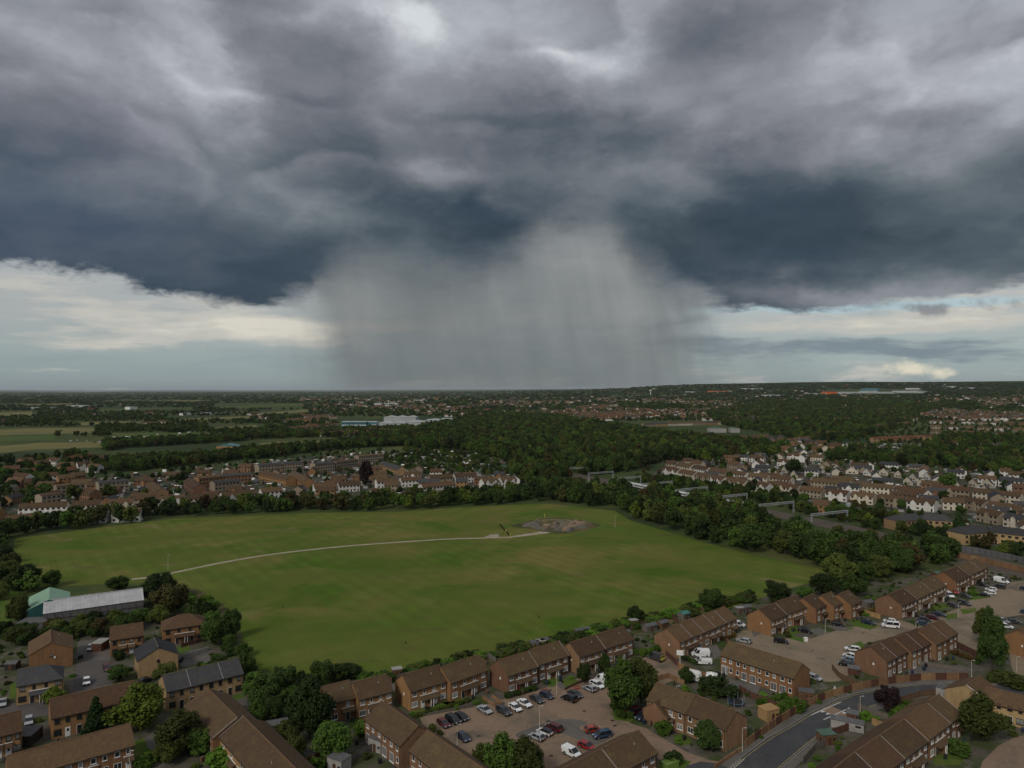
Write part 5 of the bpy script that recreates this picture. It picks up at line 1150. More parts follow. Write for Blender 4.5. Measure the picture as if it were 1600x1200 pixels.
mb = MB(); mb.face([(-1.75, -1.45, 2.33), (1.75, -1.45, 2.33), (1.75, 1.4, 2.9), (-1.75, 1.4, 2.9)]); mb.build('roof', M['slab_pale'], t)
p = P2(1150, 1101); t = tag(empty('trampoline', (p.x, p.y, 0)), 'round black garden trampoline with blue rim', 'trampoline'); mb = MB(); mb.cyl((0, 0, .72), (0, 0, .76), 1.7, n=24); mb.build('mat', M['plastic_black'], t)
mb = MB(); n = 24
for i in range(n):
    a, b = 2*math.pi*i/n, 2*math.pi*(i+1)/n; mb.face([(math.cos(a)*1.72, math.sin(a)*1.72, .8), (math.cos(b)*1.72, math.sin(b)*1.72, .8), (math.cos(b)*2.1, math.sin(b)*2.1, .76), (math.cos(a)*2.1, math.sin(a)*2.1, .76)][::-1])
mb.build('rim_pad', M['paint_blue'], t)
for i in range(6): a = i*math.pi/3; mb = MB(); mb.cyl((math.cos(a)*2, math.sin(a)*2, 0), (math.cos(a)*2, math.sin(a)*2, .74), .05, n=6); mb.cyl((math.cos(a)*2.05, math.sin(a)*2.05, .8), (math.cos(a)*2.05, math.sin(a)*2.05, 2.4), .03, n=5); mb.build('leg', M['post_grey'], t)
for px, py, lab in ((851, 1083, 'left of two orange plastic barriers behind the parked cars'), (901, 1078, 'right of two orange plastic barriers behind the parked cars')):
    p = P2(px, py); t = tag(empty('barrier', (p.x, p.y, 0), R(25)), lab, 'barrier', 'orange plastic barriers'); mb = MB(); mb.box(-.9, .9, -.05, .05, .75, 1.05); mb.box(-.9, .9, -.05, .05, .25, .5); mb.build('board', M['paint_orange'], t)
    for x in (-.75, .75): mb = MB(); mb.box(x-.05, x+.05, -.25, .25, 0, .08); mb.box(x-.04, x+.04, -.045, .045, .081, 1.1); mb.build('foot', M['paint_orange'], t)
p = P2(1259, 1002); t = tag(empty('white_bin', (p.x, p.y, 0)), 'white box bin at the corner of the upper cul-de-sac lawn', 'bin'); mb = MB(); mb.box(-.5, .5, -.4, .4, 0, 1.1, taper=1.08); mb.build('body', M['white_paint'], t); mb = MB(); mb.box(-.58, .58, -.48, .48, 1.103, 1.2); mb.build('lid', M['white_paint'], t)
p = P2(1300, 1196); t = tag(empty('skip_bin', (p.x, p.y, 0), R(30)), 'bright green garden container at the bottom edge', 'container'); t.location = (*P2(1047, 1199), 0); mb = MB(); mb.box(-1.6, 1.6, -.9, .9, 0, 1.2, taper=1.05); mb.build('body', M['paint_green'], t); mb = MB(); mb.box(-1.75, 1.75, -1.02, 1.02, 1.203, 1.35); mb.build('lid', M['paint_green'], t)
# front lawns, hedges
for i, pts in enumerate(([(640, 1112), (655, 1122), (700, 1108), (735, 1096), (728, 1090), (690, 1098)], [(690, 1098), (700, 1092), (716, 1098), (704, 1104)], [(846, 1064), (862, 1074), (882, 1066), (868, 1056)], [(872, 1064), (888, 1076), (905, 1064), (892, 1058)], [(548, 1118), (575, 1110), (590, 1122), (570, 1140), (545, 1135)], [(1225, 982), (1246, 978), (1252, 988), (1236, 994)], [(1222, 990), (1258, 998), (1256, 1004), (1228, 996)], [(1268, 980), (1290, 988), (1282, 992), (1264, 986)],
                         [(1310, 978), (1335, 982), (1322, 986), (1306, 984)], [(1325, 970), (1350, 968), (1375, 978), (1360, 984), (1335, 978)], [(1328, 1008), (1345, 1002), (1352, 1010), (1335, 1018)], [(1456, 946), (1480, 942), (1484, 950), (1460, 954)], [(1475, 960), (1495, 958), (1496, 966), (1480, 968)], [(1500, 952), (1525, 950), (1525, 956), (1505, 960)], [(1510, 930), (1545, 928), (1545, 934), (1515, 938)], [(1370, 1120), (1420, 1104), (1440, 1112), (1400, 1130)], [(1455, 1180), (1500, 1160), (1520, 1170), (1500, 1195), (1460, 1196)],
                         [(1178, 1100), (1210, 1092), (1232, 1108), (1210, 1118)], [(1320, 1168), (1336, 1162), (1332, 1176), (1318, 1180)], [(354, 1090), (376, 1084), (388, 1092), (370, 1100)], [(272, 1012), (296, 1006), (298, 1016), (276, 1022)], [(16, 1068), (34, 1064), (32, 1090), (14, 1092)], [(208, 1160), (226, 1152), (232, 1180), (210, 1186)], [(955, 1112), (985, 1098), (1010, 1108), (985, 1128), (960, 1124)], [(1050, 1150), (1070, 1146), (1082, 1160), (1066, 1166)], [(1040, 1180), (1080, 1190), (1060, 1215), (1025, 1200)], [(0, 925), (30, 920), (30, 965), (0, 975)])):
    sheet('lawn', pts, 'lawn', .018)
for i, pts in enumerate(([(760, 1094), (770, 1086), (790, 1098), (780, 1104)], [(868, 1068), (876, 1064), (884, 1074), (878, 1078)], [(1085, 1010), (1120, 1008), (1128, 1022), (1100, 1040)], [(1170, 978), (1195, 970), (1200, 985), (1178, 995)], [(1262, 985), (1280, 980), (1295, 988), (1280, 994)], [(1290, 978), (1308, 974), (1330, 984), (1310, 986)], [(1418, 1040), (1500, 1040), (1510, 1060), (1420, 1062)], [(1140, 1060), (1190, 1072), (1180, 1090), (1140, 1072)], [(150, 1000), (172, 998), (174, 1022), (152, 1024)], [(280, 1030), (326, 1020), (330, 1034), (284, 1042)], [(362, 1096), (392, 1088), (396, 1100), (372, 1110)])):
    sheet('paved_yard', pts, ('slab_pale' if False else 'paving_grey'), .022)
def hedge(pts, w, h, m, label):
    q = [P2(*p) for p in pts]; t = tag(empty('hedge', (q[0].x, q[0].y, 0)), label, 'hedge', 'garden hedges')
    for a, b in zip(q, q[1:]):
        L = (b-a).length; n = max(1, round(L/2.2)); rz = math.atan2((b-a).y, (b-a).x)
        for i in range(n):
            c = a+(b-a)*((i+.5)/n)-q[0]; o = obj('foliage', crowns('box', m)[0], t, (c.x, c.y, 0), rz+random.choice((0, math.pi))); o.scale = (L/n*1.12, w, h*random.uniform(.92, 1.08))
for a in (([(985, 1022), (1012, 1027), (1032, 1017)], 2.6, 2.6, 'leaf_fresh', 'thick green hedge at the end of the field-side row'), ([(648, 1122), (700, 1108), (735, 1096)], 1.2, 1.3, 'leaf_olive', 'low brownish hedge before the third house pair'),
          ([(788, 1092), (815, 1085), (838, 1077)], 2.0, 1.6, 'leaf_dark', 'dark hedge behind the two white cars'), ([(958, 1104), (968, 1122), (990, 1122)], 2.4, 1.8, 'leaf_mid', 'curved hedge round the tree island'),
          ([(1182, 1102), (1210, 1096), (1230, 1090)], 1.4, 1.7, 'leaf_fresh', 'hedge beside the trampoline lawn'), ([(1340, 963), (1372, 955)], 1.4, 1.8, 'leaf_gold', 'golden-brown hedge between narrow house and next terrace'),
          ([(1478, 1018), (1500, 1025), (1530, 1036)], 2.6, 1.4, 'leaf_gold', 'golden-brown hedge bank beside the dark fence'), ([(1128, 1002), (1150, 994)], 1.6, 1.4, 'leaf_gold', 'golden shrub strip at the right end of the five-house terrace'),
          ([(1062, 1028), (1090, 1040)], 1.6, 1.6, 'leaf_dark', 'dark hedge behind the white pickup truck'), ([(1510, 1068), (1560, 1066), (1585, 1068)], 2.4, 1.2, 'leaf_olive', 'clipped low hedge along the road at the right')): hedge(*a)

# the cycle track: mounds, gate posts, black barrier
def track():
    rg = random.Random(2); its = []
    for i in range(44):
        px, py = rg.uniform(812, 920), rg.uniform(813, 830)
        if abs(px-866)/62+abs(py-821)/13 > 1: continue
        p = P2(px, py); L, W_2, Hh = rg.uniform(5, 14), rg.uniform(2.2, 3.6), rg.uniform(1.0, 2.4); n = 10; mb = MB()
        ring0 = [(math.cos(2*math.pi*k/n)*L/2, math.sin(2*math.pi*k/n)*W_2/2, 0) for k in range(n)]; ring1 = [(x*.72+rg.uniform(-.1, .1), y*.62, Hh*.7) for x, y, z in ring0]; ring2 = [(x*.4, y*.25, Hh) for x, y, z in ring0]
        for a, b in ((ring0, ring1), (ring1, ring2)):
            for k in range(n): mb.face([a[k], a[(k+1) % n], b[(k+1) % n], b[k]])
        mb.face(ring2); o = mb.build('earth_mound', M[rg.choice(['track_dirt', 'rough_grass', 'paving_grey', 'paving_brick', 'track_dirt'])]); o.location = (p.x, p.y, .015); o.rotation_euler = (0, 0, rg.choice((.1, .35, 1.2))); tag(o, None, 'mound', 'earth mounds of the cycle track'); its.append(o)
    label_row(its, 'low earth mound on the cycle track, {n} from the left')
    fence([(781, 821), (789, 830), (797, 838.5)], 1.2, 'black barrier panels at the entrance of the cycle track', 'plastic_black', 'plastic_black', 2.0, 'barrier_fence', 'barrier', group='cycle track furniture')
    for px, py, lab in ((790.5, 834, 'yellow post on the black barrier, farther one'), (797, 840.5, 'yellow post at the near end of the black barrier'), (851, 808.5, 'yellow post at the far side of the cycle track')):
        p = P2(px, py); t = tag(empty('marker_post', (p.x, p.y, 0)), lab, 'post', 'yellow posts of the cycle track'); mb = MB(); mb.box(-.12, .12, -.12, .12, 0, 1.8); mb.build('shaft', M['paint_yellow'], t); mb = MB(); mb.box(-.35, .35, -.06, .06, 1.802, 2.2); mb.build('panel', M['paint_yellow'], t)
    p = P2(778, 835); t = tag(empty('bench', (p.x, p.y, 0)), 'pale bench beside the entrance of the cycle track', 'bench'); mb = MB(); mb.box(-1.5, 1.5, -.3, .3, .42, .5); mb.build('seat', M['concrete'], t)
    for x in (-1.2, 1.2): mb = MB(); mb.box(x-.12, x+.12, -.25, .25, 0, .417); mb.build('leg', M['concrete'], t)
    for px, py, lab in ((842, 966, 'small dark post standing in the mown grass, middle one'), (442, 949, 'small dark post standing in the mown grass, left one'), (634, 1006, 'small dark post standing in the mown grass, nearest the houses')):
        p = P2(px, py); mb = MB(); mb.cyl((0, 0, 0), (0, 0, .75), .16, .13, 8); mb.cyl((0, 0, .75), (0, 0, .85), .2, .12, 8); o = mb.build('marker_post', M['plastic_black']); o.location = (p.x, p.y, 0); tag(o, lab, 'post', 'dark posts in the field')
track()

for i, (px, py) in enumerate(((857, 1127), (913, 1111), (957, 1126), (961, 1134), (861, 1181), (1270, 1017), (1349, 989), (748, 1150))):
    p = P2(px, py); mb = MB(); mb.box(-.45, .45, -.35, .35, 0, .008); mb.box(-.38, .38, -.28, .28, .0085, .014)
    o = mb.build('drain_cover', M['gutter']); o.location = (p.x, p.y, .019); o.rotation_euler = (0, 0, .4)
    tag(o, 'dark iron drain cover let into the brick paving, ' + ['by the dark red people carrier', 'left of the tree island', 'above the orange-red hatchback', 'beside the garage forecourt', 'near the small white van', 'in the upper cul-de-sac turning', 'below the white minibus', 'near the silver saloon'][i], 'drain cover', 'drain covers')

bins = []
BMM = {}
for o in [o for o in bpy.data.objects if o.parent is None and o.name.split('.')[0] in ('brick_house', 'brick_terrace')]:
    wl = [c for c in o.children if c.name.startswith('wall')][0]; xs = [v.co.x for v in wl.data.vertices]; ys = [v.co.y for v in wl.data.vertices]
    for k in range(2):
        x, y = random.uniform(min(xs)+.5, max(xs)-.5), min(ys)-random.uniform(1.5, 2.6); c, s_ = math.cos(o.rotation_euler.z), math.sin(o.rotation_euler.z)
        p = (o.location.x+x*c-y*s_, o.location.y+x*s_+y*c); m = random.choice(['plastic_black', 'plastic_black', 'wood_fence', 'paint_navy', 'paint_charcoal'])
        if m not in BMM:
            mb = MB(); mb.box(-.27, .27, -.3, .3, .06, .95, taper=1.12); lb = MB(); lb.box(-.32, .32, -.37, .37, .953, 1.06, taper=.92); wb = MB(); wb.cyl((-.28, .28, .1), (.28, .28, .1), .1, n=8); BMM[m] = (mb.mesh('body', M[m]), lb.mesh('lid', M[m]), wb.mesh('wheels', M['tyre']))
        t = tag(empty('wheelie_bin', (p[0], p[1], .01), o.rotation_euler.z+random.uniform(-.4, .4)), None, 'bin', 'wheelie bins before the house fronts'); bins.append(t)
        for nm, me in zip(('body', 'lid', 'axle'), BMM[m]): obj(nm, me, t)
label_row(bins, 'small wheelie bin before the brick house fronts, {n} from the left')

# ------------------------------------------------------------------ railway
GAN = [(1268, 803, 1324, 797), (1187, 788, 1240, 783), (1125, 775, 1167, 771), (1057, 765, 1105, 760), (1003, 756, 1050, 751.5), (965, 747, 1001, 743.5), (920, 739, 958, 736), (878, 732, 918, 729)]
GH_ = 7.4
GC = [((P2(a, b, GH_)+P2(c, d, GH_))/2) for a, b, c, d in GAN]
dirn = (GC[-1]-GC[0]).normalized()
RL = [P2(1680, 915), P2(1560, 882), P2(1470, 860), P2(1390, 841)]+GC+[GC[-1]+dirn*60, GC[-1]+dirn*160]
ribbon('railway_bed', [tuple(p) for p in RL], 19, 'ballast', .03, world=True)
def offset_line(q, off):
    r = []
    for i, p in enumerate(q):
        d = (q[min(i+1, len(q)-1)]-q[max(i-1, 0)]).normalized(); r.append(p+Vector((-d.y, d.x))*off)
    return r
for k, off in enumerate((-6.6, -2.4, 2.4, 6.6)):
    for s in (-.72, .72): ribbon('rail', [tuple(p) for p in offset_line(RL, off+s)], .16, 'rail', .20, world=True)
for i, (a, b, c, d) in enumerate(GAN):
    A, B = P2(a, b, GH_), P2(c, d, GH_); m = (A+B)/2; L = (B-A).length; t = empty('railway_gantry', (m.x, m.y, 0), math.atan2((B-A).y, (B-A).x))
    tag(t, 'steel lattice gantry over the railway, %s from the right' % ordinal(i+1), 'gantry', 'lattice gantries over the railway')
    for s in (-1, 1):
        mb = MB(); x = s*L/2
        for dx in (-.35, .35): mb.box(x+dx*2.2-.1, x+dx*2.2+.1, -.14, .14, 0, .01); mb.cyl((x+dx*2.0, 0, 0), (x+dx, 0, GH_), .11, n=5)
        for z in range(1, 7): mb.cyl((x-.7+.05*z, 0, z-.6), (x+.7-.05*z, 0, z+.3), .05, n=4)
        mb.build('column', M['steel'], t)
    mb = MB()
    for y in (-.35, .35):
        mb.box(-L/2-.4, L/2+.4, y-.08, y+.08, GH_-.08, GH_+.08); mb.box(-L/2-.4, L/2+.4, y-.08, y+.08, GH_-1.15, GH_-1.0)
    n = int(L/1.3)
    for j in range(n):
        x0, x1 = -L/2+L*j/n, -L/2+L*(j+1)/n
        for y in (-.35, .35): mb.cyl((x0, y, GH_-1.05 if j % 2 else GH_), (x1, y, GH_ if j % 2 else GH_-1.05), .05, n=4)
    mb.build('beam', M['steel'], t)
    for off in (-6.6, -2.4, 2.4, 6.6):
        mb = MB(); mb.cyl((off, 0, GH_-1.1), (off, 0, GH_-1.9), .05, n=5); mb.cyl((off, 0, GH_-1.9), (off+.9, 0, GH_-1.7), .04, n=5); mb.build('insulator', M['post_grey'], t)
tl_ = offset_line(RL, 2.4)
# train: carriages strung along the near-left track
def along(q, s):
    for a, b in zip(q, q[1:]):
        L = (b-a).length
        if s <= L: return a+(b-a)*(s/L), math.atan2((b-a).y, (b-a).x)
        s -= L
    return q[-1], math.atan2((q[-1]-q[-2]).y, (q[-1]-q[-2]).x)
S0 = sum((b-a).length for a, b in zip(tl_[:5], tl_[1:5]))+66
tr = []
for i in range(7):
    p, rz = along(tl_, S0+i*20.4); t = tag(empty('train_carriage', (p.x, p.y, .25), rz), 'white-roofed train carriage on the railway, %s from the front on the right' % ordinal(i+1), 'train carriage', 'carriages of the passenger train')
    pr = [(-1.38, .9), (-1.42, 2.2), (-1.25, 3.2)]
    mb = MB(); c = [(-1.38, .9), (-1.42, 2.2), (-1.28, 3.15), (1.28, 3.15), (1.42, 2.2), (1.38, .9)]
    for a, b in zip(c, c[1:]+c[:1]): mb.face([(-9.9, a[0], a[1]), (9.9, a[0], a[1]), (9.9, b[0], b[1]), (-9.9, b[0], b[1])][::-1])
    mb.face([(-9.9, y, z) for y, z in c]); mb.face([(9.9, y, z) for y, z in c][::-1]); mb.build('body', M['train_yellow' if False else 'train_roof'], t)
    mb = MB(); c = [(-1.30, 3.16), (-.9, 3.65), (0, 3.8), (.9, 3.65), (1.30, 3.16)]
    for a, b in zip(c, c[1:]): mb.face([(-9.9, a[0], a[1]), (-9.9, b[0], b[1]), (9.9, b[0], b[1]), (9.9, a[0], a[1])][::-1])
    for x in (-9.9, 9.9): mb.face([(x, y, z) for y, z in c])
    mb.build('roof', M['train_roof'], t)
    for s in (-1, 1):
        mb = MB(); mb.box(-9.2, 9.2, s*1.435-.02, s*1.435+.02, 1.9, 2.75); mb.build('window_band', M['car_glass'], t)
    for x in (-7, 7): mb = MB(); mb.box(x-1.6, x+1.6, -1.15, 1.15, .05, .88); mb.build('bogie', M['plastic_black'], t)
    if i == 0: mb = MB(); mb.box(-9.96, -9.91, -1.2, 1.2, 1.0, 2.0); mb.build('cab_front', M['train_yellow'], t)
for x_ in range(0, 20): p, _ = along(RL, x_*28); FOOT.append((p.x, p.y, 12))
for i in range(60): p, _ = along(RL, i*9); FOOT.append((p.x, p.y, 10.5))
fence([(1488, 860), (1530, 866), (1580, 876), (1650, 894)], 3.0, 'long grey-blue screen fence beside the railway at the right edge', 'felt_grey', 'gutter', 3.0, 'railway_fence', 'fence', .08, .14, group='railway boundaries')
fence([(1488, 870), (1530, 878), (1580, 890), (1650, 908)], 2.4, 'brown brick wall below the railway at the right edge', 'brick_wall', 'brick_wall', 3.4, 'railway_wall', 'wall', .25, .4, group='railway boundaries')
# ------------------------------------------------------------------ town in the middle distance
def free_grid():
    g = {}
    for x, y, r in FOOT:
        for i in range(int((x-r)//10), int((x+r)//10)+1):
            for j in range(int((y-r)//10), int((y+r)//10)+1): g.setdefault((i, j), []).append((x, y, r*r))
    return g
TG = {}
def terrace(a, b, rh=7.8, eh=5.2, dep=8.0, n=4, wall='render_white', roof='roof_brown', hip=(0, 0), gablets=0, chim=True, name='terrace', cat='terrace', group=None, look='', win=True, rg=random, storeys=2):
    A, B = P2(a[0], a[1], rh), P2(b[0], b[1], rh); d = B-A; L = d.length; c = (A+B)/2; z = hgt(c.x, c.y)
    t = tag(empty(name, (c.x, c.y, z), math.atan2(d.y, d.x)), None, cat, group); t['look'] = look
    if sum(hip): L += 0
    wall_mesh(L, dep, eh, rh, hip).build('wall', M[wall], t); ro = roof_mesh(L, dep, eh, rh, .3, .15, hip).build('roof', M[roof], t)
    if win:
        wb = MB(); k = max(2, round(L/2.9))
        for i in range(k):
            x = -L/2+L*(i+.5)/k
            for s in range(storeys):
                z0 = .9+s*2.7
                if s == 0 and i % 2: wb.box(x-.45, x+.45, -dep/2-.04, -dep/2-.004, .05, 2.1)
                else: wb.box(x-.75, x+.75, -dep/2-.04, -dep/2-.004, z0, z0+1.25)
        tag(wb.build('window', M['glass'], t), kind='stuff')
    for i in range(gablets):
        x = -L/2+L*(i+.5)/gablets; g = MB(); y = -dep/2-.5
        g.box(x-1.3, x+1.3, y, -dep/2-.002, 0, eh); g.face([(x-1.5, y-.05, eh), (x+1.5, y-.05, eh), (x, y-.05, eh+1.5)])
        o = g.build('bay_gable', M[wall], t); r = MB(); r.face([(x-1.6, y-.15, eh-.05), (x, y-.15, eh+1.6), (x, 0, eh+1.6), (x-1.6, -dep/2+.2, eh-.05)]); r.face([(x+1.6, y-.15, eh-.05), (x+1.6, -dep/2+.2, eh-.05), (x, 0, eh+1.6), (x, y-.15, eh+1.6)]); r.build('bay_roof', M[roof], o)
    if chim:
        for i in range(max(1, n//2)):
            x = -L/2+L*(i+.5)/max(1, n//2); cb = MB(); cb.box(x-.45, x+.45, -.3, .3, rh-.5, rh+1.1); cb.box(x-.3, x-.1, -.1, .1, rh+1.1, rh+1.4); cb.box(x+.1, x+.3, -.1, .1, rh+1.1, rh+1.4); cb.build('chimney', M['brick_wall'], ro)
    for i in range(max(2, int(L/6))+1):
        p = A+(B-A)*(i/max(2, int(L/6))); FOOT.append((p.x, p.y, dep*.75))
    return t
ROWS = []
def row(pts, text, group, step=22, gap=2.5, **kw):
    """a street of terraces along the ridge line seen at pts"""
    rg = random.Random(len(ROWS)+40); its = []
    rh = kw.get('rh', 7.8); walls = kw.pop('walls', ['render_white']); roofs = kw.pop('roofs', ['roof_brown', 'roof_brown', 'roof_red', 'roof_grey']); gb = kw.pop('gb', 0)
    for (a, b) in zip(pts, pts[1:]):
        A, B = P2(*a, rh), P2(*b, rh); L = (B-A).length; n = max(1, round(L/step)); g = gap/L
        for i in range(n):
            f0, f1 = i/n+g/2, (i+1)/n-g/2; A2, B2 = A+(B-A)*f0, A+(B-A)*f1
            za = hgt(A2.x, A2.y)+rh; zb = hgt(B2.x, B2.y)+rh
            w_, r_ = rg.choice(walls), rg.choice(roofs)
            lk = {'render_white': 'white', 'render_cream': 'cream', 'render_tan': 'tan', 'brick_yellow': 'yellow brick', 'brick_orange': 'orange brick', 'brick_red': 'red brick', 'slab_pale': 'pale grey'}[w_]+' '
            its.append(terrace(PX(A2.x, A2.y, za), PX(B2.x, B2.y, zb), wall=w_, roof=r_, gablets=rg.choice((0, gb, gb)) if gb else 0, look=lk, group=group, n=max(1, round((B2-A2).length/5.5)), rg=rg, **kw))
    ROWS.append(its); label_row(its, text)
GLT = 'terraced houses beyond the field on the left'
WW = ['render_white', 'render_white', 'render_cream', 'render_white', 'render_tan']
row([(27, 787), (110, 783), (212, 778)], '{o}terrace in the left row behind the field trees, {n} from the left', GLT, walls=WW, gb=2)
row([(120, 797), (225, 793)], '{o}terrace half hidden right behind the field trees, {n} from the left', GLT, walls=WW)
row([(240, 776), (342, 770), (402, 764)], '{o}terrace with bays in the middle of the left town, {n} from the left', GLT, walls=WW, gb=2)
row([(404, 763), (442, 760)], '{o}terrace left of the orange brick flats, {n} from the left', GLT, walls=WW)
row([(487, 755), (563, 751)], '{o}terrace above the densest field trees, {n} from the left', GLT, walls=WW, roofs=['roof_red', 'roof_brown'])
row([(576, 766), (592, 762)], '{o}house poking out between the field trees, {n} from the left', GLT, walls=['render_white'], roofs=['roof_rust'])
row([(585, 748), (660, 744)], '{o}terrace below the copper-dark tree, {n} from the left', GLT, walls=WW, roofs=['roof_red', 'roof_brown'])
row([(655, 756), (710, 751)], '{o}terrace just behind the field trees right of centre, {n} from the left', GLT, walls=['render_white'], roofs=['roof_red', 'roof_brown'])
row([(668, 742), (745, 738)], '{o}terrace in the second street right of centre, {n} from the left', GLT, walls=WW, roofs=['roof_red', 'roof_brown'])
row([(750, 748), (806, 744)], '{o}terrace at the right end of the left town, {n} from the left', GLT, walls=['render_white'], roofs=['roof_red', 'roof_brown'], gb=2)
row([(5, 806), (60, 801)], '{o}low house behind the trees at the left edge, {n} from the left', GLT, walls=WW)
GFL = 'three-storey flats beyond the field'
for pts, w in (([(400, 725), (440, 722), (473, 720)], 'render_tan'), ([(487, 723), (520, 720), (556, 716)], 'render_tan'), ([(556, 711), (597, 708)], 'render_tan'), ([(84, 757), (132, 753)], 'render_tan'), ([(150, 752), (200, 748)], 'render_tan'), ([(58, 772), (92, 768)], 'render_tan'), ([(305, 745), (345, 741), (392, 738)], 'brick_red'), ([(330, 752), (372, 748)], 'render_tan')):
    row(pts, '{o}flat block of the group seen near x %d, {n} from the left' % pts[0][0] if False else '{o}flats %s, {n} from the left' % {400: 'left of the big copper-dark tree', 487: 'behind the copper-dark tree', 556: 'at the back near the allotments', 84: 'at the left among dark trees', 150: 'left of the yellow-green estate tree', 58: 'low behind the left row', 305: 'with red fronts in the left town', 330: 'in front of the red-fronted ones'}[pts[0][0]], GFL, walls=[w], roofs=['roof_grey', 'roof_brown'], rh=9.6, eh=8.4, dep=9, storeys=3, chim=False, step=26, gap=1.5, name='apartment_block', cat='flats')
for a, b, lk, w in (((455, 744), (412, 735), 'orange brick gable-ended terrace left of the parked lane', 'brick_orange'), ((482, 747), (458, 736), 'orange brick gable-ended terrace right of the parked lane', 'brick_orange'), ((628, 729), (598, 720), 'long oblique flats beside the copper-dark tree', 'brick_yellow'), ((253, 763), (238, 752), 'brick hall with gable towards the viewer', 'brick_red'), ((312, 757), (296, 746), 'brown gabled hall right of the small car park', 'brick_red'), ((150, 765), (128, 762), 'brown house with broad roof beside the estate tree', 'brick_red')):
    t = terrace(b, a, rh=8.2, eh=5.6, dep=9, n=5, wall=w, roof='roof_grey' if w == 'brick_yellow' else 'roof_brown', chim=False, group=GFL); t['label'] = lk; del t['look']
GRD = 'red brick houses at the far left'
rg = random.Random(12); its = []
for px, py in ((14, 746), (38, 748), (60, 752), (6, 728), (30, 716), (52, 720), (78, 714), (92, 722), (110, 712), (128, 708), (146, 712), (120, 722), (100, 730), (140, 724), (70, 738), (90, 742), (112, 738), (40, 732), (24, 738)):
    w = rg.uniform(11, 17); s = F/((CAMH-8)*F/(py-Y0)); t = terrace((px, py), (px+w*s*.9, py+rg.uniform(-3, 2)), rh=8.2, eh=5.3, dep=8, n=2, wall=rg.choice(['brick_orange', 'brick_yellow', 'brick_red', 'render_white']), roof=rg.choice(['roof_red', 'roof_rust', 'roof_brown']), gablets=rg.choice((0, 1)), chim=False, group=GRD, name='house', cat='house'); its.append(t)
label_row(its, 'gabled house in the red-roofed cluster at far left, {n} from the left')
GRT = 'terraced houses of the right-hand town'
WR = ['render_white', 'render_cream', 'render_white', 'render_tan', 'render_cream']; RB = ['roof_red', 'roof_brown', 'roof_red', 'roof_brown', 'roof_grey']
row([(1215, 754), (1290, 763), (1370, 771), (1466, 781)], '{o}terrace in the row nearest the railway gantries, {n} from the left', GRT, walls=WR, roofs=RB, gb=2)
row([(1040, 728), (1090, 737), (1135, 746), (1205, 755)], '{o}terrace left end of the railway-side row, {n} from the left', GRT, walls=WR, roofs=RB, gb=2)
row([(1268, 746), (1330, 752), (1400, 758), (1452, 766)], '{o}terrace in the second row from the railway, {n} from the left', GRT, walls=WR, roofs=RB)
row([(1060, 722), (1110, 730), (1170, 738), (1240, 745)], '{o}terrace in the second row behind the gantries, {n} from the left', GRT, walls=WR, roofs=RB)
row([(1495, 773), (1545, 782), (1605, 792)], '{o}terrace with dormers at the right edge, {n} from the left', GRT, walls=WR, roofs=['roof_red', 'roof_brown'], gb=2)
row([(1530, 793), (1570, 800), (1610, 806)], '{o}terrace below it at the right edge, {n} from the left', GRT, walls=WR, roofs=['roof_brown', 'roof_grey'], gb=1)
row([(1455, 756), (1520, 762), (1600, 770)], '{o}terrace right of the bungalow street, {n} from the left', GRT, walls=WR, roofs=RB, gb=1)
row([(1525, 742), (1560, 744), (1605, 748)], '{o}pale house pair right of the bungalows, {n} from the left', GRT, walls=['render_white'], roofs=['roof_grey', 'roof_red'], step=16)
row([(1362, 683), (1410, 681), (1460, 679)], '{o}rust-roofed terrace in the long row among the far trees, {n} from the left', GRT, walls=['brick_yellow', 'brick_orange'], roofs=['roof_rust'], step=24, gap=.5, gb=2)
row([(1325, 690), (1360, 695), (1392, 700)], '{o}white-gabled terrace below the rust-roofed row, {n} from the left', GRT, walls=['render_white'], roofs=['roof_grey', 'roof_brown'], gb=2)
row([(1295, 692), (1316, 693)], '{o}red-fronted house left of the white-gabled row, {n} from the left', GRT, walls=['brick_red'], roofs=['roof_red'])
row([(1005, 661), (1060, 659.5), (1120, 658), (1183, 656)], '{o}terrace in the long far row above the central wood, {n} from the left', GRT, walls=['render_tan', 'render_cream', 'brick_yellow'], roofs=['roof_brown', 'roof_grey'], step=30, gap=.5)
row([(1102, 682), (1150, 681), (1200, 679)], '{o}terrace right of the central wood, {n} from the left', GRT, walls=['brick_red', 'render_tan'], roofs=['roof_brown', 'roof_red'], step=26, gb=2)
row([(1150, 690), (1190, 693), (1225, 690)], '{o}house in the street climbing right of the central wood, {n} from the left', GRT, walls=WR, roofs=RB, step=18)
row([(1200, 690), (1230, 685), (1265, 681)], '{o}house along the pale street right of centre, {n} from the left', GRT, walls=['render_cream', 'brick_yellow'], roofs=['roof_red', 'roof_brown'], step=18)
row([(1282, 652), (1315, 653), (1348, 654)], '{o}terrace alone among the far right trees, {n} from the left', GRT, walls=['render_tan', 'brick_red'], roofs=['roof_red'], step=28)
row([(1365, 664), (1400, 661), (1420, 658)], '{o}house in the small far group among trees, {n} from the left', GRT, walls=['render_tan', 'brick_orange'], roofs=['roof_brown', 'roof_red'], step=24)
for k, (y0, y1) in enumerate(((648, 650), (656, 660), (664, 669), (672, 676))):
    row([(1450, y0), (1525, y0+1.5), (1610, y1)], '{o}terrace in the %s far street at upper right, {n} from the left' % ordinal(k+1), GRT, walls=['render_white', 'render_tan', 'render_white', 'brick_red'], roofs=RB, step=26, gap=7, gb=1)
row([(1440, 700), (1500, 702), (1545, 705)], '{o}terrace between the far right tree groups, {n} from the left', GRT, walls=WR, roofs=RB, step=22, gap=5)
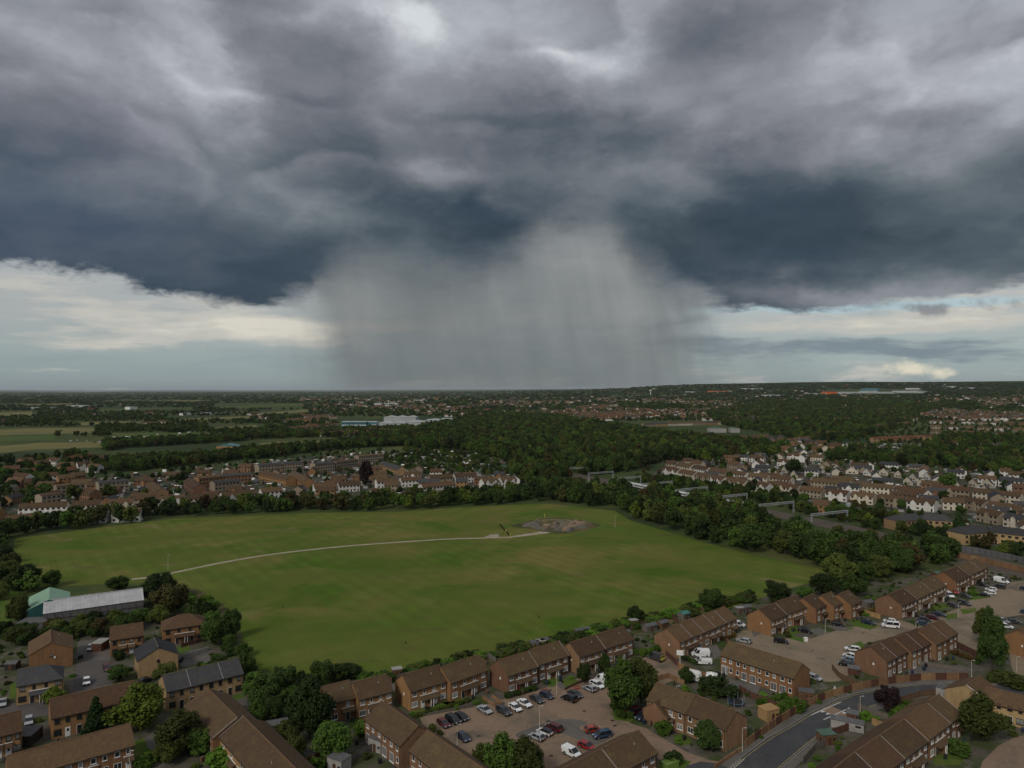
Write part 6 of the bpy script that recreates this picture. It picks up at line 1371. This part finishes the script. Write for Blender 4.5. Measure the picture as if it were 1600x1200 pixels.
row([(1470, 688), (1530, 690), (1610, 694)], '{o}terrace above the far right tree group, {n} from the left', GRT, walls=WR, roofs=['roof_grey', 'roof_brown'], step=22, gap=5)
row([(1560, 712), (1610, 716)], '{o}terrace at the right edge among dark trees, {n} from the left', GRT, walls=WR, roofs=RB, step=22, gap=4)
row([(1392, 805), (1436, 802), (1487, 805)], '{o}hip-roofed flats above the railway, {n} from the left', GFL, walls=['brick_yellow'], roofs=['roof_grey'], rh=8.2, eh=5.6, dep=11, hip=(3, 3), chim=False, step=22, gap=1, name='apartment_block', cat='flats')
row([(1490, 824), (1540, 820), (1612, 828)], '{o}hip-roofed flats near the right edge above the railway, {n} from the left', GFL, walls=['brick_yellow'], roofs=['roof_grey'], rh=8.2, eh=5.6, dep=11, hip=(3, 3), chim=False, step=20, gap=2, name='apartment_block', cat='flats')
# bungalows with cream gables towards the viewer
its = []; rg = random.Random(31)
for px, py in [(1262+i*23.5+rg.uniform(-3, 3), 722+i*2.2+rg.uniform(-2, 2)) for i in range(13)]+[(1370+i*24, 738+i*2.6+rg.uniform(-2, 2)) for i in range(8)]+[(1225, 728), (1240, 735), (1212, 735)]:
    s = 1/((CAMH-6)/(py-Y0)); t = terrace((px, py), (px+rg.uniform(-1, 4), py-7.5*s*s/F*1.2), rh=6.6, eh=3.0, dep=10.5, n=1, wall=rg.choice(['render_cream', 'render_white', 'render_cream']), roof=rg.choice(['roof_grey', 'roof_red', 'roof_brown', 'roof_slate']), chim=False, name='bungalow', cat='bungalow', group='gabled bungalows of the right-hand town', win=False)
    wb = MB(); L = t.children[0].dimensions.x or 9; x = min(v.co.x for v in t.children[0].data.vertices); wb.box(x-.05, x-.004, -2.6, -1.0, .9, 2.1); wb.box(x-.05, x-.004, .6, 2.6, .9, 2.1); tag(wb.build('window', M['glass'], t), kind='stuff'); its.append(t)
label_row(its, 'pale gabled bungalow in the bungalow streets at the right, {n} from the left')
for px, py, lab, w in ((1083, 719, 'yellow rendered house standing above the railway terraces', 'render_cream'), (1140, 720, 'tan house beside the yellow one above the railway terraces', 'render_tan'), (1271, 780, 'orange brick building beside the railway gantries', 'brick_orange')):
    s = (py-Y0)/(CAMH-8); t = terrace((px, py), (px+10*s, py+1.5), rh=8.4, eh=5.6, dep=8, n=2, wall=w, roof='roof_red', group=GRT, name='house', cat='house'); t['label'] = lab; del t['look']

def fill_houses(poly, count, seed, text, group, ang, walls, roofs, mind=15):
    rg = random.Random(seed); its = []; q = [P2(*p) for p in poly]; x0, x1 = min(p.x for p in q), max(p.x for p in q); y0, y1 = min(p.y for p in q), max(p.y for p in q); tries = 0
    while len(its) < count and tries < 6000:
        tries += 1; x, y = rg.uniform(x0, x1), rg.uniform(y0, y1); c = False; j = len(q)-1
        for i in range(len(q)):
            if (q[i].y > y) != (q[j].y > y) and x < (q[j].x-q[i].x)*(y-q[i].y)/(q[j].y-q[i].y)+q[i].x: c = not c
            j = i
        if not c or any((x-a)**2+(y-b)**2 < (r+6.5)**2 for a, b, r in FOOT): continue
        a = R(ang+rg.uniform(-6, 6)+rg.choice((0, 0, 90))); L = rg.uniform(9, 17); d = Vector((math.cos(a), math.sin(a)))*L/2; rh = rg.uniform(6.4, 8.2)
        A, B = Vector((x, y))-d, Vector((x, y))+d; w = rg.choice(walls)
        its.append(terrace(PX(A.x, A.y, rh+hgt(A.x, A.y)), PX(B.x, B.y, rh+hgt(B.x, B.y)), rh=rh, eh=rh-2.7, dep=rg.uniform(7, 9), n=2, wall=w, roof=rg.choice(roofs), chim=rg.random() < .5, gablets=rg.choice((0, 0, 1)), name='house', cat='house', group=group))
    label_row(its, text)
fill_houses([(1020, 738), (1210, 772), (1300, 786), (1480, 822), (1640, 850), (1640, 745), (1520, 742), (1330, 728), (1250, 715), (1180, 716), (1060, 726)], 60, 5, 'scattered house between the streets of the right-hand town, {n} from the left', GRT, -28, ['render_white', 'render_cream', 'render_tan', 'render_white', 'brick_red'], ['roof_red', 'roof_brown', 'roof_grey', 'roof_brown', 'roof_slate'])
fill_houses([(1100, 700), (1200, 715), (1290, 722), (1330, 705), (1280, 690), (1200, 682), (1110, 688)], 26, 6, 'scattered house right of the central wood, {n} from the left', GRT, -10, ['render_white', 'render_cream', 'brick_yellow', 'brick_red'], ['roof_red', 'roof_brown', 'roof_grey'])
fill_houses([(-40, 815), (120, 800), (400, 785), (560, 776), (700, 768), (820, 760), (815, 745), (600, 735), (400, 735), (250, 748), (60, 765), (-40, 775)], 46, 7, 'scattered house or garage block in the left town, {n} from the left', GLT, 4, ['render_white', 'render_tan', 'brick_red', 'brick_orange', 'render_tan'], ['roof_brown', 'roof_grey', 'roof_red', 'roof_brown'])
fill_houses([(1110, 650), (1200, 634), (1330, 632), (1470, 640), (1430, 655), (1390, 672), (1330, 686), (1240, 686), (1200, 674), (1130, 662)], 34, 8, 'scattered house among the woods at upper right, {n} from the left', GRT, -8, ['render_white', 'render_cream', 'render_tan', 'brick_red'], ['roof_red', 'roof_brown', 'roof_grey', 'roof_brown'])
# small sheds, greenhouses and car roofs too small to tell apart
def clutter(poly, n, seed, name, label):
    rg = random.Random(seed); mb = MB(); q = [P2(*p) for p in poly]; x0, x1 = min(p.x for p in q), max(p.x for p in q); y0, y1 = min(p.y for p in q), max(p.y for p in q); k = 0
    mats = ['white_paint', 'slab_pale', 'felt_grey', 'wood_fence', 'felt_green', 'paint_charcoal', 'paint_silver', 'roof_brown']
    while k < n:
        x, y = rg.uniform(x0, x1), rg.uniform(y0, y1); c = False; j = len(q)-1
        for i in range(len(q)):
            if (q[i].y > y) != (q[j].y > y) and x < (q[j].x-q[i].x)*(y-q[i].y)/(q[j].y-q[i].y)+q[i].x: c = not c
            j = i
        if not c: continue
        k += 1
        if any((x-a)**2+(y-b)**2 < (r*.85)**2 for a, b, r in FOOT): continue
        M_ = Matrix.Translation((x, y, hgt(x, y))) @ Matrix.Rotation(rg.uniform(-.5, .3), 4, 'Z'); w, d, h = rg.uniform(1.8, 5), rg.uniform(1.6, 3), rg.uniform(1.4, 2.5); m = rg.randrange(8)
        mb.box(-w/2, w/2, -d/2, d/2, 0, h*.8, rg.choice((m, 3, 1)), M_); mb.box(-w/2-.1, w/2+.1, -d/2-.1, d/2+.1, h*.81, h, m, M_, 1.0, .35)
    tag(mb.build(name, [M[x] for x in mats]), label, 'sheds', kind='stuff')
clutter([(-60, 825), (120, 805), (400, 790), (830, 764), (815, 728), (720, 704), (600, 706), (400, 722), (160, 745), (-60, 780)], 900, 3, 'garden_clutter', 'sheds, greenhouses and parked cars packed into the gardens of the left town')
clutter([(1020, 738), (1210, 772), (1300, 790), (1480, 832), (1640, 860), (1640, 700), (1440, 690), (1330, 700), (1200, 700), (1060, 722)], 900, 4, 'garden_clutter', 'sheds, greenhouses and parked cars packed into the gardens of the right-hand town')
clutter([(100, 690), (400, 668), (520, 660), (520, 682), (400, 684), (180, 694)], 120, 9, 'allotment_sheds', 'tiny allotment sheds and caravans in the fields at left')
for i, (px, py, h) in enumerate(((1034, 783, 28), (1046, 786, 30), (1022, 778, 27), (1098, 800, 36), (1112, 803, 36), (1088, 797, 34), (1166, 818, 40), (1178, 820, 40), (1155, 815, 38), (1246, 838, 30), (1262, 842, 28), (1122, 806, 36), (976, 768, 22), (964, 766, 22))):
    T(px, py, h*.95, h, ['leaf_dark', 'leaf_mid', 'leaf_olive'][i % 3], 'tall %s tree hiding part of the train, %s counted from the centre outwards' % (LOOK[['leaf_dark', 'leaf_mid', 'leaf_olive'][i % 3]], ordinal(i+1)), 'mid', group='trees between the field and the railway')
# ------------------------------------------------------------------ large far buildings
def block(name, px0, px1, py, h, dep, wall, roof, label, cat='building', pitch=0.0, bands=0, rz=None, fascia=None):
    A, B = G(px0, py), G(px1, py); m = (A+B)/2; L = (B-A).length; t = tag(empty(name, (m.x, m.y+dep/2, min(hgt(A.x, A.y), hgt(B.x, B.y))-1), math.atan2(B.y-A.y, B.x-A.x)), label, cat)
    mb = MB(); mb.box(-L/2, L/2, -dep/2, dep/2, 0, h+1); mb.build('wall', M[wall], t)
    rb = MB()
    if pitch:
        n = max(1, round(L/28))
        for i in range(n):
            x0, x1 = -L/2+L*i/n, -L/2+L*(i+1)/n-.4; xm = (x0+x1)/2; z = h+1.003
            for q in ([(x0, -dep/2-.4, z), (xm, -dep/2-.4, z+pitch), (xm, dep/2+.4, z+pitch), (x0, dep/2+.4, z)], [(xm, -dep/2-.4, z+pitch), (x1, -dep/2-.4, z), (x1, dep/2+.4, z), (xm, dep/2+.4, z+pitch)], [(x0, -dep/2-.4, z), (x1, -dep/2-.4, z), (xm, -dep/2-.4, z+pitch)]): rb.face(q)
    else: rb.box(-L/2-.5, L/2+.5, -dep/2-.5, dep/2+.5, h+1.003, h+1.6)
    rb.build('roof', M[roof], t)
    for i in range(bands):
        k = max(3, int(L/4.5)); wb = MB()
        for j in range(k): x = -L/2+L*(j+.5)/k; wb.box(x-L/k*.36, x+L/k*.36, -dep/2-.08, -dep/2-.004, 2.4+i*3.6, 4.0+i*3.6)
        tag(wb.build('window', M['glass' if i % 2 else 'white_paint'], t), kind='stuff')
    if fascia: fb = MB(); fb.box(-L/2-.1, L/2+.1, -dep/2-.15, -dep/2-.1, h-1.5, h+.5); fb.build('fascia', M[fascia], t)
    for i in range(7): p = A+(B-A)*(i/6); FOOT.append((p.x, p.y+dep/2, dep*.8))
    return t
block('college_building', 534, 572, 672, 16, 20, 'blue_clad', 'factory_roof', 'blue-glazed modern block with white window bands beyond the pitches', bands=4)
block('college_building', 573, 588, 671.5, 15, 24, 'blue_clad', 'factory_roof', 'darker blue end of the modern block beside the white roofs', bands=3)
for a in ((589, 632, 668, 9, 45, 3.0, 'low white factory roof right of the blue block, nearest one'), (634, 662, 666, 9, 50, 2.5, 'low white factory roof, second from the blue block'), (664, 688, 663, 9, 60, 2.0, 'long low white factory, third from the blue block'), (690, 711, 661, 10, 30, 0.0, 'white flat-roofed factory at the right end of the group'), (600, 650, 660, 13, 40, 2.5, 'taller pale factory hall behind the white roofs')):
    block('factory', a[0], a[1], a[2], a[3], a[4], 'factory_wall', 'factory_roof', a[6], 'factory', a[5])
block('sports_hall', 338, 372, 703, 5, 14, 'brick_orange', 'blue_clad', 'brick pavilion with blue roof beside the green pitch', 'pavilion', 3.0)
block('warehouse', 1292, 1306, 616, 15, 60, 'orange_clad', 'orange_clad', 'bright orange warehouse on the skyline at the right', 'warehouse')
for i, (a, b, y, h, w) in enumerate(((1310, 1345, 615.5, 13, 'factory_wall'), (1346, 1375, 614.5, 15, 'factory_wall'), (1376, 1402, 615, 11, 'factory_wall'), (1400, 1440, 613.5, 12, 'factory_roof'), (1350, 1376, 611, 18, 'blue_clad'), (1262, 1290, 617, 9, 'factory_wall'), (1196, 1225, 619.5, 9, 'factory_roof'), (1160, 1185, 608.5, 9, 'factory_roof'), (1110, 1135, 613, 10, 'orange_clad'), (1075, 1088, 613.5, 9, 'factory_wall'), (1418, 1440, 608.5, 10, 'factory_roof'), (1475, 1495, 605.5, 10, 'factory_roof'), (1505, 1525, 607.5, 9, 'factory_roof'), (1440, 1456, 614, 9, 'factory_wall'), (105, 135, 636, 7, 'factory_roof'), (38, 78, 639, 6, 'factory_wall'), (280, 288, 649, 6, 'white_paint'), (314, 321, 648.5, 6, 'white_paint'), (196, 204, 640, 10, 'white_paint'), (650, 664, 627, 8, 'factory_roof'), (584, 622, 632.5, 7, 'factory_roof'))):
    block('warehouse', a, b, y, h, 45, w, 'factory_roof', 'long low far-off warehouse, %s of the pale ones on the skyline list' % ordinal(i+1) if False else 'pale far-off warehouse among trees, %s' % ('%s of the right skyline group' % ordinal(i+1) if i < 14 else '%s of the left and centre ones' % ordinal(i-13)), 'warehouse')
for x0, x1, y, lab in ((1108, 1135, 676, 'pale green hall left of the far terraces'), (1142, 1156, 676, 'pale green hall right of its wider twin'), (925, 960, 667, 'low brown hall in front of the central wood')): block('hall', x0, x1, y, 8, 14, 'slab_pale' if 'green' in lab else 'brick_red', 'felt_green' if 'green' in lab else 'roof_brown', lab, 'hall', 2.0)
p = G(1016.5, 617); t = tag(empty('water_tower', p), 'white mushroom-shaped water tower on the skyline', 'water tower'); mb = MB(); mb.cyl((0, 0, 0), (0, 0, 24), 3.4, 2.6, 12); mb.build('stem', M['white_paint'], t); mb = MB(); mb.cyl((0, 0, 24), (0, 0, 30), 3, 9, 16); mb.cyl((0, 0, 30), (0, 0, 35), 9, 8, 16); mb.build('tank', M['white_paint'], t)
T(571, 755, 30, 36, 'leaf_copper', 'big copper-dark tree standing among the flats', 'mid', group='single trees in the far town')
T(168, 778, 32, 22, 'leaf_lime', 'yellow-green round tree behind the left terraces', 'mid', group='single trees in the far town'); T(78, 750, 26, 24, 'leaf_dark', 'dark round tree beside the far left red houses', 'mid', group='single trees in the far town')
T(282, 758, 26, 22, 'leaf_dark', 'dark tree between the brick halls of the left town', 'mid', group='single trees in the far town'); T(116, 782, 30, 26, 'leaf_olive', 'olive tree before the tan flats at the left', 'mid', group='single trees in the far town')
T(1104, 728, 18, 26, 'leaf_lime', 'pale yellow-green tree above the railway terraces', 'mid', group='single trees in the far town'); T(1176, 768, 24, 20, 'leaf_dark', 'dark round tree among the railway-side terraces', 'mid', group='single trees in the far town')
T(1480, 764, 32, 26, 'leaf_mid', 'round green tree at the end of the bungalow street', 'mid', group='single trees in the far town'); T(1240, 742, 28, 26, 'leaf_dark', 'dark tree left of the bungalow street', 'mid', group='single trees in the far town')
T(1380, 822, 34, 30, 'leaf_olive', 'olive tree beside the green strip above the railway', 'mid', group='single trees in the far town'); T(1400, 824, 26, 30, 'leaf_lime', 'yellowish tree left of the hip-roofed flats', 'mid', group='single trees in the far town'); T(1498, 826, 24, 26, 'leaf_conifer', 'blackish conifer between the hip-roofed flats', 'cone', 'conifer', group='single trees in the far town')

# ------------------------------------------------------------------ woods that read as one mass
WC = bpy.data.collections.new('woodland_crowns'); n_ = 0
for m in ('leaf_dark', 'leaf_dark', 'leaf_dark', 'leaf_mid', 'leaf_mid', 'leaf_olive', 'leaf_dark', 'leaf_autumn', 'leaf_mid', 'leaf_conifer', 'leaf_lime'):
    for o in bpy.data.objects:
        if o.name.startswith('crown') and o.parent and o.data.materials and o.data.materials[0] is M[m] and o.data in crowns('mid', m) and o.name not in WC.objects: WC.objects.link(o); break
FCN = bpy.data.collections.new('far_crowns')
for i, m in enumerate(('leaf_dark', 'leaf_dark', 'leaf_mid', 'leaf_olive', 'leaf_dark')):
    px, py = 845+i*14, 770+i; p = P2(px, py); t = tree(p.x, p.y, 11, 11, m, 'far', 'tree', '%s tree at the inner edge of the railway belt, %s of five' % (LOOK[m], ordinal(i+1)), 'trees between the field and the railway')
    FCN.objects.link([c for c in t.children if c.name.startswith('crown')][0])
def scatter(name, pts, coll, label):
    me = bpy.data.meshes.new(name); me.from_pydata([(x, y, hgt(x, y)) for x, y, h, w in pts], [], [])
    at = me.attributes.new('sc', 'FLOAT_VECTOR', 'POINT'); at.data.foreach_set('vector', [v for x, y, h, w in pts for v in (w, w, h)])
    o = obj(name, me); tag(o, label, 'trees', kind='stuff')
    ng = bpy.data.node_groups.new(name, 'GeometryNodeTree'); ng.interface.new_socket('Geometry', in_out='INPUT', socket_type='NodeSocketGeometry'); ng.interface.new_socket('Geometry', in_out='OUTPUT', socket_type='NodeSocketGeometry')
    N = ng.nodes.new; gi, go = N('NodeGroupInput'), N('NodeGroupOutput'); ip = N('GeometryNodeInstanceOnPoints'); ci = N('GeometryNodeCollectionInfo')
    ci.inputs[0].default_value = coll; ci.inputs[1].default_value = True; ci.inputs[2].default_value = True; ip.inputs['Pick Instance'].default_value = True
    na = N('GeometryNodeInputNamedAttribute'); na.data_type = 'FLOAT_VECTOR'; na.inputs[0].default_value = 'sc'
    rv = N('FunctionNodeRandomValue'); rv.data_type = 'FLOAT_VECTOR'; rv.inputs[0].default_value = (0, 0, 0); rv.inputs[1].default_value = (0, 0, 6.28)
    ri = N('FunctionNodeRandomValue'); ri.data_type = 'INT'; ri.inputs['Min'].default_value = 0; ri.inputs['Max'].default_value = max(0, len(coll.objects)-1); ri.inputs['Seed'].default_value = 5
    lk = ng.links.new; lk(gi.outputs[0], ip.inputs['Points']); lk(ci.outputs[0], ip.inputs['Instance']); lk(rv.outputs[0], ip.inputs['Rotation']); lk(na.outputs[0], ip.inputs['Scale'])
    lk([s for s in ri.outputs if s.type == 'INT'][0], ip.inputs['Instance Index']); lk(ip.outputs[0], go.inputs[0])
    md = o.modifiers.new('scatter', 'NODES'); md.node_group = ng
    return o
GRID = free_grid()
def free(x, y): return all((x-a)**2+(y-b)**2 > r2 for a, b, r2 in GRID.get((int(x//10), int(y//10)), ()))
FOOT_SAVE, FOOT = FOOT, []
def zs(poly, sp, hr, wr, seed, keep=1.0): return [(x, y, h, w) for x, y, h, w, m, k in zone(poly, sp, hr, wr, ['leaf_dark'], ['mid'], seed, keep=keep) if free(x, y)]
W1 = zs([(560, 690), (620, 680), (700, 662), (780, 650), (860, 652), (960, 668), (1040, 682), (1140, 692), (1230, 702), (1200, 714), (1120, 718), (1040, 721), (990, 737), (900, 745), (835, 766), (800, 745), (790, 722), (720, 704), (640, 700)], 10.5, (7.5, 16.5), (.75, 1.2), 61)
scatter('central_wood', W1, WC, 'dense mixed wood filling the middle of the view behind the railway')
hed = zs([(160, 706), (200, 700), (340, 692), (372, 690), (372, 684), (330, 686), (160, 694)], 10, (8, 12), (.9, 1.2), 62)+zs([(155, 737), (165, 724), (250, 718), (340, 713), (400, 705), (400, 716), (300, 728), (200, 738)], 9, (8, 12), (.9, 1.2), 63)
hed += zs([(400, 718), (480, 708), (560, 700), (640, 697), (640, 688), (540, 692), (500, 699), (430, 703), (390, 708)], 9.5, (8, 12), (.9, 1.2), 64)+zs([(372, 690), (400, 686), (540, 683), (640, 682), (640, 670), (520, 673), (400, 680)], 10.5, (8, 12), (.9, 1.2), 65)
scatter('hedgerow_trees', hed, WC, 'dark rows of trees round the two sports pitches on the left')
rw = zs([(1100, 646), (1200, 628), (1330, 628), (1480, 634), (1440, 650), (1400, 672), (1330, 690), (1240, 690), (1200, 678), (1120, 664)], 15, (8, 14), (.85, 1.15), 66, .8)+zs([(1380, 720), (1450, 702), (1520, 706), (1610, 714), (1610, 742), (1540, 740), (1460, 730), (1390, 730)], 11, (8, 14), (.85, 1.15), 67, .8)
rw += zs([(1440, 700), (1480, 680), (1620, 684), (1620, 712), (1500, 704)], 13, (8, 13), (.85, 1.15), 68, .6)+zs([(1280, 716), (1330, 702), (1400, 710), (1390, 722), (1300, 722)], 11, (7, 12), (.85, 1.15), 69, .8)
scatter('town_woodland', rw, WC, 'tree groups between the streets of the right-hand town')
gd = zs([(-60, 850), (100, 815), (400, 796), (835, 770), (835, 742), (790, 725), (700, 706), (560, 703), (400, 715), (200, 738), (-60, 730)], 17, (3, 6.5), (.9, 1.3), 70, .62)+zs([(600, 745), (600, 712), (640, 702), (720, 706), (800, 728), (800, 744), (700, 740)], 9, (2.5, 6), (.9, 1.4), 71, .75)
gd += zs([(1000, 740), (1300, 800), (1480, 850), (1640, 865), (1640, 640), (1400, 655), (1200, 700), (1020, 715)], 17, (3, 7.5), (.9, 1.3), 72, .65)
scatter('garden_trees', gd, WC, 'small trees and shrubs scattered through the gardens of the far town')
em = zs([(990, 745), (1100, 757), (1200, 775), (1300, 797), (1380, 812), (1480, 835), (1640, 870), (1640, 885), (1480, 850), (1370, 830), (1280, 808), (1180, 785), (1080, 767), (990, 752)], 7.5, (4, 8), (.9, 1.3), 73)+zs([(-60, 730), (150, 708), (165, 735), (100, 760), (60, 790), (-60, 800)], 15, (7, 11), (.9, 1.2), 74, .7)
em += zs([(1380, 850), (1480, 852), (1490, 865), (1400, 870), (1330, 868), (1300, 845)], 8, (6, 11), (.9, 1.2), 75)
scatter('embankment_trees', em, WC, 'bushy trees on the railway bank and at the left edge of the town')
def in_paved(x, y):
    for q in PAVED:
        c = False; j = len(q)-1
        for i in range(len(q)):
            if (q[i].y > y) != (q[j].y > y) and x < (q[j].x-q[i].x)*(y-q[i].y)/(q[j].y-q[i].y)+q[i].x: c = not c
            j = i
        if c: return True
    return False
LWQ, RWQ = [P2(*p) for p in LW], [P2(*p) for p in RW]
PAVED.append([P2(*p) for p in ((1030, 1260), (1060, 1195), (1130, 1185), (1195, 1150), (1262, 1112), (1312, 1088), (1400, 1068), (1440, 1064), (1490, 1063), (1640, 1072), (1640, 1098), (1490, 1086), (1440, 1090), (1362, 1110), (1304, 1141), (1225, 1206), (1190, 1260))])
gs = [(x, y, h, w) for x, y, h, w in zs(EST, 3.6, (.5, 1.7), (1.0, 1.8), 81, .5) if y < 330 and not in_paved(x, y)]
BC = bpy.data.collections.new('shrub_crowns')
for m in ('leaf_mid', 'leaf_dark', 'leaf_olive', 'leaf_fresh'):
    for o in bpy.data.objects:
        if o.name.startswith('crown') and o.parent and o.data in crowns('bush', m) and o.name not in BC.objects: BC.objects.link(o); break
scatter('garden_shrubs', gs, BC, 'small shrubs and weeds scattered through the foreground gardens')
scatter('belt_trees', REST, WC, 'rear rows of trees in the belts round the field')
# far country: woods, hedges and orchards out to the skyline, and the roofs of the distant town
def far_land():
    rg = random.Random(99); tr_, hs = [], []
    from mathutils import noise as mn
    def dens(px, py, X, Y):
        nz = mn.noise((X/420, Y/700, 1.3)); n2_ = mn.noise((X/130, Y/240, 7.7))
        if px < 470:
            w = 1.0 if py < 631 else (.72 if py < 660 else .60); hshare = .004 if py < 640 else .02
        elif px < 1100:
            w = 1.0 if py < 622 else .82; hshare = .05 if py < 620 else .30
        else:
            w = .95 if py < 622 else .78; hshare = .06 if py < 622 else .30
        return w+nz*.35+n2_*.25, hshare*(1.9 if mn.noise((X/300, Y/420, 4.4)) > .05 else .15)
    rects = [(-50, 667, 150, 679), (-60, 690, 168, 704), (210, 700, 375, 718), (400, 686, 545, 702), (-40, 642, 60, 652), (525, 652, 715, 676), (225, 683, 290, 694), (325, 663, 408, 673), (1290, 608, 1445, 617)]
    for k in range(30000):
        px = rg.uniform(-120, 1720); u = rg.random()**1.25; py = 610+u*72 if px < 900 else 598+u*60
        if px >= 900 and py < 603 and px < 1000: continue
        hz = 610.5 if px < 480 else (609 if px < 700 else (606-(px-700)*.012))
        if py < hz: continue
        g = G(px, py); D = math.hypot(g.x, g.y)
        if D > 16000 or D < 950: continue
        if any(a < px < c and b < py < d for a, b, c, d in rects) or any(a < px < c and b < py < d for a, b, c, d in FRECT) or not free(g.x, g.y): continue
        w, hsr = dens(px, py, g.x, g.y)
        if rg.random() > w:
            if rg.random() < hsr*1.4: hs.append(g)
            continue
        if rg.random() < hsr*.5: hs.append(g); continue
        if D < 2200: h = rg.uniform(6, 12); tr_.append((g.x, g.y, h, h*rg.uniform(.9, 1.3)))
        else:
            h = rg.uniform(7, 13); f_ = min(3.2, D/2200); tr_.append((g.x, g.y, h, h*rg.uniform(1.0, 1.5)*f_))
    scatter('distant_woodland', tr_, FCN, 'woods, hedges and scattered trees of the far country up to the skyline')
    mb = MB(); mats = ['render_white', 'render_cream', 'brick_orange', 'render_tan', 'roof_brown', 'roof_red', 'roof_grey', 'roof_rust']
    for g in hs:
        L, dp, eh, rh = rg.uniform(9, 30), rg.uniform(8, 11), rg.uniform(4.5, 6), 0; rh = eh+3; a = rg.choice((0, .2, -.25, .1, 1.2))+rg.uniform(-.1, .1); ca, sa = math.cos(a), math.sin(a); wm, rm = rg.choice((0, 0, 1, 2, 3, 3)), rg.choice((4, 4, 5, 5, 6, 7))
        def tr(x, y, z): return (g.x+x*ca-y*sa, g.y+x*sa+y*ca, g.z+z)
        x, y = L/2, dp/2
        for s in (-1, 1):
            mb.face([tr(-x, s*y, 0), tr(x, s*y, 0), tr(x, s*y, eh), tr(-x, s*y, eh)], wm); mb.face([tr(-x, s*(y+.4), eh-.2), tr(x, s*(y+.4), eh-.2), tr(x, 0, rh), tr(-x, 0, rh)], rm)
            mb.face([tr(s*x, y, 0), tr(s*x, -y, 0), tr(s*x, -y, eh), tr(s*x, 0, rh), tr(s*x, y, eh)], wm)
    o = mb.build('distant_houses', [M[m] for m in mats]); tag(o, 'roofs and pale walls of the far-off town below the skyline', 'houses', kind='stuff')
    return len(tr_), len(hs)
print('far', far_land(), 'wood', len(W1), len(hed), len(rw), len(gd), len(em))
# small parked cars in the lanes of the left town
its = []; rg = random.Random(8)
for i in range(26):
    f = i/26; px, py = (441+f*26+rg.uniform(-1, 1), 745+f*16) if i < 14 else (rg.uniform(200, 290), rg.uniform(757, 766)); s = 1.2
    t = car(rg.choice(['hatch', 'estate', 'suv']), rg.choice(['white', 'silver', 'silver', 'charcoal', 'black', 'blue']), (px, py), (px+4, py+.5), None, 'small cars parked in the lanes of the left town'); its.append(t)
label_row(its, 'small parked car in the lanes of the far left town, {n} from the left')
# air: thin even haze over the whole valley
mb = MB(); mb.box(-52000, 52000, -52000, 52000, -3, 190)
hm = bpy.data.materials.new('haze'); hm.use_nodes = True; nt = hm.node_tree; nt.nodes.clear(); out = nt.nodes.new('ShaderNodeOutputMaterial'); pv = nt.nodes.new('ShaderNodeVolumePrincipled')
pv.inputs['Color'].default_value = (.80, .88, .95, 1); pv.inputs['Density'].default_value = HAZE; nt.links.new(pv.outputs[0], out.inputs['Volume'])
tag(mb.build('haze', hm), 'thin haze over the valley', 'haze', kind='stuff')
